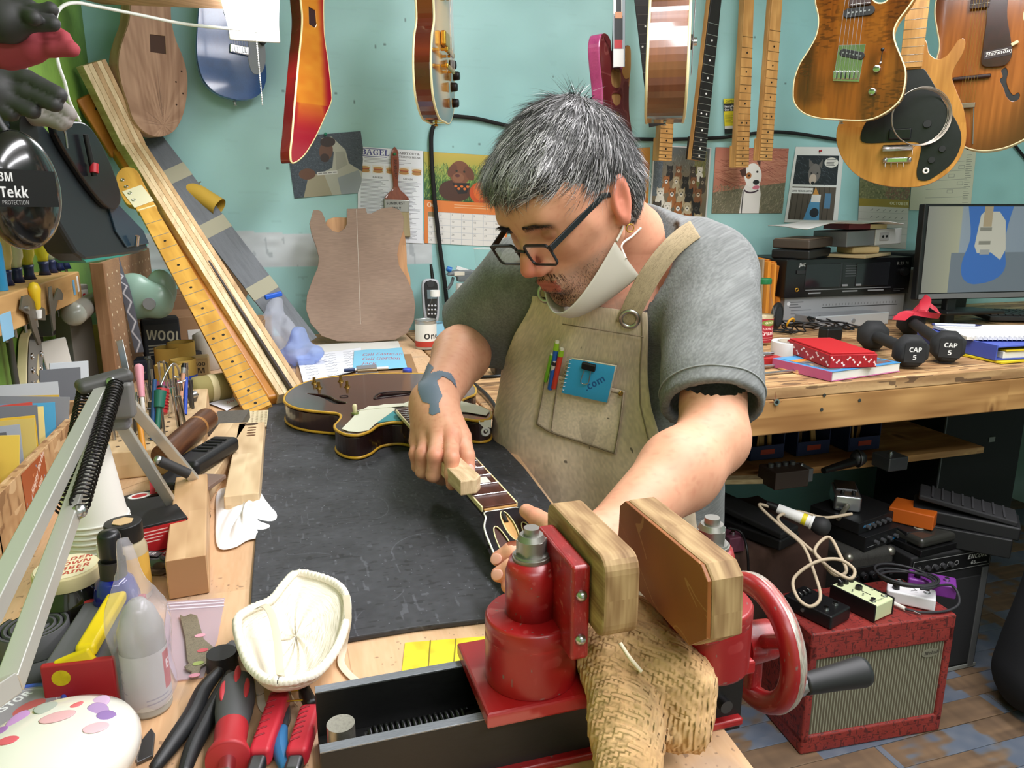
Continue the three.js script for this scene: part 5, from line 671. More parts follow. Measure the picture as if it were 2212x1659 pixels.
const strokes=(g,x,y,w,h,n,cols,len,ang,seed)=>{const r=mulberry(seed);g.lineWidth=1.6;for(let i=0;i<n;i++){g.strokeStyle=cols[floor_(r()*cols.length)];const a=x+r()*w,b=y+r()*h,t=ang+(r()-.5)*1.2;g.beginPath();g.moveTo(a,b);g.lineTo(a+cos_(t)*len,b+sin_(t)*len);g.stroke();}};
poster('art_print','dark print of a robed hooded figure with clasped hands pinned on turquoise wall','picture',[[617,297],[779,283],[798,415],[636,428.5]],(g,w,h)=>{
const q=g.createLinearGradient(0,0,w,h);q.addColorStop(0,'#3a444e');q.addColorStop(1,'#4f5a66');g.fillStyle=q;g.fillRect(0,0,w,h);speck(g,w,h,2500,['#46515c','#39434d','#56616c'],4,3);
pol(g,[[w*.46,h*.06],[w*.60,h*.05],[w*.76,h*.28],[w*.78,h*.5],[w*.95,h*.66],[w,h],[w*.36,h],[w*.40,h*.62],[w*.55,h*.55],[w*.60,h*.3]],'#b9b9ab');pol(g,[[w*.62,h*.3],[w*.74,h*.3],[w*.76,h*.52],[w*.6,h*.6]],'#a4a498');ell(g,w*.50,h*.27,w*.09,h*.16,'#6d4a38',.2);ell(g,w*.47,h*.38,w*.06,h*.07,'#3c2a24');ell(g,w*.54,h*.13,w*.1,h*.08,'#33241f');
pol(g,[[w*.12,h],[w*.22,h*.66],[w*.42,h*.6],[w*.5,h]],'#a79f86');ell(g,w*.21,h*.62,w*.11,h*.09,'#6b4836');pol(g,[[w*.6,h*.72],[w*.9,h*.62],[w*.96,h],[w*.62,h]],'#98a0a4');box2(g,w*.34,h*.60,w*.27,h*.055,'#dcdcd8');for(let i=0;i<4;i++)box2(g,w*(.355+i*.065),h*.618,w*.05,h*.018,'#8c8c8a');
});
poster('deli_menu','white printed bagel shop menu pinned behind the paint brush','menu',[[774,316],[914,326],[913,526],[772,520]],(g,w,h)=>{
box2(g,0,0,w,h,'#e8ecf2');txt(g,'BAGEL',12,40,'bold 40px serif','#3d3f86');box2(g,8,6,130,3,'#3d3f86');box2(g,8,46,130,3,'#3d3f86');txt(g,'CARRY OUT &',190,26,'bold 16px serif','#444');txt(g,'CATERING MENU',178,44,'bold 15px serif','#444');textLines(g,30,56,250,4,7,'#8a8d96');
for(let i=0;i<5;i++){const x=4+i*64;box2(g,x,92,56,44,'#e4e2dc');ell(g,x+28,108,24,9,'#c89a5c');box2(g,x+6,111,44,6,'#a84a34');box2(g,x+6,116,44,5,'#7d9a4a');ell(g,x+28,124,24,8,'#b98648');}for(let c=0;c<2;c++){txt(g,c?'SALADS':'BAGELS',70+c*150,160,'bold 12px serif','#333');textLines(g,14+c*158,168,140,46,7,'#777c86');}
},{w:320,h:500});
poster('puppy_calendar','wall calendar with brown puppy and pumpkin over an orange October grid','calendar',[[915,327],[1098,338],[1096,534],[917,525]],(g,w,h)=>{
const H2=h*.52;box2(g,0,0,w,H2,'#5d7a34');const q=g.createLinearGradient(0,0,0,H2);q.addColorStop(0,'#c7b04a');q.addColorStop(.35,'#a8a848');q.addColorStop(.6,'#4f7a34');q.addColorStop(1,'#2a4f28');g.fillStyle=q;g.fillRect(0,0,w,H2);strokes(g,0,H2*.3,w,H2*.7,900,['#7fa04a','#3f6a2e','#a9b85c','#2c5026'],18,-1.4,5);
ell(g,w*.36,H2*.78,60,40,'#4a2c1e');ell(g,w*.42,H2*.4,40,44,'#7a4a30');ell(g,w*.33,H2*.36,15,26,'#6a3e28',.5);ell(g,w*.53,H2*.4,16,28,'#6a3e28',-.5);ell(g,w*.40,H2*.5,22,18,'#8a5a3e');ell(g,w*.39,H2*.46,9,6,'#5a2f28');ell(g,w*.38,H2*.36,4,4,'#221');ell(g,w*.47,H2*.37,4,4,'#221');pol(g,[[w*.33,H2*.62],[w*.54,H2*.60],[w*.5,H2*.82],[w*.40,H2*.84]],'#1d1a1a');for(let i=0;i<5;i++)ell(g,w*(.37+.035*i),H2*(.68+.05*(i%2)),6,5,'#d8702a');ell(g,w*.70,H2*.80,54,44,'#c8501e');ell(g,w*.66,H2*.76,26,34,'#dd6a2a');box2(g,w*.69,H2*.60,7,12,'#6a5a34');
box2(g,0,H2,w,h-H2,'#e0803c');txt(g,'Oct',10,H2+26,'bold 24px serif','#f4dcc0');box2(g,14,H2+44,w-26,h*.36,'#e6e4e0');g.strokeStyle='#b8bcc4';g.lineWidth=1.5;for(let i=0;i<=5;i++){g.beginPath();g.moveTo(14,H2+44+i*h*.072);g.lineTo(w-12,H2+44+i*h*.072);g.stroke();}for(let i=0;i<=7;i++){const x=14+i*(w-26)/7;g.beginPath();g.moveTo(x,H2+44);g.lineTo(x,H2+44+h*.36);g.stroke();}for(let i=0;i<31;i++)txt(g,String(i+1),18+(i%7)*(w-26)/7,H2+56+floor_(i/7)*h*.072,'9px sans-serif','#555');textLines(g,w*.35,H2+12,160,2,9,'#f0c8a0');box2(g,14,H2+44,24,18,'#8a7a5a');
},{w:320,h:340});
poster('orange_poster','orange poster with a darker diagonal band showing beside the grey hair','poster',[[1286,323],[1405,318],[1399,470],[1288,474]],(g,w,h)=>{box2(g,0,0,w,h,'#d6963e');pol(g,[[w*.5,h*.12],[w,h*.22],[w,h*.34],[w*.5,h*.26]],'#c9782c');pol(g,[[w*.7,h*.62],[w,h*.72],[w,h*.84],[w*.75,h*.68]],'#c9782c');speck(g,w,h,60,['#e8c070','#c88a30'],6,4);});
const dogHead=(g,x,y,s,c,ear,muzzle)=>{ell(g,x,y+s*1.9,s*1.05,s*1.6,c);pol(g,[[x-s*.9,y-s*.2],[x-s*.8,y-s*1.25],[x-s*.2,y-s*.7]],ear);pol(g,[[x+s*.9,y-s*.2],[x+s*.8,y-s*1.25],[x+s*.2,y-s*.7]],ear);ell(g,x,y,s*.85,s*.95,c);ell(g,x,y+s*.45,s*.42,s*.5,muzzle);ell(g,x,y+s*.35,s*.18,s*.13,'#191615');ell(g,x-s*.34,y-s*.12,s*.1,s*.1,'#191615');ell(g,x+s*.34,y-s*.12,s*.1,s*.1,'#191615');};
poster('dog_pack_photo','photo print of a crowd of sitting dogs in front of a fence','photo',[[1412,313],[1537,319],[1524,506],[1400,506]],(g,w,h)=>{
box2(g,0,0,w,h,'#dfe2e2');box2(g,8,6,w-16,h-8,'#7a6e5e');const q=g.createLinearGradient(0,0,0,h);q.addColorStop(0,'#5d6668');q.addColorStop(.4,'#8a7a62');q.addColorStop(1,'#5e5648');g.fillStyle=q;g.fillRect(8,6,w-16,h-8);box2(g,8,6,44,h*.55,'#6a7480');strokes(g,8,6,44,h*.5,120,['#8a949c','#59626c'],12,.8,8);box2(g,w*.72,20,w*.2,h*.4,'#7d7a4a');strokes(g,60,6,w-70,h*.25,160,['#4a4f4a','#8c8f88','#6a6a5a'],16,1.4,9);
const rows=[[.26,[.3,.45,.7,.82],17],[.38,[.25,.42,.58,.72,.88],19],[.52,[.16,.36,.52,.66,.82],22],[.68,[.12,.3,.48,.64,.80],24],[.82,[.10,.30,.50,.66,.84],26]],cs=[['#8a5a3a','#6a4028','#d8c8b0'],['#2a2624','#1c1a19','#4a4440'],['#c8b89a','#a8906a','#eee6d8'],['#a86a3a','#8a5028','#eee'],['#e6e0d4','#c9bfae','#f4f0e8'],['#4a4038','#2f2823','#9a8a78']];let k=0;for(const[y,xs,s]of rows)for(const x of xs){const c=cs[(k*5+1)%6];k++;dogHead(g,x*w,y*h,s,...c);}
},{w:300,h:440});
poster('smiling_dog_photo','photo of a smiling white dog on grass before red rock','photo',[[1546,318],[1704,321],[1690,460.5],[1537,461]],(g,w,h)=>{
const q=g.createLinearGradient(0,0,0,h*.62);q.addColorStop(0,'#b8705c');q.addColorStop(.4,'#c8846c');q.addColorStop(1,'#b87660');g.fillStyle=q;g.fillRect(0,0,w,h);strokes(g,0,0,w,h*.58,160,['#a85c48','#d89a80','#8c4a3a'],70,.08,12);pol(g,[[0,h*.68],[w*.5,h*.6],[w,h*.52],[w,h],[0,h]],'#77705a');strokes(g,0,h*.58,w,h*.42,900,['#8c8468','#5c5a44','#a69a80','#6e6a50'],12,-1.2,14);
pol(g,[[w*.38,h],[w*.40,h*.66],[w*.46,h*.5],[w*.62,h*.5],[w*.66,h*.7],[w*.66,h]],'#eae4de');ell(g,w*.53,h*.42,w*.12,h*.19,'#f0ece6',-.1);pol(g,[[w*.34,h*.34],[w*.42,h*.30],[w*.44,h*.42],[w*.38,h*.44]],'#4f2e24');pol(g,[[w*.55,h*.16],[w*.62,h*.12],[w*.62,h*.30]],'#54342a');ell(g,w*.47,h*.42,12,16,'#b0703c');ell(g,w*.475,h*.42,5,5,'#221a16');ell(g,w*.585,h*.36,5,5,'#221a16');ell(g,w*.58,h*.52,14,12,'#1e1a1a');ell(g,w*.585,h*.60,16,10,'#d8788a',-.2);g.strokeStyle='#3a2430';g.lineWidth=7;g.beginPath();g.moveTo(w*.42,h*.64);g.quadraticCurveTo(w*.5,h*.72,w*.62,h*.64);g.stroke();box2(g,w*.405,h*.66,4,h*.34,'#3a3434');
});
poster('wolf_cartoon_print','white print of a wolf photo above a dog in costume','print',[[1719,317],[1824,318],[1809,484],[1694,480]],(g,w,h)=>{
box2(g,0,0,w,h,'#e4e6e2');box2(g,14,46,w-40,h*.38,'#23282e');strokes(g,14,46,w-60,h*.36,260,['#3a4048','#1a1e24','#5a626a'],16,.6,21);ell(g,w*.44,h*.34,34,52,'#75706c');ell(g,w*.42,h*.42,20,30,'#c8b8a8');ell(g,w*.43,h*.47,10,9,'#16181c');ell(g,w*.38,h*.34,5,4,'#1a1a1a');ell(g,w*.5,h*.34,5,4,'#1a1a1a');pol(g,[[w*.32,h*.27],[w*.3,h*.15],[w*.42,h*.23]],'#6a6662');pol(g,[[w*.5,h*.24],[w*.58,h*.15],[w*.58,h*.28]],'#6a6662');ell(g,w*.76,h*.20,40,28,'#e6e4da');textLines(g,w*.66,h*.155,60,5,8,'#555',3);
box2(g,14,h*.52,w-40,h*.44,'#5c5248');for(let i=0;i<8;i++)box2(g,20+i*28,h*.52,4,h*.44,'#3c342c');box2(g,w*.7,h*.6,34,h*.2,'#5a86a8');pol(g,[[w*.34,h*.96],[w*.44,h*.66],[w*.6,h*.66],[w*.64,h*.96]],'#5a9cc8');box2(g,w*.44,h*.62,w*.18,h*.10,'#f0eeec');pol(g,[[w*.46,h*.62],[w*.5,h*.52],[w*.58,h*.62]],'#d89a4a');ell(g,w*.53,h*.86,24,26,'#2a2e38');box2(g,14,h*.535,w*.40,h*.075,'#f4f4f2');txt(g,'2000 YEARS LATER',16,h*.588,'bold 12.5px sans-serif','#333');
},{w:280,h:420});
poster('october_calendar','wall calendar with ochre October banner and handwritten marks','calendar',[[1858,380],[1968,384],[1957,538],[1851,532]],(g,w,h)=>{box2(g,0,0,w,h*.32,'#7a7a52');ell(g,w*.75,h*.22,70,40,'#8a6850');speck(g,w,h*.32,400,['#8a8a5a','#66683f','#9a9468'],6,31);box2(g,0,h*.31,w,h*.11,'#a08a2a');txt(g,'OCTOBER',w*.60,h*.385,'bold 22px sans-serif','#e8e0c0');box2(g,0,h*.42,w,h,'#d3d0c8');g.strokeStyle='#9c9c98';for(let i=0;i<6;i++){g.beginPath();g.moveTo(0,h*(.5+i*.1));g.lineTo(w,h*(.5+i*.1));g.stroke();}g.strokeStyle='#555';g.lineWidth=2;for(let i=0;i<12;i++){const x=60+(i%6)*32,y=h*(.48+floor_(i/6)*.1);g.beginPath();g.moveTo(x,y);g.lineTo(x+12,y-10);g.stroke();}g.beginPath();g.arc(w*.62,h*.79,8,0,7);g.stroke();},{w:260,h:360});
poster('technical_sheet','pale sheet with faint diagrams pinned under the archtop guitar','paper',[[1975,330],[2110,318],[2096,456],[1964,454]],(g,w,h)=>{box2(g,0,0,w,h,'#d8d6be');g.strokeStyle='#8c8c80';g.lineWidth=1.5;for(let i=0;i<5;i++){g.strokeRect(150+(i%2)*40,40+i*36,24,14);g.beginPath();g.moveTo(60,60+i*40);g.lineTo(230,56+i*40);g.stroke();}textLines(g,220,30,30,22,10,'#77776c');},{w:260,h:280});
poster('caution_tag','small black and yellow caution tag hanging between guitar necks','tag',[[1563,213],[1594,212],[1589,288],[1566,289]],(g,w,h)=>{box2(g,0,0,w,h,'#e2d21c');box2(g,0,h*.14,w,h*.22,'#171717');txt(g,'\u25B2 CAUTION',6,36,'bold 28px sans-serif','#171717');txt(g,'Heavy Pack',8,82,'bold 28px sans-serif','#f2f2f2');txt(g,'Over 70 lbs',8,112,'bold 28px sans-serif','#f2f2f2');textLines(g,10,140,130,9,10,'#6a6420',3);box2(g,0,h*.78,w,h*.08,'#dcdcd8');box2(g,0,h*.86,w,h*.14,'#171717');},{w:180,h:320,z:ZW+.006});
// pins
for(const[x,y,c,l]of[[1648,322,0xb5202a,'red push pin above the smiling dog photo'],[1771,326,0xb5202a,'red push pin in the wolf print'],[703,290,0x1f8a6a,'green push pin above the hooded figure print'],[852,333,0x1f7a4a,'green push pin through the paint brush handle']]){const p=onZ(x,y,ZW+.008+(x===852?.014:0));single('push_pin',l,'pin',lathe([[0,-.006],[.0008,-.002],[.0045,0],[.0025,.002],[.0028,.006],[.0045,.008],[0,.0085]],14),mat(c,.4),{pos:p,rot:[PI_/2,0,0],group:'push pins on the wall'});}
{// paint brush
const fr=new Frame(onZ(853,430,ZW+.018),V(1,0,0),V(0,1,0)),t=thing('paint_brush','wide paint brush with brown wooden handle hanging over the menu','brush',{frame:fr}),S=(l,n)=>ccw(smooth2(fr.pts(l),n));
pt(t,'handle',buv(ext(S([[853,317],[859,324],[862,345],[862,370],[860,395],[864,408],[876,420],[884,431],[831,431],[836,420],[848,408],[849,395],[846,370],[844,345],[847,325]],60),.013,{bevel:.004}),.1),gloss(woodTex(0x9c4a26,0x7a3218,{seed:14}),.3));
const L=fr.loc(858,445),fe=fr.pts([[829,430],[885,432],[884,459],[830,458]]);pt(t,'ferrule',puv(ext(ccw(fe),.016,{bevel:.003,z:.001}),...bb2(fe)),tmat(canvasTex(128,64,(g,w,h)=>{box2(g,0,0,w,h,'#a8a8a2');txt(g,'SUNBURST',12,26,'bold 18px sans-serif','#3a3a3a');txt(g,'ONLY',36,50,'bold 18px sans-serif','#3a3a3a');}),.35,{metalness:.7}));pt(t,'bristles',ext(ccw(fr.pts([[831,457],[884,458],[887,512],[834,510]])),.014,{bevel:.003}),tmat(woodTex(0xb8ac86,0x8c7f58,{seed:18,fx:60,fy:2}),.8));
const H1=fr.loc(854,360);pt(t,'lettering',puv(ext(rect(-.007,-.055,.007,.04),.0004),-.007,-.055,.007,.04),tmat(canvasTex(32,200,(g)=>{box2(g,0,0,32,200,'#8a3e1e');txt(g,'SUNBURST',9,14,'bold 26px sans-serif','#2a1408',PI_/2);}),.4),[H1[0],H1[1]-.01,.0006]);
}
const mdf=(a,b,s)=>tmat(dataTex(256,256,(u,v)=>{let c=mix3(rgb(a),rgb(b),noise2(u*5,v*5,5,s));const g=1+(noise2(u*30,v*200,0,s+1)-.5)*.10;return[c[0]*g,c[1]*g,c[2]*g];}),.7);
const teleOut=[[676.5,454],[686.6,453],[695,457],[702,472.4],[705,486],[718.6,499],[732,502],[744,494],[749,484],[749.5,451],[789.5,450],[793,460.6],[803,460.6],[823,450.5],[847,447],[864,454],[872,469],[871,499],[862,526],[858,550],[862,573.7],[877,597],[892.5,631],[897.5,661.4],[894,692],[880.7,719],[853.7,734],[796,738],[729,737],[695,725.6],[671,698.6],[661,668],[663,638],[675,604],[686.6,577],[689,557],[683,533],[673,506],[668.7,482.5]];
{const fr=upright(onY(785,742,BEN+.0015),0,.16),t=thing('body_template','brown fibreboard guitar body template leaning on the turquoise wall','template',{frame:fr}),p=ccw(fr.pts(teleOut));pt(t,'template',buv(ext(p,.012,{bevel:.0008}),.4),mdf(0x9a8270,0x8a7262,201));const a=fr.loc(770,452),b=fr.loc(779,700);pt(t,'centre_line',bar([a[0],a[1],.0001],[b[0],b[1],.0001],.0012,.0003,V(0,0,1),.0001),mat(0xc9bfb2,.8));}
{const fr=upright(onY(790,742,BEN+.0015).add(V(.02,0,-.030)),0,.16),t=thing('template_blank','pale ply body template half hidden behind the brown fibreboard template','template',{frame:fr}),p=ccw(smooth2(fr.pts([[705,478],[720,470],[749,470],[790,465],[850,462],[872,500],[878,540],[880,580],[886,600],[886,640],[880,700],[840,725],[740,730],[680,690],[690,600],[700,540]]),70));pt(t,'template',buv(ext(p,.009,{bevel:.001}),.3),tmat(woodTex(0xd8a470,0xb8763a,{seed:23}),.5));}
// cables on the wall
const cable=(name,label,pts,r,m,group)=>{const o=pts[0].clone();return single(name,label,'cable',tube(pts.map((p)=>p.clone().sub(o)),r,pts.length*12,7),m,{pos:o,group});};
cable('wall_cable','black cable running along the turquoise wall behind the necks',[[975,250],[1030,256],[1100,272],[1220,292],[1370,300],[1450,301],[1560,297],[1680,285],[1810,302],[1900,316]].map(([x,y])=>onZ(x,y,ZW+.012)),.0065,blackMatte);
cable('drop_cable','black cable hanging from the sunburst guitar down to the bench',[[978,252],[950,258],[934,280],[932,330],[939,430],[950,530],[962,620],[967,690],[963,720]].map(([x,y],i)=>onZ(x,y,ZW+(i<7?.02:.04))),.0075,blackMatte);
cable('corner_cable','black cable slanting down the wall below the archtop guitar',[[2185,305],[2205,330],[2240,372]].map(([x,y])=>onZ(x,y,ZW+.012)),.006,blackMatte);
// ---------------------------------------------------------------- on the wall bench, behind the person
{// cordless phone
const fr=upright(onY(932,722,BEN+.003),-.1,.08),t=thing('cordless_phone','black and silver cordless phone with stub antenna standing by the wall','phone',{frame:fr}),L=(x,y)=>fr.loc(x,y);
pt(t,'body',ext(ccw(smooth2(fr.pts([[914,606],[930,602],[946,606],[949,640],[944,698],[922,698],[912,640]]),40)),.03,{bevel:.005}),mat(0xb9bcc2,.35));pt(t,'bezel',ext(ccw(smooth2(fr.pts([[918,610],[930,606],[943,610],[945,640],[940,690],[926,690],[917,640]]),40)),.002,{z:.0015}),mat(0x1a1b1d,.4));{const a=L(930,613);pt(t,'earpiece',cyl(.012,.012,.002,24),mat(0x2c2d30,.6),[a[0],a[1],.002],[PI_/2,0,0]);const b=L(933,636);pt(t,'screen',box(.032,.030,.002,.001,1),mat(0x6f7f84,.2),[b[0],b[1],.0022]);for(let i=0;i<9;i++){const k=L(926+(i%3)*7,660+floor_(i/3)*9);pt(t,'key',ball(.0035,10),mat(0xd8dadf,.4),[k[0],k[1],.0015]);}const c=L(934,588);pt(t,'antenna',rod([c[0]+.002,c[1]-.03,-.012],[c[0]-.003,c[1]+.026,-.012],.0065,.0045),black);}
}
{// trigger spray bottle
const b=onY(1000,720,BEN),t=thing('spray_bottle','white trigger spray bottle with grey head and blue nozzle','bottle',{pos:b});pt(t,'bottle',lathe([[0,0],[.036,0],[.038,.006],[.038,.09],[.034,.115],[.022,.135],[.020,.142],[0,.142]],32),mat(0xdde4e6,.35));pt(t,'cap',cyl(.021,.022,.028,24),white,[0,.155,0]);const h=pt(t,'trigger_head',ext(ccw(smooth2([[-.052,.008],[-.04,.018],[.028,.024],[.05,.014],[.03,-.006],[.016,-.014],[-.016,-.014],[-.02,.0]],40)),.03,{bevel:.006,z:.015}),mat(0x6d7477,.5),[0,.19,0]);pt(h,'trigger',tube([[-.03,0,0],[-.036,-.02,0],[-.05,-.04,0]],.005,16),mat(0x5a6064,.5));pt(h,'nozzle',cyl(.008,.010,.016,16),mat(0x1f6fc0,.4),[-.044,.026,0],[0,0,1.2]);pt(h,'label_band',box(.036,.014,.031,.002),mat(0xd9d4c4,.7),[-.012,.012,0]);pt(t,'spout_arm',bar([-.02,.222,.006],[.045,.2,.006],.012,.012),mat(0xe4e8ea,.4));
}
{const t=thing('plastic_bottle','clear plastic water bottle with white cap beside the finish can','bottle',{pos:onY(943,748,BEN)}),c=mat(0xffffff,.05,0,{transmission:1,thickness:0,ior:1.2});pt(t,'bottle',lathe([[0,.001],[.026,.001],[.029,.006],[.029,.09],[.026,.115],[.014,.138],[.0125,.15],[.0125,.156]],28),c);pt(t,'cap',cyl(.0145,.0145,.018,24),white,[0,.162,0]);pt(t,'label',cyl(.0294,.0294,.036,28,true),mat(0x8cc4e0,.5,0,{side:THREE.DoubleSide}),[0,.055,0]);pt(t,'water',lathe([[0,.002],[.0278,.004],[.0278,.07],[0,.07]],24),mat(0xe8f2f4,.02,0,{transmission:1,thickness:.05,ior:1.33}));}
{const t=thing('finish_can','round metal can with white label and black lettering','can',{pos:onY(921,752,BEN)});pt(t,'can',cyl(.032,.032,.085,32),mat(0xc4c4be,.35,.7),[0,.0435,0]);pt(t,'label',cyl(.0325,.0325,.068,32,true),tmat(canvasTex(256,96,(g,w,h)=>{box2(g,0,0,w,h,'#e6e4dc');txt(g,'One',22,62,'bold 34px sans-serif','#1c1c1c');txt(g,'One',150,62,'bold 34px sans-serif','#1c1c1c');box2(g,0,72,w,24,'#b93a2c');}),.5),[0,.042,0],[0,2.2,0]);pt(t,'rim',torus(.031,.0022,32,6),steel,[0,.086,0],[PI_/2,0,0]);pt(t,'lid',cyl(.029,.029,.002,28),steel,[0,.0845,0]);}
{const t=thing('clear_cup','tall clear plastic cup standing on a small brown block','cup',{pos:onY(1052,735,BEN).setY(BEN+.16).add(V(0,0,0))});pt(t,'cup',lathe([[0,.001],[.028,.001],[.038,.13],[.040,.131],[.0385,.128],[.027,.003]],32),mat(0xffffff,.08,0,{transmission:1,thickness:0,ior:1.15}));pt(t,'rim',torus(.039,.0016,32,6),mat(0xe6eaec,.3),[0,.13,0],[PI_/2,0,0]);
const b=thing('radio_box','small black electronic box with red display under the clear cup','electronics',{pos:onY(1052,735,BEN)});pt(b,'case',box(.10,.085,.09,.004),black,[0,.043,0]);pt(b,'display',box(.04,.016,.002,.0005,1),mat(0x5a1410,.3),[-.015,.058,.0455]);const w=thing('brown_block','dark brown wooden block between the black box and clear cup','block',{pos:onY(1052,735,BEN).setY(BEN+.086)});pt(w,'block',buv(box(.08,.073,.07,.003),.2),tmat(woodTex(0x6e5a42,0x4a3a2a,{seed:91}),.6),[0,.0368,0]);}
{// papers and clipboard on the bench corner
const lay=(name,label,cat,px,h,draw,w=256,hh=192)=>{const P=px.map(([x,y])=>onY(x,y,h)),o=P[3].clone(),rows=[];for(let i=0;i<=12;i++){const r=[];for(let j=0;j<=12;j++){const u=j/12,v=i/12;r.push(P[3].clone().lerp(P[2],u).lerp(P[0].clone().lerp(P[1],u),v).sub(o).add(V(0,.0016*abs_(sin_(u*5+v*3))+.0004,0)));}rows.push(r);}return single(name,label,cat,sheet(rows,.0005,()=>V(0,1,0)),typeof draw==='function'?tmat(canvasTex(w,hh,draw),.8):draw,{pos:o});};
layFlat=lay;
lay('cloth_rag','crumpled white cloth lying at the foot of the body template','cloth',[[680,745],[860,738],[870,762],[660,768]],BEN+.004,mat(0xd9d8d2,.95));
lay('clipboard','brown clipboard lying under handwritten papers','clipboard',[[640,772],[888,766],[905,812],[640,828]],BEN+.003,mat(0x9a7650,.7));
lay('note_sheet','white sheet of handwritten repair notes on the clipboard','paper',[[640,770],[780,752],[785,800],[655,826]],BEN+.007,(g,w,h)=>{box2(g,0,0,w,h,'#e3e4ea');g.strokeStyle='#6a7080';g.lineWidth=1.6;const r=mulberry(4);for(let i=0;i<26;i++){g.beginPath();let x=20+(i%3)*80,y=20+floor_(i/3)*20;g.moveTo(x,y);for(let k=0;k<8;k++)g.lineTo(x+=6,y+(r()-.5)*9);g.stroke();}g.beginPath();g.ellipse(150,60,70,40,.4,.5,3);g.stroke();});
lay('blue_note','light blue note with red handwriting on the clipboard','paper',[[765,758],[868,752],[880,796],[762,800]],BEN+.0095,(g,w,h)=>{box2(g,0,0,w,h,'#7fc0dc');for(const[s,y]of[['Call Eastman',60],['Call Gordon',104],['Jack',148]])txt(g,s,40,y,'italic 34px serif','#b04a5c',.06);});
const t=thing('clipboard_clip','steel spring clip of the clipboard holding the papers','clip',{pos:onY(793,806,BEN+.012)});pt(t,'plate',box(.055,.003,.024,.001,1),steel);pt(t,'spring_bar',rod([-.024,.008,.006],[.024,.008,.006],.005),mat(0x8a7c64,.4,.9));pt(t,'lever',box(.05,.014,.003,.001,1),darkSteel,[0,.012,-.006],[-.4,0,0]);const pen=thing('ballpoint_pen','white ballpoint pen with dark blue cap on the clipboard','pen',{pos:onY(765,799,BEN+.016)});pt(pen,'barrel',rod([0,0,0],[.085,.001,.004],.0038),white);pt(pen,'cap',rod([-.025,0,-.001],[.002,0,0],.0044),mat(0x1f3560,.4));
const b2=thing('blue_plug','small blue plastic cap lying beside the clipboard','cap',{pos:onY(880,806,BEN+.004)});pt(b2,'cap',lathe([[0,0],[.012,0],[.012,.010],[.009,.013],[0,.013]],16),mat(0x3a4fc0,.4));
}
var layFlat;
{const t=thing('power_strip','black power strip with round sockets under the shirt sleeve','power strip',{pos:onY(1105,806,BEN),rot:[0,-.05,0]});pt(t,'case',box(.10,.034,.06,.006),black,[0,.018,0]);for(const x of[-.028,.02]){const s=pt(t,'socket',torus(.014,.002,24,6),mat(0x2c2c2e,.5),[x,.0355,.004],[PI_/2,0,0]);pt(s,'pin_hole',cyl(.003,.003,.001,10),mat(0x050505,.9),[.004,0,0],[PI_/2,0,0]);pt(s,'pin_hole',cyl(.003,.003,.001,10),mat(0x050505,.9),[-.004,0,0],[PI_/2,0,0]);}
cable('lamp_flex','black flex curling from the power strip down the bench end',[[1128,800,.97],[1080,812,.97],[1030,816,.965],[1022,826,.958],[1050,852,.958],[1070,880,.955]].map(([x,y,h])=>onY(x,y,h)).concat([onY(1074,900,.945),onY(1078,915,.90)]),.0045,black);}
// ---------------------------------------------------------------- on the wall bench, right of the person
const printed=(w,h,d,face,side,r=.002)=>{const g=box(w,h,d,r,1);return g;};
const decal=(parent,name,w,h,tex,pos,rot,rough=.5,th=.0006)=>pt(parent,name,puv(ext(rect(-w/2,-h/2,w/2,h/2),th,{z:th}),-w/2,-h/2,w/2,h/2),tex.isMaterial?tex:tmat(tex,rough),pos,rot);
const label=(w,h,bg,draw)=>canvasTex(w,h,(g)=>{box2(g,-4,-4,w+8,h+8,bg);draw(g,w,h);});
{// file envelopes standing
const zf=-2.28,a=onZ(1592,668,zf),b=onZ(1690,665,zf);
const cols=[[0x8c7a68,'grey brown card folder standing at the back of the file row'],[0xa89478,'kraft card folder standing among the orange envelopes'],[0xe0902c,'orange envelope bulging open beside the kraft folder'],[0xe79a38,'orange envelope standing between two other envelopes'],[0xd98526,'orange envelope leaning on the white file'],[0xe6e4e0,'white file standing last in the file row']];
cols.forEach(([c,l],i)=>{const x=a.x+.055+i*.026,h=.245-i*.008,t=thing('file_envelope',l,'envelope',{pos:[x,BEN,zf-.02],group:'file row beside the stereo',rot:[0,.25,0]});pt(t,'envelope',box(.009+(i===2?.006:0),h,.23,.002),mat(c,.8),[0,h/2,-.08],[0,0,.03]);if(c===0xe0902c||c===0xe79a38)pt(t,'torn_flap',tube([[0,h+.002,.03],[.003,h+.008,-.04],[-.002,h+.004,-.11],[.002,h+.009,-.18]],.004,24,5),mat(0xd8842a,.8));});
}
{// cartons
const t1=thing('carton','white printed carton at the bottom by the file row','carton',{pos:[1.50,BEN,-2.42]}),tx=label(160,128,'#e4e2dc',(g,w,h)=>{textLines(g,12,14,130,4,9,'#8a8a8a',3);box2(g,12,52,136,4,'#333');textLines(g,12,62,130,4,9,'#888',3);box2(g,12,100,136,4,'#333');});
pt(t1,'box',box(.15,.12,.12,.002),mat(0xdcd9d2,.7),[0,.06,0]);const t2=thing('carton','white carton with printed label stacked on another carton','carton',{pos:[1.50,BEN+.121,-2.42]});pt(t2,'box',box(.16,.13,.12,.002),mat(0xdad2c2,.7),[0,.065,0]);decal(t2,'label',.15,.11,tx,[0,.062,.0605]);
}
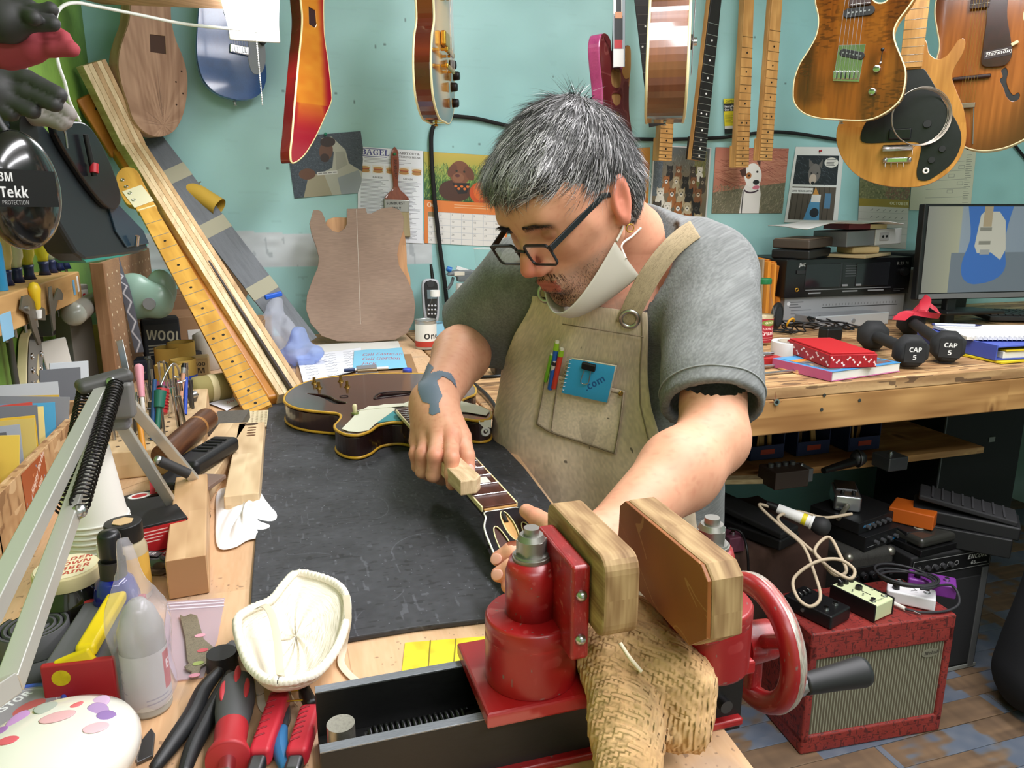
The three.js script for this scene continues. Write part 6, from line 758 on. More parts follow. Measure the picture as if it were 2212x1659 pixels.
{// juice bottle
const t=thing('juice_bottle','clear glass juice bottle with green cap and red label','bottle',{pos:onY(1640,742,BEN)});const gl=mat(0xfdfdf8,.03,0,{transmission:1,thickness:0,ior:1.3});
pt(t,'glass',lathe([[0,.002],[.034,.002],[.037,.006],[.037,.095],[.033,.118],[.022,.160],[.020,.185],[.021,.19]],36),gl);pt(t,'cap',lathe([[0,.203],[.021,.203],[.023,.2],[.023,.187],[.0215,.186]],32),mat(0x1c6b3c,.35));pt(t,'juice',lathe([[0,.004],[.0355,.006],[.0355,.092],[0,.092]],28),mat(0xb7a98c,.2));pt(t,'label',cyl(.0376,.0376,.075,40,true),tmat(label(256,96,'#a01c2c',(g)=>{box2(g,0,-4,256,6,'#d8c090');for(const x of[20,150]){ell(g,x+36,18,30,12,'#7a8a3a');txt(g,'OPEN',x+18,22,'bold 13px serif','#f0e6c8');txt(g,'100% Juice',x+8,46,'italic 13px serif','#f4e8e0');txt(g,'Cranberry',x,66,'italic bold 20px serif','#f8f0ea');textLines(g,x+4,76,70,2,8,'#e0b8b0');}})),[0,.046,0],[0,1.9,0]);
}
{const t=thing('tape_roll','wide white tape roll lying flat beside the red box','tape',{pos:onY(1708,777,BEN)});pt(t,'roll',lathe([[.038,0],[.054,0],[.055,.001],[.055,.052],[.054,.053],[.038,.053],[.038,0]],56),mat(0xe6e6e2,.55));pt(t,'core',lathe([[.036,0],[.038,0],[.038,.0535],[.036,.0535],[.036,0]],48),mat(0xd3c9b4,.8));}
{// paperback, red box
const A=onY(1812,822,BEN),B=onY(1970,803,BEN),C=onY(1742,772,BEN),w=A.distanceTo(B),ya=atan2_(-(B.z-A.z),B.x-A.x),t=thing('thick_paperback','thick paperback book with blue cover under the red bone patterned box','book',{pos:A.clone().lerp(B,.5).add(V(-.045,0,-.095)),rot:[0,ya+.06,0]});
pt(t,'pages',box(w-.006,.021,.186,.001),mat(0xe4e2da,.8),[.002,.0125,0]);pt(t,'cover',box(w,.0016,.19,.0005,1),mat(0x4a8fc4,.35),[0,.024,0]);pt(t,'cover',box(w,.0016,.19,.0005,1),mat(0xc76a9a,.4),[0,.001,0]);pt(t,'spine',box(.0018,.024,.19,.0005,1),mat(0xb7567f,.4),[-w/2,.0125,0]);decal(t,'cover_print',w*.9,.16,label(160,120,'#5a6670',(g,W,H_)=>{speck(g,W,H_,200,['#8a4a3a','#3a4a5a','#a08a6a'],8,5);box2(g,0,0,W,22,'#4a9ad0');box2(g,0,22,W,18,'#e08a3a');}),[0,.0249,0],[-PI_/2,0,0]);
const rb=thing('bone_pattern_box','red cardboard box printed with white bones on the paperback','box',{pos:t.position.clone().add(V(-.01,.0256,-.015)),rot:[0,ya-.30,0]});const bx=label(200,48,'#a81620',(g,W,h)=>{for(let i=0;i<9;i++){const x=10+i*23,y=12+(i%3)*11;g.save();g.translate(x,y);g.rotate(.9-(i%2)*1.7);box2(g,-6,-2,12,4,'#f0dcd6');ell(g,-7,-2,3,3,'#f0dcd6');ell(g,-7,2,3,3,'#f0dcd6');ell(g,7,-2,3,3,'#f0dcd6');ell(g,7,2,3,3,'#f0dcd6');g.restore();box2(g,i*23,-2,1,h+4,'#7a0e16');}});
pt(rb,'tray',box(.125,.034,.225,.002),mat(0xa81620,.55),[0,.0172,0]);pt(rb,'lid',box(.118,.004,.215,.001,1),mat(0xb4121c,.6),[0,.0365,0]);decal(rb,'bone_print',.122,.030,bx,[0,.017,.1126]);decal(rb,'bone_print',.22,.030,bx,[-.0626,.017,0],[0,-PI_/2,0]);
}
{const t=thing('wood_sheet','thin pale wood sheets stacked beside the paperback','wood',{pos:onY(1730,797,BEN),rot:[0,.1,0]});for(let i=0;i<3;i++)pt(t,'sheet',buv(box(.11,.004,.09,.0008,1),.2,0,i*.3),tmat(woodTex(0xe0b384,0xc08a58,{seed:2+i}),.45),[i*.004,.0022+i*.0042,-i*.002]);}
{const t=thing('hex_driver','long steel hex drivers lying along the bench edge','tool',{pos:onY(1680,808,BEN)});pt(t,'driver',rod([-.07,.005,.006],[.07,.005,-.004],.004),steel);pt(t,'driver_head',cyl(.006,.006,.014,6),steel,[.068,.006,-.004],[0,0,PI_/2]);const u=thing('socket_wrench','steel socket wrench lying above the hex driver','tool',{pos:onY(1690,793,BEN)});pt(u,'shaft',rod([-.07,.006,.002],[.05,.006,-.002],.0045),steel);pt(u,'socket',cyl(.009,.009,.016,16),chrome,[.056,.009,-.002],[0,0,PI_/2]);pt(u,'handle',box(.05,.012,.012,.004),darkSteel,[-.09,.0062,.003]);
const r=thing('parts_tray','small red tray holding a steel clamp by the sleeve','tray',{pos:onY(1660,788,BEN).add(V(0,0,-.02))});pt(r,'tray',box(.07,.022,.07,.002),mat(0xa82424,.5),[0,.0112,0]);pt(r,'clamp',box(.05,.008,.016,.003),steel,[0,.026,.01],[0,.4,0]);pt(r,'hinge_pin',rod([-.02,.03,0],[.02,.03,.012],.003),darkSteel);}
// dumbbells
function dumbbell(lab,a,b,num,roll){
const o=a.clone().lerp(b,.5),L=a.distanceTo(b),t=thing('dumbbell',lab,'dumbbell',{pos:o,group:'pair of small dumbbells'}),d=b.clone().sub(a).nz();t.quaternion.setFromUnitVectors(V(0,0,1),d);const m=mat(0x1d1e20,.75),r=.046,head=(s)=>{const g=lathe([[0,-.03],[.024,-.03],[.036,-.022],[.0455,-.004],[.046,.012],[.041,.028],[.032,.034],[0,.035]],8);return g;};
pt(t,'weight',tr(head(),0,0,L/2-.034,PI_/2,0,roll),m);pt(t,'weight',tr(head(),0,0,-L/2+.034,-PI_/2,0,roll),m);pt(t,'grip',tr(cyl(.0165,.0165,L-.11,24),0,0,0,PI_/2),m);
decal(t,'lettering',.052,.052,label(96,96,'#1d1e20',(g)=>{g.textAlign='center';txt(g,'CAP',48,44,'bold 32px sans-serif','#e8e8e6');txt(g,num,48,82,'bold 34px sans-serif','#e8e8e6');g.textAlign='left';}),[0,0,L/2+.0012],[0,0,roll-.4],.7,.0005);return t;
}
{const a=onY(1870,748,BEN).setY(BEN+.0455).add(V(-.02,0,.03)),b=onY(1975,800,BEN).setY(BEN+.0455).add(V(.0,0,-.005));dumbbell('black neoprene dumbbell with tilted lettering in front of the other dumbbell',a,b,'5',.39);const c=onY(1945,722,BEN).setY(BEN+.0455).add(V(.03,0,0)),d=onY(2048,790,BEN).setY(BEN+.0455).add(V(.01,0,-.01));dumbbell('black neoprene dumbbell lying next to the blue binder',c,d,'5',.39);
const o=onY(1965,725,BEN).setY(BEN+.07),t=thing('resistance_band','crumpled red rubber resistance band lying on the dumbbells','band',{pos:o}),redB=mat(0xc22a3c,.5,0,{side:THREE.DoubleSide}),loop=(pts,w,tw)=>{const c=crv(pts),rows=[];for(let i=0;i<=40;i++){const p=c.getPoint(i/40),a2=tw*i/40,x=V(cos_(a2)*.4,sin_(a2),.5*cos_(a2*2)).nz();rows.push([-1,-.33,.33,1].map((k)=>p.clone().as(x,k*w)));}return sheet(rows,.001,()=>V(0,1,0));};
pt(t,'band_loop',loop([[-.07,.0,.03],[-.02,.03,.02],[.02,.05,.0],[.06,.025,-.01],[.03,.01,.03],[-.01,.02,.04]],.021,2.4),redB);pt(t,'band_loop',loop([[.0,.01,.02],[.03,.07,.01],[.05,.085,-.02],[.075,.05,-.02],[.085,.015,.01]],.020,1.6),redB);t.scale.set(1.15,.6,1.1);pt(t,'band_loop',loop([[-.09,-.01,.045],[-.05,.02,.035],[.0,.012,.05],[.05,.0,.05]],.017,-1.2),redB);}
{// CDs
const o=onY(1972,684,BEN),kinds=[[0x2c2c30,'black'],[0xb9a24a,'gold'],[0x8a8c90,'grey'],[0xd8d8d4,'white'],[0x1f1f22,'dark'],[0xc2c4c8,'silver']];kinds.forEach(([c,n],i)=>{const t=thing('disc_case',['black disc case at the bottom of the stack','gold edged disc case second from the bottom of the stack','grey disc case in the middle of the stack','white disc case in the upper middle of the stack','dark disc case just under the top one','clear disc case with red spine on top of the stack'][i],'disc case',{pos:[o.x+R(-.004,.006)+.07,BEN+i*.0108,o.z+R(-.004,.004)-.04],rot:[0,-.22+R(-.06,.06)+(i===5?-.06:0),0],group:'stack of disc cases'});pt(t,'tray',box(.136,.0048,.122,.0008,1),mat(c,.35),[.002,.0028,0]);pt(t,'clear_lid',box(.142,.0046,.125,.0008,1),mat(i===5?0xb8bec2:0xa8acb0,.12),[0,.0079,0]);pt(t,'spine',box(.004,.0088,.124,.0004,1),mat(i===5?0xa03a40:c,.4),[-.0705,.0054,0]);});
}
{// silver flat box
const A=onY(1740,708,BEN),B=onY(1890,688,BEN),t=thing('disc_player','flat silver disc player lying before the stereo','player',{pos:A.clone().lerp(B,.5).add(V(-.03,0,.055)),rot:[0,.08,0]}),w=A.distanceTo(B)*.85;pt(t,'case',box(w*.92,.042,.15,.004),mat(0x8f9296,.35,.3),[0,.0215,-.05]);pt(t,'front_panel',box(w*.95,.044,.008,.003),mat(0xbfc2c6,.3,.4),[0,.0225,.028]);pt(t,'power_button',cyl(.008,.008,.004,24),mat(0x8e9196,.3,.5),[.0,.022,.033],[PI_/2,0,0]);}
{// stereo: tuner and cassette deck
const zf=-2.245,t=thing('stereo_receiver','silver stereo receiver at the bottom of the stereo stack','receiver',{pos:[1.985,BEN,zf]}),W=.535;pt(t,'case',box(W,.1,.27,.003),mat(0x77787a,.5,.3),[0,.0505,-.136]);decal(t,'front_panel',W,.098,label(360,66,'#8f9092',(g,w)=>{textLines(g,14,10,40,3,6,'#55565a');box2(g,110,26,230,2,'#2c2c2e');for(let i=0;i<24;i++)box2(g,112+i*9.6,18,1,5,'#3c3c3e');textLines(g,20,30,60,3,8,'#66676b');ell(g,12,14,5,5,'#c9c9cb');box2(g,0,54,w,3,'#6c6d70');}),[0,.05,.0005],null,.4);
const d=thing('cassette_deck','black twin cassette deck standing on the silver receiver','cassette deck',{pos:[1.98,BEN+.101,zf+.012]}),Wd=.55;pt(d,'case',box(Wd,.135,.28,.004),black,[0,.068,-.141]);
decal(d,'front_panel',Wd,.133,label(420,102,'#0e0e10',(g,w,h)=>{txt(g,'JVC',40,18,'bold 13px sans-serif','#d8d8d6');box2(g,66,12,116,66,'#26272b');box2(g,244,12,100,66,'#26272b');box2(g,186,10,56,70,'#1c1d20');for(let i=0;i<5;i++)box2(g,194,18+i*7,40,3,'#4a4c50');box2(g,88,44,24,4,'#9a9c9e');box2(g,274,40,24,4,'#b0b2b4');textLines(g,76,70,90,2,5,'#77787c');textLines(g,256,68,80,2,5,'#77787c');box2(g,66,82,290,2,'#8a8c8e');textLines(g,76,90,70,1,6,'#8a8c8e',4);textLines(g,190,88,60,1,6,'#8a8c8e',4);textLines(g,276,88,70,1,6,'#8a8c8e',4);txt(g,'8:33 70',368,20,'10px monospace','#b8b8b0');textLines(g,366,88,40,2,5,'#5a5b5e');}),[0,.067,.0006],null,.25);
pt(d,'volume_knob',cyl(.015,.015,.016,28),mat(0x1a1a1c,.35),[.24,.082,.008],[PI_/2,0,0]);pt(d,'headphone_jack',torus(.006,.002,20,8),gold,[-.225,.028,.002]);pt(d,'power_switch',box(.036,.014,.006,.002),mat(0x202124,.4),[-.215,.09,.003]);for(const x of[-.02,.04])pt(d,'eject_button',box(.024,.008,.005,.002),mat(0x8a8c90,.4),[x,.038,.003]);for(const x of[-.12,.10])pt(d,'cassette_door',box(.15,.085,.004,.003),mat(0x1d1e21,.12),[x,.075,.0015]);
}
{// pile on the deck
const Y=BEN+.237,z=-2.30,X=(px,py)=>onZ(px,py,z).x,t1=thing('projector_case','silver grey metal power supply lying on the cassette deck pile','case',{pos:[X(1840,520)+.02,Y+.044,z+.02],rot:[.0,.10,.04]});
pt(t1,'case',box(.26,.055,.16,.004),mat(0x74787a,.4,.3),[0,.028,-.02]);pt(t1,'end_panel',box(.13,.056,.006,.003),mat(0xb8bab6,.35,.2),[.068,.028,.062]);pt(t1,'socket_plate',box(.045,.028,.004,.001,1),mat(0x8d8e8c,.4),[.045,.03,.066]);for(const s of[-1,1])pt(t1,'socket_hole',cyl(.0045,.0045,.002,14),black,[.045+s*.009,.03,.0685],[PI_/2,0,0]);
const m1=thing('magazine','creased magazine lying flat under the power supply','magazine',{pos:[X(1850,545),Y+.0008,z],rot:[0,.5,0]});pt(m1,'pages',box(.27,.012,.16,.003),mat(0xb9a57c,.7),[0,.0065,0]);const tn=thing('tan_pouch','tan paper pouch wedged under the power supply','pouch',{pos:[X(1840,540),Y+.0145,z+.03]});pt(tn,'pouch',box(.12,.026,.09,.008),mat(0xc2a878,.8),[0,.0135,0]);
for(const[i,c,l]of[[0,0x17181a,'black plastic case lying lowest on the cassette deck corner'],[1,0x4a4038,'black cased book lying crosswise on the black plastic case']]){const b=thing('black_case',l,'case',{pos:[X(1732,535)+i*.005,Y+.001+i*.036,z+.0],rot:[0,.5-i*.06,.03]});pt(b,'case',box(.19,.032,.14,.006),mat(c,.45),[0,.0175,0]);if(i)pt(b,'cover',box(.18,.0015,.13,.0005,1),mat(0x8a7866,.5),[0,.0345,0]);}
const bk=thing('red_book','closed book with dark red cover and cream pages under white paper','book',{pos:[X(1845,490),Y+.101,z+.01],rot:[0,.06,0]});pt(bk,'pages',box(.17,.016,.12,.001),mat(0xdcc894,.8),[0,.0095,0]);pt(bk,'cover',box(.1,.0185,.124,.001),mat(0x6e1420,.5),[-.045,.0095,0]);
const pp=thing('paper_pile','loose white papers drooping over the pile on the deck','paper',{pos:[X(1800,478),Y+.122,z+.01]}),rows=[];for(let i=0;i<=10;i++){const r=[];for(let j=0;j<=18;j++){const u=j/18*2-1,v=i/10*2-1;r.push(V(u*.205,.006-.012*pow_(max_(0,-u-.2),1.5)*2-.006*max_(0,u-.4)+.004*sin_(u*6+v*2),-v*.11));}rows.push(r);}pt(pp,'sheet',sheet(rows,.003,()=>V(0,1,0)),mat(0xe3e3e0,.8));
}
{// monitor, keyboard
const p0=onY(2075,668,BEN),fr=upright(at(2008,560,2.62),-.12,.04),t=thing('computer_monitor','black computer monitor showing a photo of a blue guitar','monitor',{frame:fr}),tl=fr.loc(2003,442),bl=fr.loc(2012,646),W=.55,x0=tl[0],y1=tl[1],y0=bl[1],mid=(y0+y1)/2;
pt(t,'casing',box(W+.016,y1-y0+.006,.03,.005),black,[x0+W/2,mid,-.017]);const scr=label(400,240,'#9a9c90',(g,w,h)=>{const q=g.createLinearGradient(0,0,w,0);q.addColorStop(0,'#8f9086');q.addColorStop(.25,'#b4b498');q.addColorStop(.26,'#9aa8b4');q.addColorStop(1,'#8a98a6');g.fillStyle=q;g.fillRect(-4,-4,w+8,h+8);box2(g,80,128,320,112,'#77828c');g.fillStyle='#3f74c4';g.beginPath();g.moveTo(118,0);g.bezierCurveTo(130,60,140,80,126,120);g.bezierCurveTo(104,170,112,214,160,218);g.bezierCurveTo(230,214,258,190,250,150);g.bezierCurveTo(236,100,240,60,256,0);g.fill();pol(g,[[158,24],[168,14],[214,14],[236,40],[246,120],[232,150],[200,128],[158,130],[148,110]],'#d3d0c0');box2(g,168,-4,26,60,'#b9a684');for(const y of[58,96])box2(g,160,y,36,10,'#8f8d80');box2(g,166,120,30,14,'#a8aaa8');});
pt(t,'screen',puv(ext(rect(x0+.008,y0+.022,x0+W-.008,y1-.006),.001,{z:.0005}),x0+.008,y0+.022,x0+W-.008,y1-.006),mat(0x999999,.3,0,{map:scr,emissive:0xffffff,emissiveMap:scr,emissiveIntensity:.35}));pt(t,'lower_bezel',box(W,.018,.004,.001,1),mat(0x6a6b6c,.4),[x0+W/2,y0+.009,.0005]);pt(t,'stand',box(.04,.16,.03,.006),black,[x0+.16,y0-.05,-.04]);const wy=fr.o.y+(y0-.13);pt(t,'foot',box(.24,.012,.16,.005),black,[x0+.20,-(fr.o.y-BEN)+.047,-.03]);
const sl=new THREE.RectAreaLight(0xdfe6ee,.25,.4,.2);sl.position.copy(fr.o).as(fr.x,x0+W/2).as(fr.y,mid).as(fr.n,.01);sl.lookAt(sl.position.clone().add(fr.n));scene.add(sl);
const kp=onY(2212,690,BEN),k=thing('keyboard','black computer keyboard lying in front of the monitor','keyboard',{pos:kp.clone().add(V(-.05,.007,0)),rot:[.05,-.32,0]});pt(k,'base',box(.43,.018,.14,.004),mat(0x2a2a2a,.5),[.08,.010,0]);const keyM=mat(0x1d1d1e,.5);for(let r=0;r<6;r++)for(let c=0;c<15;c++)pt(k,'key',box(.0235,.007,.0175,.002,1),keyM,[-.115+c*.0275,.0215,-.055+r*.0215]);
}
{// binder stack
const A=onY(2110,778,BEN).add(V(.035,0,0)),t0=thing('yellow_folder','yellow card folder lying under the blue binder','folder',{pos:A.clone().add(V(.10,0,-.06)),rot:[0,.03,0]});pt(t0,'folder',box(.33,.006,.26,.001,1),mat(0xd8c01e,.6),[.04,.0035,-.01]);
const t=thing('ring_binder','blue ring binder with papers and yellow divider sticking out','binder',{pos:A.clone().add(V(.10,.007,-.09)),rot:[0,-.1,0]});pt(t,'back_cover',box(.28,.004,.30,.001,1),mat(0x3c4ea8,.45),[.03,.0025,0]);pt(t,'front_cover',box(.28,.004,.30,.001,1),mat(0x4a5cb8,.45),[.03,.040,0],[0,0,.02]);pt(t,'spine',box(.004,.042,.30,.001,1),mat(0x4556b0,.45),[-.11,.0215,0]);pt(t,'papers',box(.26,.018,.28,.001),mat(0xe2e0d8,.8),[.045,.0135,.006]);pt(t,'divider',box(.26,.004,.285,.001,1),mat(0xd8bc20,.6),[.05,.026,.008]);
const n=thing('spiral_notebook','open spiral notebook with blank page lying on the binder','notebook',{pos:A.clone().add(V(.10,.0515,-.10)),rot:[0,-.42,.02]});pt(n,'pages',box(.30,.010,.22,.001),mat(0xe8e6e0,.8),[.05,.0055,0]);const pts=[];for(let i=0;i<=22*10;i++){const a=i/10*6.2832;pts.push(V(-.09+i/220*.28,.006+.0065*cos_(a),.113+.006*sin_(a)));}pt(n,'spiral',new THREE.TubeGeometry(crv(pts),500,.0009,4),mat(0xd8d8d8,.4,.5));
const pn=thing('capped_pen','clear ballpoint pen with blue tip lying on the spiral notebook','pen',{pos:A.clone().add(V(.055,.0675,-.16)),rot:[0,-.5,0]});pt(pn,'barrel',rod([-.06,.004,0],[.05,.004,0],.0038),mat(0xc4cbe6,.2));pt(pn,'tip',rod([.05,.004,0],[.068,.004,0],.0038,.001),mat(0x2a2f60,.4));pt(pn,'cap',rod([-.068,.004,0],[-.058,.004,0],.0036),mat(0x1f2a6a,.4));
}
{const t=thing('amp_case','black equipment case with metal handle behind the stereo','case',{pos:[2.50,BEN,-2.42]});pt(t,'case',box(.30,.24,.2,.006),mat(0x101112,.6),[0,.121,0]);pt(t,'handle',tube([[-.06,.24,.05],[-.05,.275,.05],[.05,.275,.05],[.06,.24,.05]],.005,30),chrome);const g=thing('router','slim grey plastic router standing at the stereo end','router',{pos:[2.33,BEN,-2.24],rot:[0,.2,0]});pt(g,'body',box(.05,.19,.10,.01),mat(0x9b9c9e,.5),[0,.0955,-.02]);}
{// black cables in a tangle, wheel, adapter
const o=onY(1760,715,BEN),rr=mulberry(9),t=thing('cable_tangle','tangle of thin black cables behind the tape roll','cables',{pos:o});for(let k=0;k<5;k++){const pts=[];for(let i=0;i<9;i++)pts.push(V((i/8-.5)*.34+(rr()-.5)*.05,.006+rr()*.04*sin_(i/8*3.14),(rr()-.5)*.14));pt(t,'cable',tube(pts,.0028,60,6),black);}const a=thing('plug_adapter','black plug adapter in the cable tangle by the red box','adapter',{pos:onY(1835,735,BEN).add(V(-.06,0,-.02))});pt(a,'adapter',box(.06,.04,.045,.006),black,[0,.021,0]);const w=thing('speaker_driver','small black round speaker standing behind the juice bottle','speaker',{pos:onY(1676,712,BEN).add(V(0,.001,0)),rot:[0,.6,0]});pt(w,'rim',torus(.038,.009,36,10),mat(0x1c1d1f,.5),[0,.048,0]);pt(w,'cone',cyl(.034,.016,.014,32),mat(0x2c2f33,.6),[0,.048,0],[PI_/2,0,0]);const y=thing('yellow_clip','yellow plastic clip on the black cables','clip',{pos:onY(1706,716,BEN).add(V(0,.03,0))});pt(y,'clip',torus(.016,.004,24,8,3.6),mat(0xe0a020,.5),[0,0,0],[.4,.3,.2]);}
// ---------------------------------------------------------------- under the wall bench and on the floor
{// red amplifier
const A=onY(1728,1632,0),B=onY(2030,1578,0),w=A.distanceTo(B),h=.345,d=.20,t=thing('red_amplifier','red vinyl combo amplifier with striped grille cloth on the floor','amplifier',{pos:A.clone().lerp(B,.5),rot:[0,atan2_(-(B.z-A.z),B.x-A.x),0]});
const red=tmat(dataTex(256,256,(u,v)=>{let c=mix3([150,52,44],[128,40,36],noise2(u*6,v*6,6,301));const k=noise2(u*70,v*20,0,302),m=noise2(u*20,v*80,0,303);if(k>.78||m>.8)c=mix3(c,[58,20,20],.6);return c;}),.55,{bumpMap:bumpTex(70,3),bumpScale:.0006});
const fr=(x0,y0,x1,y1,z,dd,name)=>pt(t,name,buv(box(x1-x0,y1-y0,dd,.006,3),.25),red,[(x0+x1)/2,(y0+y1)/2,z]);fr(-w/2,0,w/2,.052,-d/2,d,'bottom_panel');fr(-w/2,h-.075,w/2,h,-d/2,d,'top_panel');fr(-w/2,.03,-w/2+.022,h-.03,-d/2,d,'side_panel');fr(w/2-.022,.03,w/2,h-.03,-d/2,d,'side_panel');
pt(t,'grille_cloth',buv(box(w-.04,h-.115,.01,.002,1),.05),tmat(dataTex(128,128,(u,v)=>{const s=abs_((u*6)%1-.5)<.16,wv=.8+.35*((floor_(v*26)+floor_(u*24))%2),c=s?[150,150,128]:[92,84,66];return[c[0]*wv,c[1]*wv,c[2]*wv];}),.85),[0,(h-.075+.052)/2,-.012]);
pt(t,'name_badge',puv(ext(circ(0,0,.026,28,.012),.002),-.026,-.012,.026,.012),tmat(label(120,56,'#8f8d7a',(g)=>{txt(g,'Melody',16,38,'italic bold 30px serif','#2a2622');}),.4,{metalness:.4}),[w/2-.062,h-.105,-.004],[0,0,.05]);
}
const pedal=(name,label_,px,h,w,d,hh,col,yaw,cat='effects pedal')=>{const t=thing(name,label_,cat,{pos:onY(px[0],px[1],h),rot:[0,yaw,0],group:'effects pedals by the amplifiers'});pt(t,'case',box(w,hh,d,.005,3),col.isMaterial?col:mat(col,.4),[0,hh/2+.001,0]);return t;};
const knob=(t,x,y,z,r=.006,hh=.011,m=black)=>{const k=pt(t,'knob',lathe([[0,0],[r,0],[r*.85,hh],[0,hh]],18),m,[x,y,z]);pt(k,'pointer',box(.001,.0006,r*.9,.0002,1),white,[0,hh+.0003,-r*.4]);},foot=(t,x,y,z)=>{const f=pt(t,'foot_switch',cyl(.006,.006,.009,16),chrome,[x,y+.004,z]);pt(f,'collar',cyl(.0085,.0085,.003,6),steel,[0,-.003,0]);};
const AT=.346;// top of the red amplifier
{const t=pedal('black_pedal','black two switch effects pedal at the amplifier corner',[1762,1325],AT,.088,.135,.036,0x111113,.32);for(const x of[-.02,.02]){foot(t,x,.035,.038);knob(t,x*.9,.035,-.035,.007);}knob(t,0,.035,-.035,.007);decal(t,'lettering',.05,.012,label(120,30,'#111113',(g)=>txt(g,'tc electronic',4,21,'bold 18px sans-serif','#d8d8d8')),[0,.0355,.051],[-PI_/2,0,0]);pt(t,'display',box(.05,.002,.03,.001,1),mat(0x2a2c30,.15),[0,.036,.004]);pt(t,'red_strip',box(.05,.001,.010,.0004,1),mat(0x8a1c20,.4),[0,.0354,-.048]);pt(t,'side_jack',cyl(.005,.005,.012,14),steel,[-.041,.02,-.01],[0,0,PI_/2]);}
{const t=pedal('cream_pedal','cream effects pedal with three black knobs and centre slider',[1858,1312],AT,.074,.128,.046,0xd3dcae,.25);pt(t,'side_cheek',box(.005,.047,.13,.002),black,[-.0385,.0245,0]);pt(t,'side_cheek',box(.005,.047,.13,.002),black,[.0385,.0245,0]);for(const x of[-.022,0,.022])knob(t,x,.047,-.048,.008,.014);pt(t,'slider_slot',box(.0025,.0008,.036,.0003,1),black,[0,.0473,.006]);pt(t,'slider_cap',box(.014,.012,.014,.002),black,[0,.053,-.010]);foot(t,-.024,.047,.046);foot(t,.024,.047,.046);decal(t,'lettering',.026,.009,label(96,32,'#d3dcae',(g)=>txt(g,'Ibanez',4,25,'bold 26px serif','#22241c')),[0,.0473,.05],[-PI_/2,0,0]);for(const[x,z]of[[-.026,-.01],[.024,-.02],[-.02,.016],[.026,.012]])pt(t,'mini_switch',cyl(.002,.002,.008,8),steel,[x,.05,z]);}
{const t=pedal('white_pedal','white effects pedal under the coiled black guitar cable',[1965,1300],AT,.062,.115,.034,0xe6e4e6,.78);foot(t,0,.035,.036);knob(t,-.012,.035,-.036,.009,.015);knob(t,.014,.035,-.028,.008,.015);decal(t,'emblem',.03,.02,label(64,48,'#e6e4e6',(g)=>{g.strokeStyle='#222';g.lineWidth=5;g.beginPath();g.moveTo(8,8);g.lineTo(24,40);g.lineTo(56,12);g.stroke();}),[.004,.0353,.006],[-PI_/2,0,0]);}
{const t=pedal('purple_pedal','purple effects pedal behind the white pedal on the red amplifier',[2010,1275],AT,.064,.115,.036,0x7a3590,.78);foot(t,0,.037,.034);knob(t,-.014,.037,-.036,.008,.014);knob(t,.016,.037,-.030,.008,.014);}
{// coiled guitar cable
const o=onY(1952,1290,AT),pts=[],rr=mulberry(17);for(let i=0;i<=90;i++){const a=i/90*6.2832*3.3,r=.062+.012*sin_(i*.21)+(i>70?(i-70)*.001:0);pts.push(V(cos_(a)*r*1.15,.058+.012*sin_(a*.7+i*.05)+.0012*i*.1,sin_(a)*r));}for(const p of[[.10,.045,.05],[.095,.018,.085],[.05,.006,.096],[-.02,.006,.085],[-.055,.008,.06]])pts.push(V(...p));const t=thing('guitar_cable','coiled dark grey guitar cable with chrome plug on the pedals','cable',{pos:o});pt(t,'cable',tube(pts,.0034,420,7),mat(0x2a2a2d,.6));pt(t,'plug',rod([-.055,.008,.06],[-.062,.009,.03],.0055),pearl);pt(t,'plug_tip',rod([-.045,.006,.062],[-.035,.006,.092],.0028,.0015),chrome);
}
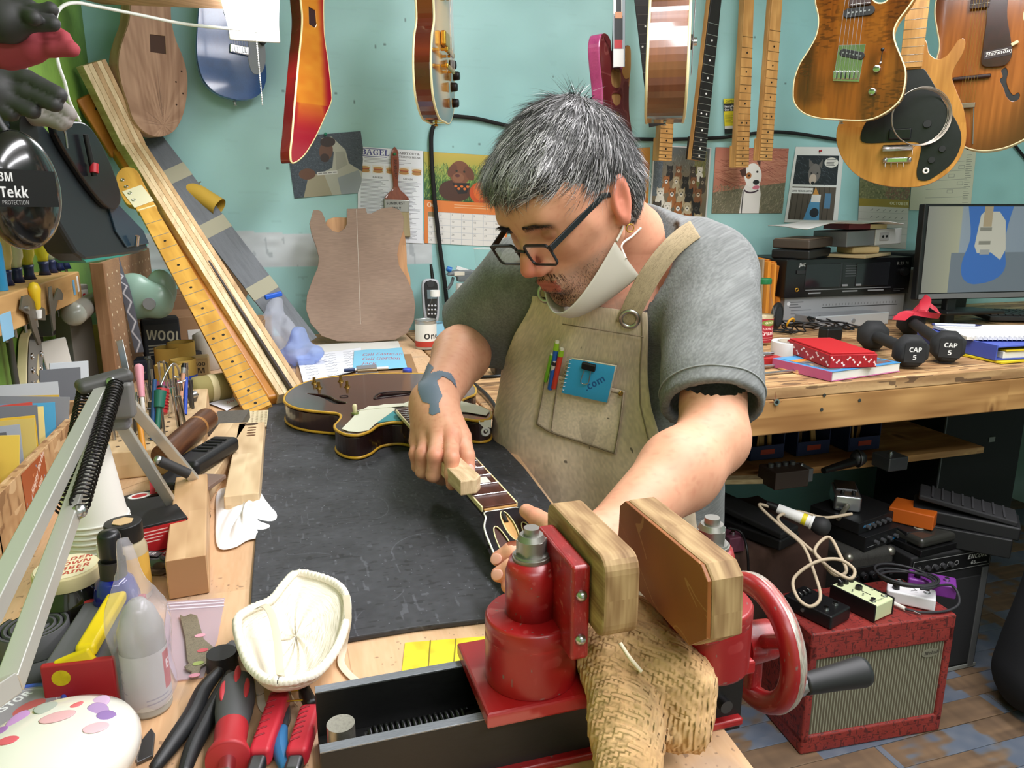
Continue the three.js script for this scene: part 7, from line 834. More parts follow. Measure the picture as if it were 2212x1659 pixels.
{// cloth covered box with pedals and microphone
const zf=-1.64,x0=1.02,x1=1.47,y=.425,t=thing('cloth_covered_crate','crate draped with dark brown cloth under the wall bench','crate',{pos:[(x0+x1)/2,0,zf-.17]}),w=x1-x0,brown=tmat(blotTex([0x3a261c,0x4a3024,0x2e1e17],{f:5,seed:310}),.95);pt(t,'crate',box(w-.03,y-.01,.31,.004),mat(0x3a2e24,.8),[0,(y-.01)/2,0]);
const rows=[];for(let i=0;i<=24;i++){const v=i/24,r=[];for(let j=0;j<=40;j++){const u=j/40*2-1,s=v*(.34+y*.96);const drop=max_(0,s-.34),z=-.165+min_(s,.34)+(drop>0?.004+.016*drop*sin_(u*11+.8)+.05*drop:0);r.push(V(u*w/2*(1+.05*drop),y+.003-drop+.002*sin_(u*13+v*9),z));}rows.push(r);}rows.reverse();pt(t,'cloth',sheet(rows,.003,()=>V(0,.5,.85)),brown,null,null,'dark brown draped cloth');
const T=y+.0065,wah=thing('wah_pedal','long black treadle wah pedal on the brown cloth','effects pedal',{pos:onY(1622,1150,T),rot:[0,.38,0],group:'effects pedals by the amplifiers'});pt(wah,'base',box(.10,.032,.25,.006),mat(0x121213,.6),[0,.017,0]);pt(wah,'treadle',box(.09,.02,.255,.006),mat(0x1c1c1d,.75),[0,.055,-.004],[.10,0,0]);pt(wah,'hinge',box(.07,.03,.02,.003),black,[0,.036,-.02]);
const pu=thing('mauve_pedal','small mauve effects pedal at the corner of the brown cloth','effects pedal',{pos:onY(1576,1183,T),group:'effects pedals by the amplifiers'});pt(pu,'case',box(.05,.045,.07,.004),mat(0x5c3040,.5),[0,.0235,0]);foot(pu,0,.046,.01);const gy=thing('grey_pedal','small grey effects pedal beside the mauve pedal','effects pedal',{pos:onY(1548,1180,T).add(V(-.03,0,-.02)),group:'effects pedals by the amplifiers'});pt(gy,'case',box(.05,.045,.075,.004),mat(0x8a8688,.5),[0,.0235,0]);knob(gy,0,.046,-.02,.008,.012,mat(0xd8b020,.4));foot(gy,0,.046,.02);
const a=at(1680,1098,1.98),b=at(1772,1136,1.93),m=thing('white_microphone','white handheld microphone with black ball head and yellow sticker','microphone',{pos:a}),d=b.clone().sub(a),dn=d.clone().nz(),L=d.length();pt(m,'handle',rod(V(),d.clone().ms(.82),.0125,.016,24),white);pt(m,'head',lathe([[0,-.024],[.018,-.02],[.025,0],[.023,.014],[.012,.024],[0,.026]],28),mat(0x1b1b1c,.7),d.toArray());m.children[1].quaternion.setFromUnitVectors(V(0,1,0),dn);pt(m,'collar',rod(d.clone().ms(.78),d.clone().ms(.84),.0185,.0185,24),white);pt(m,'connector',rod(dn.clone().ms(-.03),V(),.009,.011,16),black);const s=pt(m,'sticker',rod(d.clone().ms(.58),d.clone().ms(.68),.0152,.0158,24),mat(0xe0d020,.5));
cable('microphone_cable','beige microphone cable looping down over the brown cloth',[[1665,1095,1.99],[1640,1092,1.97],[1690,1140,1.92],[1735,1180,1.86],[1760,1240,1.80],[1772,1290,1.74],[1750,1310,1.73],[1722,1290,1.75],[1715,1250,1.78],[1760,1215,1.78],[1810,1208,1.78],[1845,1230,1.76],[1835,1250,1.75],[1790,1225,1.79],[1760,1190,1.84],[1790,1160,1.86],[1815,1200,1.82],[1828,1235,1.79],[1800,1240,1.79],[1765,1200,1.84],[1720,1160,1.9],[1680,1120,1.95],[1720,1105,1.97],[1780,1118,1.98],[1840,1110,2.0]].map((p)=>at(...p)),.0042,mat(0xb8a68c,.7));
cable('pedal_cable','thin black cable hanging down the front of the brown cloth',[[1570,1140],[1600,1150],[1614,1190],[1617,1260],[1616,1320]].map(([x,y],i)=>onZ(x,y,zf+.03+(i>1?.025:-.02))),.0035,black);
}
{// grey tolex amp, black amp, gear on top
const t=thing('grey_amplifier','dark grey textured amplifier with rounded corners and knob row','amplifier',{pos:[1.555,0,-1.68]});pt(t,'cabinet',box(.17,.41,.26,.02,4),tmat(blotTex([0x2e2d2a,0x3a3935,0x24231f],{f:20,seed:320}),.8),[0,.206,0]);pt(t,'control_panel',box(.16,.05,.006,.002),black,[0,.345,.131]);for(let i=0;i<5;i++){const k=pt(t,'knob',cyl(.009,.010,.012,18),mat(0x222224,.4),[-.06+i*.03,.345,.139],[PI_/2,0,0]);pt(k,'knob_cap',cyl(.005,.005,.001,14),steel,[0,.0065,0]);}for(const s of[-1,1])pt(t,'chrome_corner',ball(.016,12),mat(0x8d8a80,.3,.8),[s*.072,.397,.117]);
const e=thing('black_amplifier','black amplifier lettered ENCORE 65 standing behind the red amplifier','amplifier',{pos:[1.795,0,-1.63]}),W=.30;pt(e,'cabinet',box(W,.40,.26,.006),mat(0x151516,.7),[0,.201,0]);pt(e,'grille',buv(box(W-.05,.29,.006,.002,1),.03),mat(0x1b1b1d,.9),[-.01,.165,.131]);decal(e,'control_panel',W-.01,.052,label(256,46,'#0d0d0e',(g,w)=>{g.strokeStyle='#b8b8b8';g.lineWidth=1.5;g.strokeRect(3,3,w-6,40);for(let i=0;i<6;i++){g.beginPath();g.arc(22+i*24,24,6,0,7);g.stroke();}txt(g,'ENCORE',176,20,'italic bold 17px sans-serif','#d8d8d8');txt(g,'65',190,36,'bold 15px sans-serif','#d8d8d8');textLines(g,206,34,40,1,5,'#aaa');}),[0,.365,.131]);for(let i=0;i<5;i++)pt(e,'knob',cyl(.007,.008,.010,16),mat(0x3a3a3c,.4),[-.12+i*.028,.364,.136],[PI_/2,0,0]);pt(e,'corner_trim',box(.022,.33,.004,.001,1),mat(0x7c7d7e,.45,.5),[W/2-.022,.17,.1325]);pt(e,'base_strip',box(W,.012,.004,.001,1),mat(0x8a8b86,.5),[0,.008,.132]);
const rk=(lab,x,y,z,w,h,d,lines,yaw)=>{const r=thing('rack_unit',lab,'rack unit',{pos:[x,y,z],rot:[0,yaw,0]});pt(r,'case',box(w,h,d,.002),mat(0x141517,.5),[0,h/2+.0005,0]);decal(r,'front_panel',w,h*.92,label(200,36,'#111214',lines),[0,h/2,d/2+.0002]);for(let i=0;i<5;i++)pt(r,'knob',cyl(.006,.006,.012,14),mat(0x4a4b4e,.4),[-w*.32+i*w*.12,h/2,d/2+.006],[PI_/2,0,0]);return r;};
rk('black rack unit with blue lettering on the grey amplifier',1.63,.4115,-1.67,.25,.044,.18,(g)=>{txt(g,'FURMAN',110,16,'italic bold 15px sans-serif','#4aa0d8');box2(g,96,22,70,8,'#2a7ab8');textLines(g,10,26,60,1,5,'#8a8c8e');},.22);rk('slim black rack unit stacked under the chrome pedal',1.60,.4565,-1.68,.21,.034,.16,(g)=>{txt(g,'FURMAN',20,20,'italic bold 12px sans-serif','#4aa0d8');},.26);
const sp=thing('chrome_pedal','polished chrome effects pedal on top of the rack units','effects pedal',{pos:[1.575,.4915,-1.70],rot:[0,-.6,0],group:'effects pedals by the amplifiers'});pt(sp,'case',box(.075,.05,.12,.008),mat(0xb4b6ba,.22,.9),[0,.026,0]);pt(sp,'treadle',box(.06,.008,.06,.003),darkSteel,[0,.054,-.02],[.1,0,0]);knob(sp,.015,.051,.045);knob(sp,-.015,.051,.045);pt(sp,'jack',rod([.0,.02,.06],[-.03,.0,.12],.008,.006),mat(0x9a9484,.35,.8));
const op=thing('orange_pedal','orange effects pedal on the black rack gear','effects pedal',{pos:onY(1972,1125,.456),rot:[0,.6,0],group:'effects pedals by the amplifiers'});pt(op,'case',box(.10,.045,.12,.004),mat(0xc25c14,.5),[0,.0235,0]);for(const z of[-.02,.01])pt(op,'jack_hole',cyl(.004,.004,.002,12),black,[.0505,.022,z],[0,0,PI_/2]);const cb=thing('rack_shelf','black equipment box carrying the orange pedal','equipment',{pos:[op.position.x+.02,.4015,op.position.z-.02]});pt(cb,'case',box(.2,.053,.16,.003),mat(0x121315,.55),[0,.027,0]);
const ex=thing('expression_pedal','large black expression pedal lying on the black amplifier','effects pedal',{pos:onY(2080,1130,.46),rot:[.05,.75,0],group:'effects pedals by the amplifiers'});pt(ex,'base',box(.11,.04,.27,.006),mat(0x17181a,.6),[0,.021,0]);pt(ex,'treadle',box(.10,.016,.25,.005),mat(0x232325,.8),[0,.06,0],[.1,0,0]);for(let i=0;i<8;i++)pt(ex,'treadle_rib',box(.09,.003,.006,.001,1),mat(0x303033,.8),[0,.0695-(i-4)*.0028,-.09+i*.026]);const bx=thing('equipment_box','black box propping the expression pedal','equipment',{pos:[ex.position.x,.4015,ex.position.z],rot:[0,.75,0]});pt(bx,'case',box(.13,.057,.24,.004),mat(0x101113,.6),[0,.029,0]);
const rd=thing('red_pedal','low red effects pedal at the amplifier edge','effects pedal',{pos:onY(2105,1168,.402),rot:[0,.1,0],group:'effects pedals by the amplifiers'});pt(rd,'case',box(.11,.018,.06,.003),mat(0x7a1424,.45),[0,.0095,0]);pt(rd,'top_plate',box(.10,.004,.045,.001,1),black,[0,.0205,0]);
const tp=thing('tape_echo','dark translucent lidded tape unit on the black amplifier','tape unit',{pos:onY(2005,1175,.402),rot:[0,.1,0]});pt(tp,'base',box(.20,.02,.11,.003),black,[0,.0105,0]);pt(tp,'lid',box(.19,.03,.10,.012,3),mat(0x33332f,.25),[0,.036,0]);for(const x of[-.035,.035]){const r=pt(tp,'reel',torus(.012,.003,24,8),mat(0x8d8878,.4),[x,.053,-.01],[PI_/2,0,0]);pt(r,'hub',cyl(.006,.006,.004,16),darkSteel,[0,0,0],[PI_/2,0,0]);}const gk=thing('green_tuner','small round green plastic tin on the grey amplifier','tin',{pos:onY(1885,1170,.4125)});pt(gk,'tin',lathe([[0,0],[.02,0],[.022,.004],[.021,.014],[.017,.017],[0,.017]],24),mat(0x1e4a36,.5));
}
{// gig bag: soft black case leaning in from the side
const f=blend([capsule(V(1.92,.12,-1.28),V(2.10,.75,-1.30),.12,.12),capsule(V(2.02,.10,-1.15),V(2.2,.75,-1.2),.11,.11),capsule(V(2.15,.12,-1.3),V(2.3,.8,-1.28),.12,.12)],.1),g=(x,y,z)=>max_(f(x,y,z)-(noise3(x*9,y*6,z*9)-.5)*.02,.003-y);const t=thing('gig_bag','soft black guitar gig bag standing on the floor','bag',{pos:[0,0,0]});pt(t,'bag',netMesh(g,V(1.72,-.01,-1.5),V(2.48,.96,-.95),.014),mat(0x0e0f13,.85));pt(t,'zip',tube([[1.80,.05,-1.22],[1.83,.3,-1.2],[1.89,.6,-1.22],[1.95,.8,-1.24]].map((q)=>V(...q)),.004,40,5),mat(0x2a2a2e,.6));
}
{// speaker cabinet and lower shelf things
const t=thing('speaker_cabinet','tall black speaker cabinet standing in shade under the bench','speaker',{pos:[2.52,0,-2.2]});pt(t,'cabinet',box(.40,.72,.3,.008),mat(0x0c0c0e,.7),[0,.361,0]);pt(t,'edge_trim',box(.006,.7,.006,.001,1),mat(0x6a6c70,.5),[-.197,.36,.15]);pt(t,'badge',box(.03,.02,.003,.001,1),mat(0x8a8a88,.4),[.04,.5,.151]);pt(t,'corner_plate',box(.04,.03,.003,.001,1),mat(0x77787a,.4),[.15,.03,.151]);
const Y=.604,sm_=thing('black_microphone','black handheld microphone lying on the lower shelf','microphone',{pos:onY(1780,1020,Y)});pt(sm_,'handle',rod([-.02,.014,.02],[.11,.017,-.01],.009,.014,20),black);pt(sm_,'ball_grille',ball(.024,20),mat(0x4a4b4e,.4,.7),[.135,.0245,-.016]);pt(sm_,'band',tr(torus(.0245,.003,28,8),.13,.0245,-.014,0,1.35),darkSteel);
const b1=thing('pedal_box','dark wooden effects box with row of silver knobs on the lower shelf','effects pedal',{pos:onY(1690,1045,Y),group:'effects pedals by the amplifiers'});pt(b1,'case',box(.11,.05,.08,.003),mat(0x2e2018,.6),[0,.0255,0]);for(let i=0;i<4;i++)pt(b1,'knob',cyl(.008,.008,.010,16),mat(0x77787a,.3,.8),[-.036+i*.024,.0555,-.01]);
const b2=thing('metal_pedal','small grey metal effects pedal beside the dark wooden box','effects pedal',{pos:onY(1728,1035,Y),group:'effects pedals by the amplifiers'});pt(b2,'case',box(.04,.04,.06,.003),mat(0x6a6b6e,.4,.5),[0,.0205,0]);foot(b2,0,.041,0);const b3=thing('steel_pedal','square steel effects pedal at the end of the lower shelf','effects pedal',{pos:onY(1920,1010,Y),group:'effects pedals by the amplifiers'});pt(b3,'case',box(.07,.042,.07,.004),mat(0x5c5e62,.35,.6),[0,.0215,0]);foot(b3,0,.043,0);
const w=thing('wood_offcut','pale flat wood offcut lying on the lower shelf','wood',{pos:onY(1598,1042,Y),rot:[0,-.25,0]});pt(w,'offcut',buv(box(.13,.014,.035,.002),.2,0),tmat(woodTex(0xb9a67c,0x94805a,{seed:4}),.7),[0,.0075,0]);
// blue bins of offcuts
const rr=mulberry(23),names=['first','second','third','fourth'];[[1575,1000],[1660,995],[1760,985],[1870,975]].forEach(([x,y],i)=>{const p=onY(x,y,Y),g=thing('parts_bin',['blue parts bin behind the pale offcut holding wood scraps','blue parts bin behind the dark wooden effects box','blue parts bin behind the black microphone','blue parts bin beside the square steel pedal'][i],'bin',{pos:p.add(V(0,0,-.06)),group:'blue parts bins'}),bl=mat(0x16224e,.6);pt(g,'front',box(.12,.045,.004,.001,1),bl,[0,.024,.05]);pt(g,'side',box(.004,.09,.10,.001,1),bl,[-.06,.046,0]);pt(g,'side',box(.004,.09,.10,.001,1),bl,[.06,.046,0]);pt(g,'back',box(.12,.09,.004,.001,1),bl,[0,.046,-.05]);pt(g,'base',box(.12,.004,.10,.001,1),bl,[0,.003,0]);pt(g,'red_tag',box(.05,.016,.001,.0003,1),mat(0xa83a24,.5),[0,.026,.0525]);
for(let k=0;k<4;k++){const s=thing('wood_scrap',['thin wood scrap sticking up from a blue parts bin','thin wood scrap sticking up from a blue parts bin','thin wood scrap sticking up from a blue parts bin','thin wood scrap sticking up from a blue parts bin'][k],'wood scrap',{pos:[p.x-.04+k*.026,Y+.0055,p.z-.03+rr()*.05],group:'wood scraps in the blue bins',rot:[(rr()-.5)*.3,rr(),(rr()-.5)*.4]});pt(s,'scrap',box(.014+rr()*.01,.12+rr()*.06,.006,.001,1),pick([pine,pineW,mat(0x6a5038,.7)]),[0,.07,0]);}});
}
// ---------------------------------------------------------------- left wall: rack, shield, gloves
const tOf=(p)=>p.clone().sub(EYE).dot(camF),osb=tmat(dataTex(256,256,(u,v)=>{const a=noise2(u*12,v*30,0,401),b=noise2(u*34,v*10,0,402);let c=mix3([206,170,124],[160,118,76],a*.6+b*.4);if(b>.75)c=mix3(c,[226,196,152],.6);if(a>.8)c=mix3(c,[120,84,52],.5);return c;}),.75);
{const t=thing('screwdriver_rack','thick pine rail on the green wall holding upright screwdrivers','rack',{pos:[XL+.001,1.175,-1.76]});pt(t,'rail',buv(box(.085,.058,.80,.003),.35,2),pine,[.0435,.029,.40]);pt(t,'paint_chip',box(.001,.03,.014,.0003,1),mat(0x6fa8d0,.6),[.0865,.03,.06]);pt(t,'paint_chip',box(.001,.032,.012,.0003,1),white,[.0865,.034,.026]);pt(t,'paint_chip',box(.001,.04,.05,.0003,1),mat(0x8cc0e0,.6),[.0865,.012,.47]);for(const z of[.1,.6])pt(t,'bracket',box(.05,.06,.02,.002),darkSteel,[.026,-.03,z]);}
{const yel=(c)=>mat(c,.12,0,{transmission:.45,thickness:.01,ior:1.45}),fer=mat(0x16224a,.4),list=[[-.015,650,0xe0c878,.105,'amber screwdriver handle standing nearest the black ear muff'],[20,638,0xe6cf86,.10,'pale amber screwdriver handle with dark blue collar'],[42,626,0xe9e6c8,.075,'clear plastic screwdriver handle on the pine rail'],[66,612,0xd8c84a,.10,'yellow screwdriver handle in the middle of the rail'],[97,592,0xe2d63a,.095,'bright yellow screwdriver handle with blue collar'],[113,586,0xcfd6c8,.09,'clear ribbed screwdriver handle near the rail end'],[128,580,0xd6cf58,.095,'yellow green screwdriver handle near the rail end'],[142,577,0xc8c878,.07,'short fat yellow screwdriver handle at the rail end']];
for(const[x,y,c,h,l]of list){const p=onX(x,y,-.445);p.y=1.2335;const t=thing('screwdriver',l,'screwdriver',{pos:p,group:'screwdrivers in the pine rail'});pt(t,'collar',lathe([[0,0],[.011,0],[.008,.010],[.0085,.02],[.010,.026],[0,.026]],20),fer);pt(t,'handle',lathe([[0,.026],[.009,.026],[.0095,.034],[.0135,.045],[.0138,.026+h*.8],[.012,.026+h*.95],[.006,.026+h],[0,.026+h]],12),yel(c));pt(t,'shaft',cyl(.003,.003,.09,10),steel,[0,-.045,0]);}}
{const bl=thing('blue_tube','blue capped tube standing on the pine rail','tube',{pos:onX(4,655,-.43).setY(1.2335)});pt(bl,'tube',lathe([[0,0],[.012,0],[.012,.07],[.008,.085],[0,.085]],20),mat(0x2a86b4,.35));pt(bl,'cap',lathe([[0,.085],[.008,.085],[.006,.10],[0,.102]],16),mat(0xc42018,.4));}
const hook=(name,label_,cat,x,y,pts,m,th=.002,X0=-.398)=>{const o=onX(x,y,X0),fr=new Frame(o,V(0,0,-1),V(0,1,0)),t=thing(name,label_,cat,{frame:fr});pt(t,'plate',ext(ccw(fr.pts(pts)),th,{bevel:.0004,z:th}),m);return[t,fr];};
{const[t,fr]=hook('feeler_gauge','grey steel gauge with two blades hanging on the pine rail','gauge',70,690,[[45,640],[58,637],[74,656],[94,668],[95,692],[72,690],[80,720],[86,742],[80,746],[66,712],[58,680],[40,668]],mat(0x77746e,.4,.8),.003);const a=fr.loc(52,666);pt(t,'rivet',cyl(.004,.004,.006,12),steel,[a[0],a[1],.004],[PI_/2,0,0]);
const[u,f2]=hook('steel_scraper','narrow steel blades fanned out hanging beside the gauge','tool',118,660,[[103,620],[108,618],[112,650],[122,622],[128,626],[134,636],[132,648],[122,648],[116,680],[117,712],[113,716],[109,690],[104,650]],mat(0x7c7a76,.38,.85),.0025);const y=thing('yellow_plug','yellow plastic plug stuck on the pine rail front','plug',{pos:onX(76,640,-.395)});pt(y,'plug',lathe([[0,-.024],[.006,-.02],[.008,0],[.010,.012],[.006,.022],[0,.024]],16),mat(0xe0bc20,.45));pt(y,'white_end',cyl(.007,.005,.014,14),white,[0,-.03,0]);}
{// headstock on the wall
const o=onX(78,860,XL+.02),fr=new Frame(o,V(0,0,-1),V(0,1,0)),t=thing('guitar_headstock','black inlaid guitar neck end with cream edge hanging on the green wall','guitar neck',{frame:fr}),p=ccw(smooth2(fr.pts([[64,722],[74,710],[84,714],[92,724],[92,780],[90,830],[92,880],[68,890],[60,880],[60,740]]),50));pt(t,'wood',ext(p,.016,{bevel:.001}),cream);pt(t,'veneer',ext(grow(p,-.003),.002,{z:.0015}),gloss(blotTex([0x14110f,0x1c1816],{seed:2}),.25));for(const[x,y]of[[68,770],[88,764],[70,800],[87,796],[70,830]]){const a=fr.loc(x,y);pt(t,'tuner_hole',torus(.005,.0016,16,6),chrome,[a[0],a[1],.002]);}for(const[pp]of[[[[80,765],[84,806],[80,812],[77,806]]],[[[80,820],[83,826],[80,850],[77,826]]]])pt(t,'inlay',ext(ccw(fr.pts(pp)),.001,{z:.0022}),cream);
}
{const g=thing('steel_rod','long grey steel rod hanging down the green wall','rod',{pos:onX(30,800,XL+.015)});pt(g,'rod',rod([0,-.09,0],[0,.10,.0],.006),mat(0x6f6c66,.45,.7));pt(g,'wall_hook',rod([-.014,.09,0],[0,.09,0],.003),darkSteel);
const fr=new Frame(onX(112,820,XL+.006),V(0,0,-1),V(0,1,0)),t=thing('blue_template','light blue paper template shaped like a neck on the green wall','template',{frame:fr});pt(t,'template',ext(ccw(fr.pts([[94,784],[108,780],[108,760],[115,750],[122,760],[122,800],[130,830],[98,852],[94,820]])),.002,{bevel:.0003}),mat(0x9cc8e0,.7));for(const y of[772,779]){const a=fr.loc(112,y);pt(t,'slot',box(.010,.002,.001,.0002,1),black,[a[0],a[1],.0005]);}}
const mahogB=tmat(woodTex(0x9c7654,0x7a583a,{seed:5}),.7);
{// pegboard standing at the rack end
const fr=new Frame(onX(240,700,-.355),V(0,0,-1),V(0,1,0)),t=thing('pegboard','brown perforated hardboard panel standing upright beside the rack','pegboard',{pos:[-.36,BEN,-2.06]});pt(t,'panel',buv(box(.006,.30,.62,.001),.3),mdf(0x9c7a58,0x86664a,411),[0,.151,0]);const hole=cyl(.0032,.0032,.0006,8),hm=mat(0xcdbb9c,.9);for(let i=0;i<9;i++)for(let j=0;j<12;j++)pt(t,'peg_hole',hole,hm,[.0033,.04+i*.029,-.28+j*.05],[0,0,PI_/2]);pt(t,'batten',buv(box(.026,.30,.016,.002),.3),mahogB,[-.004,.151,.318]);}
{const a=at(205,648,1.62),b=at(160,678,1.5),c=at(232,612,1.7),t=thing('dusty_screwdriver','dusty grey clear handled screwdriver stuck in the pegboard','screwdriver',{pos:a}),d=b.clone().sub(a);pt(t,'handle',rod(V(),d,.018,.024,20),mat(0x8a8880,.3));pt(t,'end_cap',ball(.024,20),mat(0xa3a69c,.25),d.toArray());pt(t,'shaft',rod(V(),c.clone().sub(a),.0045,.003,10),darkSteel);}
// face shield and ear muff
{const X0=-.315,fr=new Frame(onX(170,420,X0),V(.28,0,-.96),V(0,1,0)),t=thing('face_shield','dark slate welding face shield hanging above the screwdrivers','face shield',{frame:fr}),P=(l)=>ccw(fr.pts(l));
pt(t,'shell',ext(P([[16,268],[40,250],[85,256],[100,275],[318,525],[322,538],[300,548],[185,563],[165,548],[60,370]]),.05,{bevel:.006}),mat(0x22292d,.4));pt(t,'inner_panel',ext(P([[232,452],[250,440],[306,498],[318,526],[270,535],[246,500]]),.004,{z:.004,bevel:.001}),mat(0x1f3442,.2));pt(t,'visor',ext(ccw(smooth2(fr.pts([[100,272],[140,262],[175,270],[215,330],[248,425],[242,448],[220,450],[160,380]]),40)),.012,{z:.012,bevel:.003}),mat(0x17181c,.25));pt(t,'teal_lip',ext(P([[180,558],[300,538],[322,520],[320,540],[262,556],[190,568]]),.05,{z:-.002,bevel:.002}),mat(0x3fae9a,.2,0,{transmission:.4,thickness:.004}));
{const a=fr.loc(45,283);pt(t,'pivot_knob',cyl(.022,.024,.012,28),black,[a[0],a[1],.006],[PI_/2,0,0]);const b=fr.loc(280,520);pt(t,'stud',cyl(.004,.004,.02,12),chrome,[b[0],b[1],.014],[.3,0,.2]);const c=fr.loc(158,290),d=fr.loc(178,380);pt(t,'strut',rod([c[0],c[1],.02],[d[0],d[1],.02],.004,.005),black);pt(t,'strut_pin',rod([d[0],d[1]+.02,.022],[d[0]-.004,d[1]+.005,.022],.007),mat(0xb0202a,.4));const e=fr.loc(100,270),f=fr.loc(118,320);pt(t,'wire_bail',tube([[e[0],e[1],.02],[mix(e[0],f[0],.7),mix(e[1],f[1],.3),.022],[f[0],f[1],.02]],.002,20),steel);}pt(t,'wall_hook',rod([fr.loc(60,258)[0],fr.loc(60,258)[1],-.03],[fr.loc(60,258)[0],fr.loc(60,258)[1],-.095],.004),darkSteel);
const f2=new Frame(onX(44,412,-.30),V(.5,0,-.87),V(0,1,0)),u=thing('ear_muff','large black ear muff cup with white lettering hanging behind the face shield','ear muff',{frame:f2});const s=pt(u,'cup',ball(.1,36),gloss(blotTex([0x0c0c0d,0x141415],{seed:4}),.2));s.scale.set(.55,.72,.3);decal(u,'lettering',.085,.043,label(160,80,'#0e0e0f',(g)=>{txt(g,'3M',6,26,'bold 26px sans-serif','#d8d8d6');txt(g,'Tekk',4,60,'bold 32px sans-serif','#d8d8d6');txt(g,'PROTECTION',6,75,'12px sans-serif','#b8b8b6');}),[-.018,.002,.0298],[0,0,0],.4);pt(u,'headband',tube([[-.01,.068,0],[-.02,.11,-.02],[-.05,.15,-.06]],.006,24),black);pt(u,'wall_hook',rod([-.05,.15,-.06],[-.16,.15,-.13],.004),darkSteel);}
// work gloves, each a soft body with separate fingers
function glove(lab,palm,fingers,r,m,t){const X=(p)=>at(p[0],p[1],t+(p[2]||0)),f=[...palm.map(([a,b,q,w])=>capsule(X(a),X(b),q,w)),...fingers.map((l)=>{const q=l.map(X),c=[];for(let i=0;i<q.length-1;i++)c.push(capsule(q[i],q[i+1],r,r*.92));return blend(c,.006);})],pf=blend(f.slice(0,palm.length),.02),F2=(x,y,z)=>{let d=9;for(let i=palm.length;i<f.length;i++)d=min_(d,f[i](x,y,z));return smin(pf(x,y,z),d,.008)-(noise3(x*60,y*60,z*60)-.5)*.002;};const all=[...palm.flatMap((p)=>[p[0],p[1]]),...fingers.flat()].map(X),[lo,hi]=around(all,.045),o=thing('work_glove',lab,'glove',{pos:[0,0,0],group:'work gloves hanging on the left wall'});pt(o,'glove',netMesh(F2,lo,hi,.0042),m);const a=X(palm[0][0]);pt(o,'hanging_hook',rod(a,V(XL,a.y+.01,a.z-.03),.003),darkSteel);return o;}
const gB=tmat(blotTex([0x2c2b2c,0x4a494a],{f:20}),.6),gG=mat(0x9a9390,.85),gR=mat(0xa8404a,.8);
glove('black and grey work glove with four fingers above the red one',[[[-40,34],[14,44],.034,.03]],[[[10,22],[50,12],[66,16]],[[20,40],[60,34],[74,40,-.02]],[[30,52],[80,30],[110,20]],[[30,62],[90,48],[115,52]]],.0108,gB,1.02);
glove('red and grey work glove below the black glove',[[[10,100],[60,95],.035,.028]],[[[55,78],[110,72],[138,82]],[[60,90],[110,86],[142,92]],[[60,106],[115,104],[154,106]]],.0125,gR,1.06);
glove('grey black work glove hanging in front of the face shield',[[[-50,194],[-10,200],.036,.03]],[[[0,172],[60,170],[128,205]],[[0,195],[60,200],[118,225]],[[-10,215],[30,220],[70,240]],[[-20,235],[10,238],[24,246]]],.0112,gB,.98);
glove('pink palmed grey work glove lowest of the hanging gloves',[[[20,230],[70,232],.03,.026]],[[[75,228],[110,240],[140,262]],[[80,215],[120,225],[150,246]],[[60,240],[95,254],[132,268]]],.0115,gG,1.10);
{const fr=new Frame(onX(18,95,-.43),V(.2,0,-.98),V(0,1,0)),t=thing('cloth_strap','black fabric glove cuff with white stitched edge hanging below the gloves','strap',{frame:fr});pt(t,'strap',ext(ccw(fr.pts([[-40,78],[48,76],[58,80],[60,160],[50,172],[-40,150]])),.012,{bevel:.004}),gB);pt(t,'edge',bar(V(fr.loc(54,82)[0],fr.loc(54,82)[1],.001),V(fr.loc(56,165)[0],fr.loc(56,165)[1],.001),.006,.004,V(0,0,1)),mat(0xb8b6b2,.8));pt(t,'wall_hook',rod([fr.loc(10,85)[0],fr.loc(10,85)[1],-.012],[fr.loc(10,85)[0],fr.loc(10,85)[1],-.06],.003),darkSteel);}
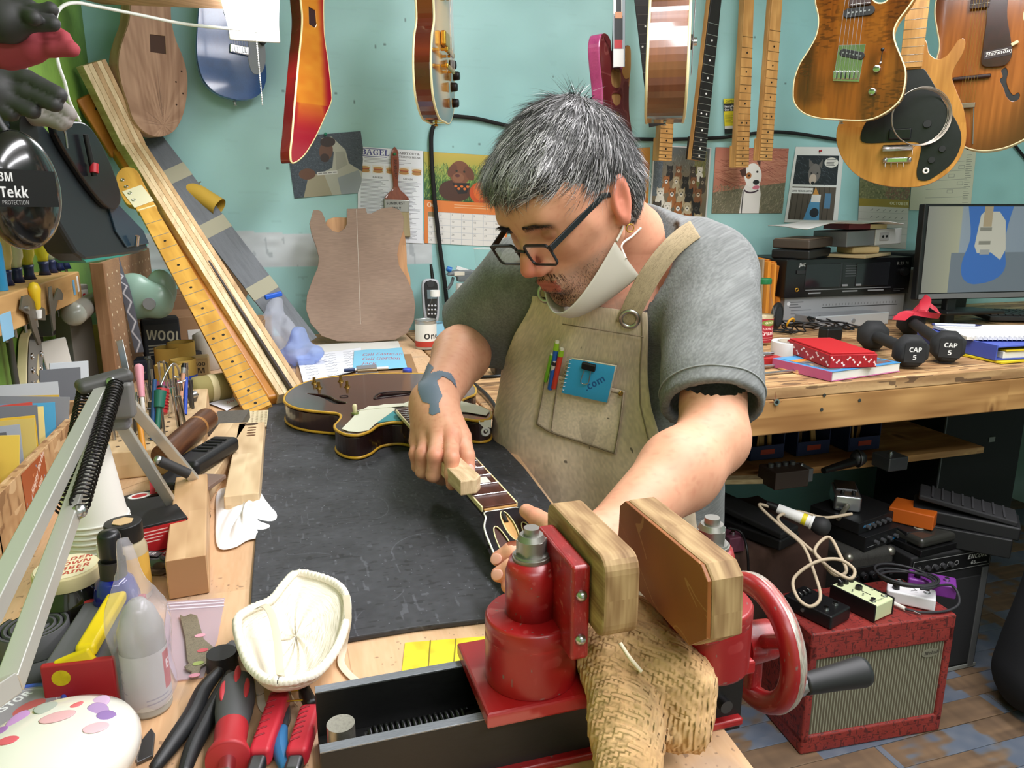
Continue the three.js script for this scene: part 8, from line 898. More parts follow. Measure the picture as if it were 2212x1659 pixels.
// ---- shop lamp with pull chain, its board and cord
{const c=at(545,28,1.72),t=thing('shop_lamp','bright white shop lamp with bead pull chain hanging from wooden board','lamp',{pos:c}),dm=mat(0xffffff,.5,0,{emissive:0xfdfbff,emissiveIntensity:6});const ya=-.1;pt(t,'diffuser',box(.115,.05,.42,.008),dm,[0,-.006,.06]);pt(t,'housing',box(.12,.03,.44,.006),white,[0,.034,.06]);pt(t,'end_cap',box(.122,.066,.012,.004),white,[0,.002,-.158]);const pc=at(553,70,1.70).sub(c),pe=at(567,226,1.70).sub(c),beads=[];for(let i=0;i<44;i++)beads.push(tr(ball(.0018,6),...pc.clone().lerp(pe,i/43).toArray()));pt(t,'pull_chain',merge(beads),mat(0xd8d8d4,.3,.6));pt(t,'chain_socket',cyl(.004,.005,.016,12),white,[pc.x,pc.y+.008,pc.z]);for(const z of[-.1,.2])pt(t,'hanger_rod',rod([0,.04,z],[0,CEIL-c.y,z],.003),steel);
const L=areaLight(c.clone().add(V(0,-.034,.06)),c.clone().add(V(0,-1,.06)),.11,.40,0xfdfbff,13);L.castShadow=true;
const b=thing('lamp_board','pale wooden board hanging above the shop lamp','board',{pos:at(370,-2,1.78)});pt(b,'board',buv(bar(at(180,-10,1.9).sub(b.position),at(560,2,1.66).sub(b.position),.10,.02),.3,0),tmat(woodTex(0xd8b08a,0xb88a60,{seed:3}),.6));for(const k of[.2,.8]){const p=at(180,-10,1.9).lerp(at(560,2,1.66),k);pt(b,'hanger_rod',rod(p.clone().sub(b.position),V(p.x,CEIL,p.z).sub(b.position),.003),steel);}
cable('electric_cable','white electric cable drooping from the shop lamp and down the green wall',[[545,62,1.72],[500,62,1.70],[400,52,1.68],[300,32,1.62],[210,14,1.55],[160,6,1.50],[128,20,1.45],[119,60,1.42],[124,130,1.42],[140,180,1.44],[150,220,1.46],[172,262,1.5]].map((p)=>at(...p)),.0036,mat(0xe0e0dc,.5));
}
// ---------------------------------------------------------------- necks leaning in the corner
function bars(t,A,B,w,h,up,mats,name){const z=B.clone().sub(A).nz(),x=up.clone().cross(z).nz(),n=mats.length;mats.forEach((m,i)=>{const o=x.clone().ms((i-(n-1)/2)*w/n);pt(t,name,buv(bar(A.clone().add(o),B.clone().add(o),w/n-.0004,h,up,.001),.3,2,i*.37),m);});}
const maple=tmat(woodTex(0xe2c08c,0xc89a60,{seed:6,fx:12}),.5),mahog=tmat(woodTex(0xb98a58,0x8a6038,{seed:7,fx:20}),.5),paleW=tmat(woodTex(0xe8d3ac,0xcdb081,{seed:8,fx:40}),.6),tanW=tmat(woodTex(0xcfae82,0xac8858,{seed:4,fx:20}),.6),orangeW=tmat(woodTex(0xb8792a,0x8a5216,{seed:9,fx:14}),.35);
{const B=onY(628,862,BEN+.012),M_=at(285,318,2.08),T=at(196,136,1.96),t=thing('laminated_neck_blank','pale laminated neck blank leaning across the corner against the walls','neck blank',{pos:B});const loc=(p)=>p.clone().sub(B),up=camH.clone().ms(-.8).add(V(.6,.35,0)).nz();bars(t,loc(B),loc(M_),.062,.04,up,[tanW,paleW,tanW,paleW,paleW],'lamination');bars(t,loc(M_),loc(T),.066,.04,up,[tanW,paleW,tanW,paleW,paleW],'head_lamination');}
{const B=onY(600,866,BEN+.012),T=at(262,330,2.1),t=thing('amber_neck','amber stained neck leaning behind the maple neck in the corner','guitar neck',{pos:B});const up=camH.clone().ms(-.8).add(V(.6,.35,0)).nz();pt(t,'neck',buv(bar(V(),T.clone().sub(B),.052,.03,up,.008),.3,2),orangeW);pt(t,'fretboard',bar(V(.026,.012,0),T.clone().sub(B).add(V(.026,.012,0)),.006,.04,up),mat(0x2a1c16,.5));pt(t,'headstock',buv(bar(T.clone().sub(B),at(186,205,2.0).sub(B),.07,.016,up,.004),.3,2),orangeW);for(let k=0;k<3;k++)pt(t,'tuner_hole',ball(.005,10),black,T.clone().sub(B).lerp(at(186,205,2.0).sub(B),.25+k*.25).as(up,.006).toArray());}
{// maple neck with frets
const B=onY(560,886,BEN+.004),N=at(318,452,1.86),D=N.clone().sub(B),L=D.length(),ya=D.clone().nz(),zn=camH.clone().negate().add(V(.35,.5,0));zn.as(ya,-zn.dot(ya)).nz();const fr=new Frame(B,ya.clone().cross(zn),ya);fr.y=ya;fr.n=zn;fr.x=ya.clone().cross(zn).nz();const t=thing('maple_neck','yellow maple guitar neck with black dots leaning in the corner','guitar neck',{frame:fr});
const w0=.028,w1=.021,hw=(y)=>mix(w0,w1,y/L),mp=tmat(woodTex(0xe2ae54,0xc98d36,{seed:2,fx:10}),.3),S=L/fretPos(21,1);pt(t,'neck',buv(ext([[-w0,0],[w0,0],[w1,L],[-w1,L]],.022,{bevel:.006}),.3),mp);pt(t,'heel',buv(box(w0*2,.085,.012,.003).translate(0,.043,-.026),.3),mp);pt(t,'fretboard',buv(ext([[-w0+.001,0],[w0-.001,0],[w1-.001,L],[-w1+.001,L]],.002,{z:.002}),.3),mp);for(let n=1;n<=21;n++){const y=L-fretPos(n,S)*.985;pt(t,'fret',rod([-hw(y)+.001,y,.0022],[hw(y)-.001,y,.0022],.0009,.0009,5),steel);}for(const n of[3,5,7,9,12,15,17,19,21]){const y=L-(fretPos(n,S)+fretPos(n-1,S))/2*.985;for(const x of n===12?[-.011,.011]:[0])pt(t,'position_dot',cyl(.0033,.0033,.001,12),mat(0x1c1512,.5),[x,y,.0018],[PI_/2,0,0]);pt(t,'side_dot',ball(.0014,8),mat(0x1c1512,.5),[-hw(y),y,-.004]);}
pt(t,'nut',box(w1*2,.005,.006,.001),cream,[0,L+.002,.001]);pt(t,'headstock',buv(ext(ccw(smooth2([[-.021,0],[-.024,.03],[-.036,.045],[-.036,.12],[-.024,.17],[0,.19],[.022,.175],[.024,.1],[.022,.03],[.021,0]],50)),.014,{bevel:.002,z:-.002}),.3),mp,[0,L,0]);pt(t,'masking_tape',box(.05,.075,.001,.0004,1),mat(0xe0d8b8,.8),[-.004,L+.06,-.001],[0,0,.1]);for(let k=0;k<4;k++)pt(t,'tuner_bush',torus(.004,.0016,14,6),steel,[-.018,L+.05+k*.03,-.001]);
}
{// grey taped strip, elbow, boards, bags in the corner
const B=onY(660,745,BEN+.01),T=at(318,300,2.18),t=thing('taped_strip','grey cardboard strip patched with tape slanting down the wall','strip',{pos:B});pt(t,'strip',bar(V(),T.clone().sub(B),.085,.006,V(.3,.3,1).nz()),tmat(blotTex([0x60656a,0x73787c,0x55595e],{f:6}),.6));for(const k of[.25,.55,.8]){const p=T.clone().sub(B);pt(t,'tape_patch',bar(p.clone().ms(k),p.clone().ms(k+.06),.087,.0075,V(.3,.3,1).nz()),mat(0xa8a48c,.7));}pt(t,'grit_label',bar(at(437,452,2.33).sub(B),at(446,560,2.30).sub(B),.018,.003,V(0,0,1)),mat(0xd0c48c,.7));
const e=thing('yellow_elbow_tube','yellow rolled elbow tube resting on the taped strip','tube',{pos:at(420,425,2.22)}),q=(x,y,k=0)=>at(x,y,2.22+k).sub(e.position);pt(e,'tube',tube([q(378,415),q(405,413),q(425,418),q(445,430),q(474,448)],.028,40,20),mat(0xd0a840,.6));pt(e,'joint_band',tube([q(384,415),q(396,413.5)],.030,6,20),mat(0xb89030,.6));pt(e,'wire_tip',rod(q(424,402),q(434,392),.002),steel);
const cb=thing('cardboard_scrap','torn brown cardboard scrap standing by the taped strip','cardboard',{pos:onY(520,735,BEN)}),cf=upright(at(520,590,2.36),.2);pt(cb,'cardboard',(()=>{const p=ccw(cf.pts([[478,540],[512,545],[545,552],[557,570],[548,600],[533,640],[520,735],[490,735]]));const g=ext(p,.005,{bevel:.0006});g.applyMatrix4(new THREE.Matrix4().makeBasis(cf.x,cf.y,cf.n).setPosition(cf.o.clone().sub(cb.position)));return g;})(),mat(0x9c7c5c,.85));
for(const[x,y,w,h,d,l,c,yw]of[[395,775,.22,.12,.16,'brown cardboard box low behind the maple neck',0x8d6c4c,.15],[365,765,.20,.17,.12,'brown cardboard box standing behind the respirator',0x7d5e42,.05],[520,770,.16,.10,.14,'open brown carton behind the laminated blank',0x9a7a58,-.2]]){const b=thing('cardboard_box',l,'box',{pos:onY(x,y,BEN).add(V(0,0,-.05)),rot:[0,yw,0]});pt(b,'box',box(w,h,d,.002),mat(c,.85),[0,h/2+.001,0]);pt(b,'flap',box(w*.96,.003,d*.45,.001,1),mat(c-0x0a0a08,.85),[0,h+.006,d*.2],[.15,0,0]);pt(b,'label',box(w*.3,h*.22,.001,.0003,1),mat(0xc9c8c2,.7),[w*.2,h*.6,d/2+.0006]);}
const bagM=mat(0xf2f6ff,.12,0,{transmission:.75,thickness:0,ior:1.1}),bf=blend([capsule(V(0,.05,0),V(.02,.15,-.02),.045,.02),capsule(V(.03,.04,.01),V(.05,.06,.02),.04,.03)],.03),bag=thing('clear_bag','crumpled clear plastic bag closed with a blue clip','bag',{pos:onY(590,762,BEN)});pt(bag,'bag',netMesh((x,y,z)=>max_(bf(x,y,z)-(noise3(x*40,y*30,z*40)-.5)*.018,.002-y),V(-.08,-.01,-.08),V(.12,.2,.09),.006),bagM);pt(bag,'blue_clip',box(.05,.014,.018,.004),mat(0x1f5fd0,.4),[.012,.165,-.02],[0,.2,.2]);const b2=thing('blue_bag','bluish clear plastic bag slumped at the blank foot','bag',{pos:onY(640,790,BEN)});pt(b2,'bag',netMesh((x,y,z)=>max_(bf(x*1.1,y*1.6,z)-(noise3(x*44+5,y*34,z*44)-.5)*.018,.002-y),V(-.07,-.01,-.08),V(.11,.13,.09),.006),mat(0xc4d4f8,.15,0,{transmission:.65,thickness:0,ior:1.1}));
}
{// half mask respirator
const c=at(305,640,1.78),t=thing('respirator','translucent green half mask respirator hanging by grey straps','respirator',{pos:c}),tealM=mat(0x9fc4b4,.3,0,{transmission:.35,thickness:.004}),f1=(x,y,z)=>{const a=ellip([-.015,0,0],.05,.056,.034)(x,y,z),b=ellip([.035,-.012,.01],.038,.042,.026)(x,y,z);return smin(a,b,.02);};pt(t,'face_piece',netMesh(f1,V(-.08,-.08,-.06),V(.09,.08,.06),.004),tealM);pt(t,'side_cup',netMesh((x,y,z)=>ellip([.04,.01,-.04],.035,.05,.024)(x,y,z),V(-.02,-.06,-.08),V(.09,.08,.0),.004),tealM);pt(t,'valve',cyl(.014,.014,.012,24),mat(0x7d8284,.5),[.022,-.014,.036],[PI_/2,0,0]);pt(t,'buckle',box(.016,.02,.01,.003),mat(0x2c3032,.5),[-.025,.022,.034]);const st=(pts)=>{const cc=crv(pts),rows=[];for(let i=0;i<=24;i++){const p=cc.getPoint(i/24);rows.push([p.clone().add(V(-.010,0,0)),p,p.clone().add(V(.010,0,0))]);}return sheet(rows,.0015,()=>V(0,0,1));};const sm2=tmat(label(32,128,'#5a5f6a',(g)=>{g.strokeStyle='#c8ccd4';g.lineWidth=3;g.beginPath();for(let i=0;i<14;i++)g.lineTo(i%2?26:6,i*10);g.stroke();}),.8);pt(t,'strap',st([[-.045,.11,.03],[-.035,.06,.036],[-.025,.02,.042],[-.018,-.05,.04],[-.012,-.13,.035]]),sm2);pt(t,'hook',rod([-.045,.115,.03],[-.07,.12,.0],.003),darkSteel);
const h=thing('knife_holster','orange brown leather sheath with chain on the pegboard','sheath',{pos:at(240,620,1.85)});pt(h,'sheath',box(.045,.12,.012,.004),mat(0x9a5a2a,.6),[0,-.01,0]);pt(h,'chain',rod([.004,.05,.009],[.014,-.05,.009],.0024),mat(0x6c6a64,.4,.8));
const bb=(name,l,x,y,w,hh,d,c,lab,yw=.1)=>{const b=thing(name,l,'pack',{pos:onY(x,y,BEN),rot:[0,yw,0]});pt(b,'pack',box(w,hh,d,.004),mat(c,.7),[0,hh/2+.001,0]);if(lab)decal(b,'print',w*.9,hh*.7,lab,[0,hh*.55,d/2+.0004]);return b;};
bb('steel_wool_pack','dark steel wool pack with cream lettering under the respirator',355,790,.09,.13,.07,0x1f2226,label(110,96,'#2a2c2e',(g)=>{txt(g,'WOOL',4,40,'bold 38px sans-serif','#c9c4a8',.1);textLines(g,8,56,90,4,9,'#a8a48c',4);}),.2);bb('black_boot_box','black rounded box standing below the grey strap',300,790,.05,.10,.08,0x111214,null,.1);bb('navy_block','navy blue flat box lying among the sandpaper packs',335,815,.10,.05,.06,0x1c2434,null,.12);bb('abrasive_pack','black abrasive pack with bold white lettering behind the neck',405,800,.10,.055,.09,0x1a1b1c,label(120,60,'#1a1b1c',(g)=>{txt(g,'SAND',4,44,'bold 44px sans-serif','#d2cfb4',-.2);}),-.4);bb('abrasive_sheet_box','tan abrasive box printed 3M P400 behind the sandpaper rolls',432,816,.05,.055,.04,0xb39c70,label(64,64,'#b39c70',(g)=>{txt(g,'P400',6,26,'bold 22px sans-serif','#2c2620');txt(g,'3M',10,56,'bold 30px sans-serif','#2c2620');}),.05);const wb=thing('white_cup','white rounded plastic tub lying behind the maple neck','tub',{pos:onY(450,800,BEN).add(V(0,.001,-.02))});pt(wb,'tub',lathe([[0,0],[.03,0],[.036,.05],[.033,.09],[.015,.1],[0,.1]],24),mat(0xc9c6be,.5));
}
// ---------------------------------------------------------------- left side of the workbench
{// sandpaper rolls
const gr=mat(0xb99a4a,.85),list=[[372,858,.030,.075,'yellow sandpaper roll with pink label standing behind the red screwdriver'],[402,850,.028,.08,'yellow sandpaper roll with blue stripe standing upright'],[398,815,.032,.09,'tall open yellow sandpaper roll standing at the back'],[372,818,.034,.08,'wide open yellow sandpaper roll standing at the back']];list.forEach(([x,y,r,h,l],i)=>{const t=thing('sandpaper_roll',l,'sandpaper',{pos:onY(x,y,BEN),group:'standing sandpaper rolls'});pt(t,'roll',lathe([[r-.006,0],[r,0],[r,h],[r-.006,h],[r-.006,.001]],28),gr);if(i<2)pt(t,'band',cyl(r+.0006,r+.0006,.018,28,true),mat(i?0x2a50c0:0xc86aa8,.6,0,{side:THREE.DoubleSide}),[0,h*.45,0]);});
const p=onY(455,868,BEN),t=thing('belt_roll','olive sandpaper belt rolled up and lying on its side','sandpaper',{pos:p.add(V(0,.03,0)),rot:[0,.45,0]});pt(t,'roll',tr(lathe([[.004,-.04],[.03,-.04],[.03,.03],[.024,.034],[.022,.045],[.004,.045],[.004,-.04]],32),0,0,0,0,0,PI_/2),mat(0x8f8450,.85));pt(t,'core_hole',tr(cyl(.006,.006,.001,16),-.0455,0,0,0,0,PI_/2),black);for(const r of[.012,.018])pt(t,'coil_edge',tr(torus(r,.0008,28,5),-.0452,0,0,0,PI_/2),mat(0x6c6238,.9));pt(t,'paper_band',tr(cyl(.0305,.0305,.014,32,true),.005,0,0,0,0,PI_/2),mat(0xc9bc90,.8,0,{side:THREE.DoubleSide}));
}
layFlat('card_note','white card with red handwriting beside the sandpaper roll','card',[[450,872],[540,850],[545,862],[490,888]],BEN+.002,(g,w,h)=>{box2(g,0,0,w,h,'#dcdce4');txt(g,'Mr Bacon',70,90,'italic 44px serif','#a83a4a',.1);});
{// perforated non-slip piece
const p=onY(572,905,BEN+.003),t=thing('perforated_liner','scrap of cream perforated shelf liner beside the black mat','liner',{pos:p}),hs=[];for(let i=0;i<9;i++)for(let j=0;j<12;j++)hs.push(circ(-.036+i*.0085,-.045+j*.0085+(i%2)*.004,.0026,8).reverse());pt(t,'liner',tr(ext(ccw([[-.045,-.055],[.038,-.06],[.042,.058],[-.03,.062]]),.003,{holes:hs}),-.03,.003,0,-PI_/2),mat(0xd8c8a4,.8));}
// steel tools standing in a drilled pine block
{const A=onY(470,905,BEN),t=thing('tool_block','long drilled pine block holding small steel tools','tool block',{pos:[-.225,BEN,-1.42],rot:[0,.06,0]});pt(t,'block',buv(box(.15,.045,.40,.003),.3,2),tmat(woodTex(0xe0c49a,0xbd9a68,{seed:3,fx:14}),.6),[0,.023,0]);const hm=mat(0x4a3a2a,.9),hg=cyl(.003,.003,.0006,8);for(let i=0;i<5;i++)for(let j=0;j<12;j++)pt(t,'drill_hole',hg,hm,[-.05+i*.022,.0457,-.17+j*.031]);
const rr=mulberry(41),kinds=[(h)=>rod([0,0,0],[0,h,0],.0022),(h)=>merge([rod([0,0,0],[0,h,0],.0018),rod([0,h,0],[.014,h+.002,.004],.0018)]),(h)=>merge([rod([0,0,0],[0,h,0],.0028),tr(cyl(.0042,.0042,.014,6),0,h,0)])],kn=['thin straight steel pick standing in the pine block','bent steel hex key standing in the pine block','steel nut driver standing in the pine block'];
for(let k=0;k<42;k++){const c=k%3;single(['steel_pick','hex_key','nut_driver'][c],kn[c],['pick','hex key','nut driver'][c],kinds[c](.03+rr()*.05),pick([steel,chrome,darkSteel]),{pos:[-.28+rr()*.11,BEN+.0462,-1.58+rr()*.30],rot:[(rr()-.5)*.35,rr()*6,(rr()-.5)*.35],group:['steel picks in the block','hex keys in the block','nut drivers in the block'][c]});}
const up=(name,l,cat,px,py,tx,ty,parts_)=>{const a=onY(px,py,BEN+.047),b=at(tx,ty,tOf(a)+.02),o=thing(name,l,cat,{pos:a}),d=b.clone().sub(a);parts_(o,d);};
up('red_screwdriver','red handled screwdriver with black cap standing in the pine block','screwdriver',345,925,350,835,(o,d)=>{pt(o,'shaft',rod(V(),d.clone().ms(.4),.004),black);pt(o,'handle',rod(d.clone().ms(.35),d.clone().ms(.93),.011,.012,20),mat(0xb4242c,.45));pt(o,'cap',rod(d.clone().ms(.93),d,.009,.008,20),black);for(let i=0;i<6;i++)pt(o,'grip_ring',rod(d.clone().ms(.45+i*.075),d.clone().ms(.465+i*.075),.0128,.0128,20),mat(0x9a1c24,.5));});
up('green_driver','small green plastic handled driver in front of the red screwdriver','driver',338,950,346,845,(o,d)=>{pt(o,'shaft',rod(V(),d.clone().ms(.7),.004),mat(0x1f6a58,.5));pt(o,'paddle',rod(d.clone().ms(.66),d,.008,.010,14),mat(0x1f6a58,.5));});
up('blue_file','thin blue handled file standing in the pine block','file',328,950,334,820,(o,d)=>pt(o,'file',rod(V(),d,.0035),mat(0x1f4a7c,.5)));up('pink_brush','pink plastic handled brush standing among the tools','brush',312,910,300,795,(o,d)=>{pt(o,'handle',rod(d.clone().ms(.45),d,.005,.008,16),mat(0xe09aa8,.4));pt(o,'stem',rod(V(),d.clone().ms(.5),.0035),white);pt(o,'rounded_end',ball(.008,14),mat(0xe09aa8,.4),d.toArray());});
up('steel_ruler','narrow steel ruler standing tallest among the tools','ruler',300,930,258,735,(o,d)=>pt(o,'blade',bar(V(),d,.012,.0015,camH.clone().negate()),steel));up('wood_pencil','salmon wooden pencil with grey end standing in the block','pencil',386,905,398,785,(o,d)=>{pt(o,'shaft',rod(V(),d.clone().ms(.82),.004,.004,6),mat(0xd09a7c,.6));pt(o,'ferrule',rod(d.clone().ms(.82),d.clone().ms(.92),.0042),mat(0x9a9a98,.4,.5));pt(o,'tip',rod(d.clone().ms(.92),d,.004,.0035),black);});up('blue_pencil','thin royal blue stick standing beside the pencil','pencil',400,895,402,815,(o,d)=>pt(o,'stick',rod(V(),d,.0035),mat(0x2048b8,.5)));up('orange_file','orange handled needle file leaning in the block','file',312,985,300,905,(o,d)=>pt(o,'handle',rod(V(),d,.004),mat(0xd08a24,.5)));
{const a=at(318,905,1.36),t2=thing('bent_wire','bent steel wire hoop arching over the tools','wire',{pos:a});pt(t2,'wire',tube([V(),at(340,850,1.38).sub(a),at(362,800,1.42).sub(a),at(376,786,1.44).sub(a),at(386,800,1.46).sub(a),at(394,850,1.48).sub(a)],.0022,60,6),steel);}
{const a=at(392,864,1.42),b=at(424,850,1.44),t3=thing('steel_tube','short open steel tube lying across the tool tops','tube',{pos:a}),d=b.clone().sub(a);pt(t3,'tube',new THREE.TubeGeometry(crv([V(),d]),4,.007,20),mat(0xa8a8a6,.3,.9,{side:THREE.DoubleSide}));pt(t3,'stand',rod(d,V(d.x-.006,BEN+.046-a.y,d.z),.005),darkSteel);}
}
{const a=onY(352,985,BEN+.066),b=onY(446,905,BEN+.066),t=thing('dowel_handle','burnt brown wooden dowel handle lying on the pine block','dowel',{pos:a}),d=b.clone().sub(a);pt(t,'dowel',rod(V(),d,.017,.0185,24),tmat(woodTex(0x6a4024,0x3a2012,{seed:5}),.45));pt(t,'worn_end',rod(d.clone().ms(.72),d.clone().ms(1.02),.0182,.0178,24),tmat(woodTex(0xb07c40,0x8a5a28,{seed:6}),.5));}
{const p=onY(497,925,BEN),t=thing('sharpening_stone','flat grey sharpening stone block','stone',{pos:p,rot:[0,-.12,0]});pt(t,'stone',box(.06,.022,.10,.0015),tmat(blotTex([0x55524e,0x66625c,0x47443f],{f:9}),.6),[0,.0115,0]);}
// cauls with dark drilled marks
function caul(l,x0,y0,x1,y1,w,n,seed){const a=onY(x0,y0,BEN),b=onY(x1,y1,BEN),t=thing('wood_caul',l,'wood block',{pos:a.clone().lerp(b,.5)}),L=a.distanceTo(b);t.rotation.y=atan2_(-(b.x-a.x),-(b.z-a.z));pt(t,'caul',buv(box(w,.028,L,.002),.3,2),tmat(woodTex(0xe8cda4,0xcfa878,{seed,fx:14}),.6),[0,.0145,0]);return[t,L];}
{const[t,L]=caul('pale wooden caul with a row of burnt marks ending beneath the block',415,1085,508,945,.052,9,3),m=mat(0x2a1c14,.8);for(let i=0;i<9;i++)pt(t,'burn_mark',cyl(.006,.006,.0006,12),m,[-.004+.003*sin_(i*2),.0288,L/2-.03-i*.013]).scale.set(1,1,.4);
const[u,M2]=caul('pale wooden caul with four oval holes beside the black mat',525,1110,546,945,.046,4,4);for(let i=0;i<4;i++)pt(u,'oval_hole',cyl(.0075,.0075,.0006,16),mat(0x6a4a30,.9),[.002,.0288,-M2/2+.035+i*.016]).scale.set(1,1,.5);pt(u,'scorch',cyl(.012,.012,.0006,14),mat(0x3a2618,.9),[0,.0288,-M2/2+.012]).scale.set(1,1,.5);
const p=onY(440,1005,BEN+.0295),k=thing('black_string_winder','ribbed black rubber hand grip lying on the wooden caul','tool',{pos:p,rot:[0,-.42,0]});pt(k,'grip',box(.045,.024,.13,.008,3),mat(0x17171a,.5),[0,.0125,-.01]);pt(k,'nose',box(.034,.012,.06,.004),mat(0x1f1f22,.5),[0,.0085,.075],[.1,0,0]);for(let i=0;i<5;i++)pt(k,'rib',rod([-.012,.025,-.05+i*.014],[.012,.025,-.05+i*.014],.0022),mat(0x0c0c0d,.6));const br=thing('brown_shim','thin brown hardboard shim lying under the rubber grip','shim',{pos:onY(425,1060,BEN+.0295),rot:[0,-.42,0]});pt(br,'shim',box(.035,.006,.10,.001),mat(0x7a6458,.7),[0,.0035,0]);const ft=thing('brass_foil','twist of yellow brass foil beside the tool block','foil',{pos:onY(398,1010,BEN)});pt(ft,'foil',netMesh((x,y,z)=>max_(capsule(V(0,.012,0),V(.03,.016,-.05),.013,.010)(x,y,z)-(noise3(x*90,y*90,z*90)-.5)*.012,.001-y),V(-.03,0,-.08),V(.06,.04,.03),.004),mat(0xa8a050,.3,.6));}
{const a=onY(410,1292,BEN),b=onY(421,1092,BEN),t=thing('wood_block','long square hardwood block lying beside the white cloth','wood block',{pos:a.clone().lerp(b,.5)}),L=a.distanceTo(b)*.98;t.rotation.y=atan2_(-(b.x-a.x),-(b.z-a.z));pt(t,'block',buv(box(.041,.046,L,.002),.3,2),tmat(woodTex(0xd9b488,0xb98a5a,{seed:7,fx:14}),.6),[0,.0235,0]);pt(t,'end_grain',box(.039,.044,.001,.0004,1),mat(0xa87c54,.8),[0,.0235,L/2]);}
{// white tissue
const px=[[470,1062],[500,1050],[525,1040],[552,1040],[575,1080],[602,1112],[600,1140],[570,1158],[535,1166],[505,1182],[470,1180],[466,1120]].map(([x,y])=>onY(x,y,BEN+.004)),c=px.reduce((a,p)=>a.add(p),V()).ms(1/px.length),rows=[],n=14,m=60,cl=crv(px,true);for(let i=0;i<=n;i++){const r=[];for(let j=0;j<=m;j++){const e=cl.getPoint((j%m)/m),f=1-i/n,q=c.clone().lerp(e,max_(f,.001));const a=j/m*6.2832;q.y+=.012*(1-f*f)*(.6+.5*sin_(a*3+1))+.005*abs_(sin_(a*5+f*4))*f*(1-f)*4;r.push(q.sub(V(c.x,BEN,c.z)));}rows.push(r);}
single('white_tissue','crumpled white paper towel lying between block and mat','paper towel',sheet(rows,.0012,()=>V(0,1,0)),mat(0xf0f0f0,.9,0,{side:THREE.DoubleSide}),{pos:[c.x,BEN,c.z]});}
{// dust mask lying open on the mat corner: pixels on a dished cup
const o=onY(632,1395,BEN+.0),t=thing('dust_mask','cream cup dust mask lying open side up at the mat corner','dust mask',{pos:o}),rim=[[512,1345],[540,1318],[585,1298],[615,1262],[640,1240],[680,1245],[725,1262],[748,1290],[748,1340],[728,1400],[690,1450],[650,1468],[600,1474],[560,1460],[530,1420]].map(([x,y],i)=>{const h=.020+.026*sin_(i/15*6.2832+2.4);return onY(x,y,BEN+.022+max_(0,h*.55)).sub(o);}),cl=crv(rim,true),cen=V(.004,.0125,.006),shell=(inn,s0,name,m)=>{const rows=[];for(let i=0;i<=16;i++){const f=i/16,r=[];for(let j=0;j<=80;j++){const e=cl.getPoint((j%80)/80),k=cos_(f*PI_/2),dep=sin_(f*PI_/2);r.push(V(mix(cen.x,e.x,k*s0),mix(e.y,cen.y,dep)+(f>.08?.0015*sin_(j*.9+f*9)*f:0),mix(cen.z,e.z,k*s0)));}rows.push(r);}return pt(t,name,sheet(rows,.0025,()=>V(0,1,0)),m);};
shell(false,1,'cup',mat(0xe2dac8,.9,0,{side:THREE.DoubleSide,bumpMap:bumpTex(40,8),bumpScale:.001}));const rimT=[];for(let i=0;i<160;i++){const p=cl.getPoint(i/160);p.y+=.0014*(i%2);rimT.push(p);}pt(t,'stitched_rim',tube(rimT,.0042,480,6,true),mat(0xeae3d4,.9));const st=(l,nm)=>pt(t,'elastic_strap',(()=>{const c2=crv(l.map(([x,y,h])=>onY(x,y,BEN+h).sub(o))),rows=[];for(let i=0;i<=40;i++){const p=c2.getPoint(i/40),tg=c2.getTangent(i/40),sx=tg.clone().cross(V(0,1,0)).nz();rows.push([p.clone().as(sx,-.0032),p.clone().as(sx,.0032)]);}return sheet(rows,.001,()=>V(0,1,0));})(),mat(0xd8ccb4,.85,0,{side:THREE.DoubleSide}));st([[556,1312,.046],[572,1308,.052],[588,1330,.052],[600,1390,.05],[605,1450,.045],[620,1486,.02],[640,1520,.002]]);st([[748,1285,.05],[752,1340,.03],[742,1400,.008],[738,1435,.003],[770,1470,.003],[800,1482,.003]]);st([[560,1462,.03],[562,1500,.006],[570,1530,.003],[600,1545,.003]]);}
{const P=[[875,1388],[1330,1352],[1336,1372],[1000,1440],[868,1452]].map(([x,y])=>onY(x,y,BEN+.0012));const g=ext(ccw(P.map((p)=>[p.x,-p.z])),.001);g.rotateX(-PI_/2);g.translate(0,BEN+.0012,0);const t=thing('yellow_tape_strip','strips of yellow tape stuck across the bench before the vise','tape',{pos:[0,0,0]});pt(t,'tape',g,tmat(blotTex([0xe0cc20,0xd0b81c,0xe8d83a],{f:8}),.5));for(const[x,y,x2,y2]of[[930,1383,925,1446],[985,1379,980,1438]])pt(t,'tape_seam',bar(onY(x,y,BEN+.0016),onY(x2,y2,BEN+.0016),.0012,.0006),mat(0x8a7a20,.7));}
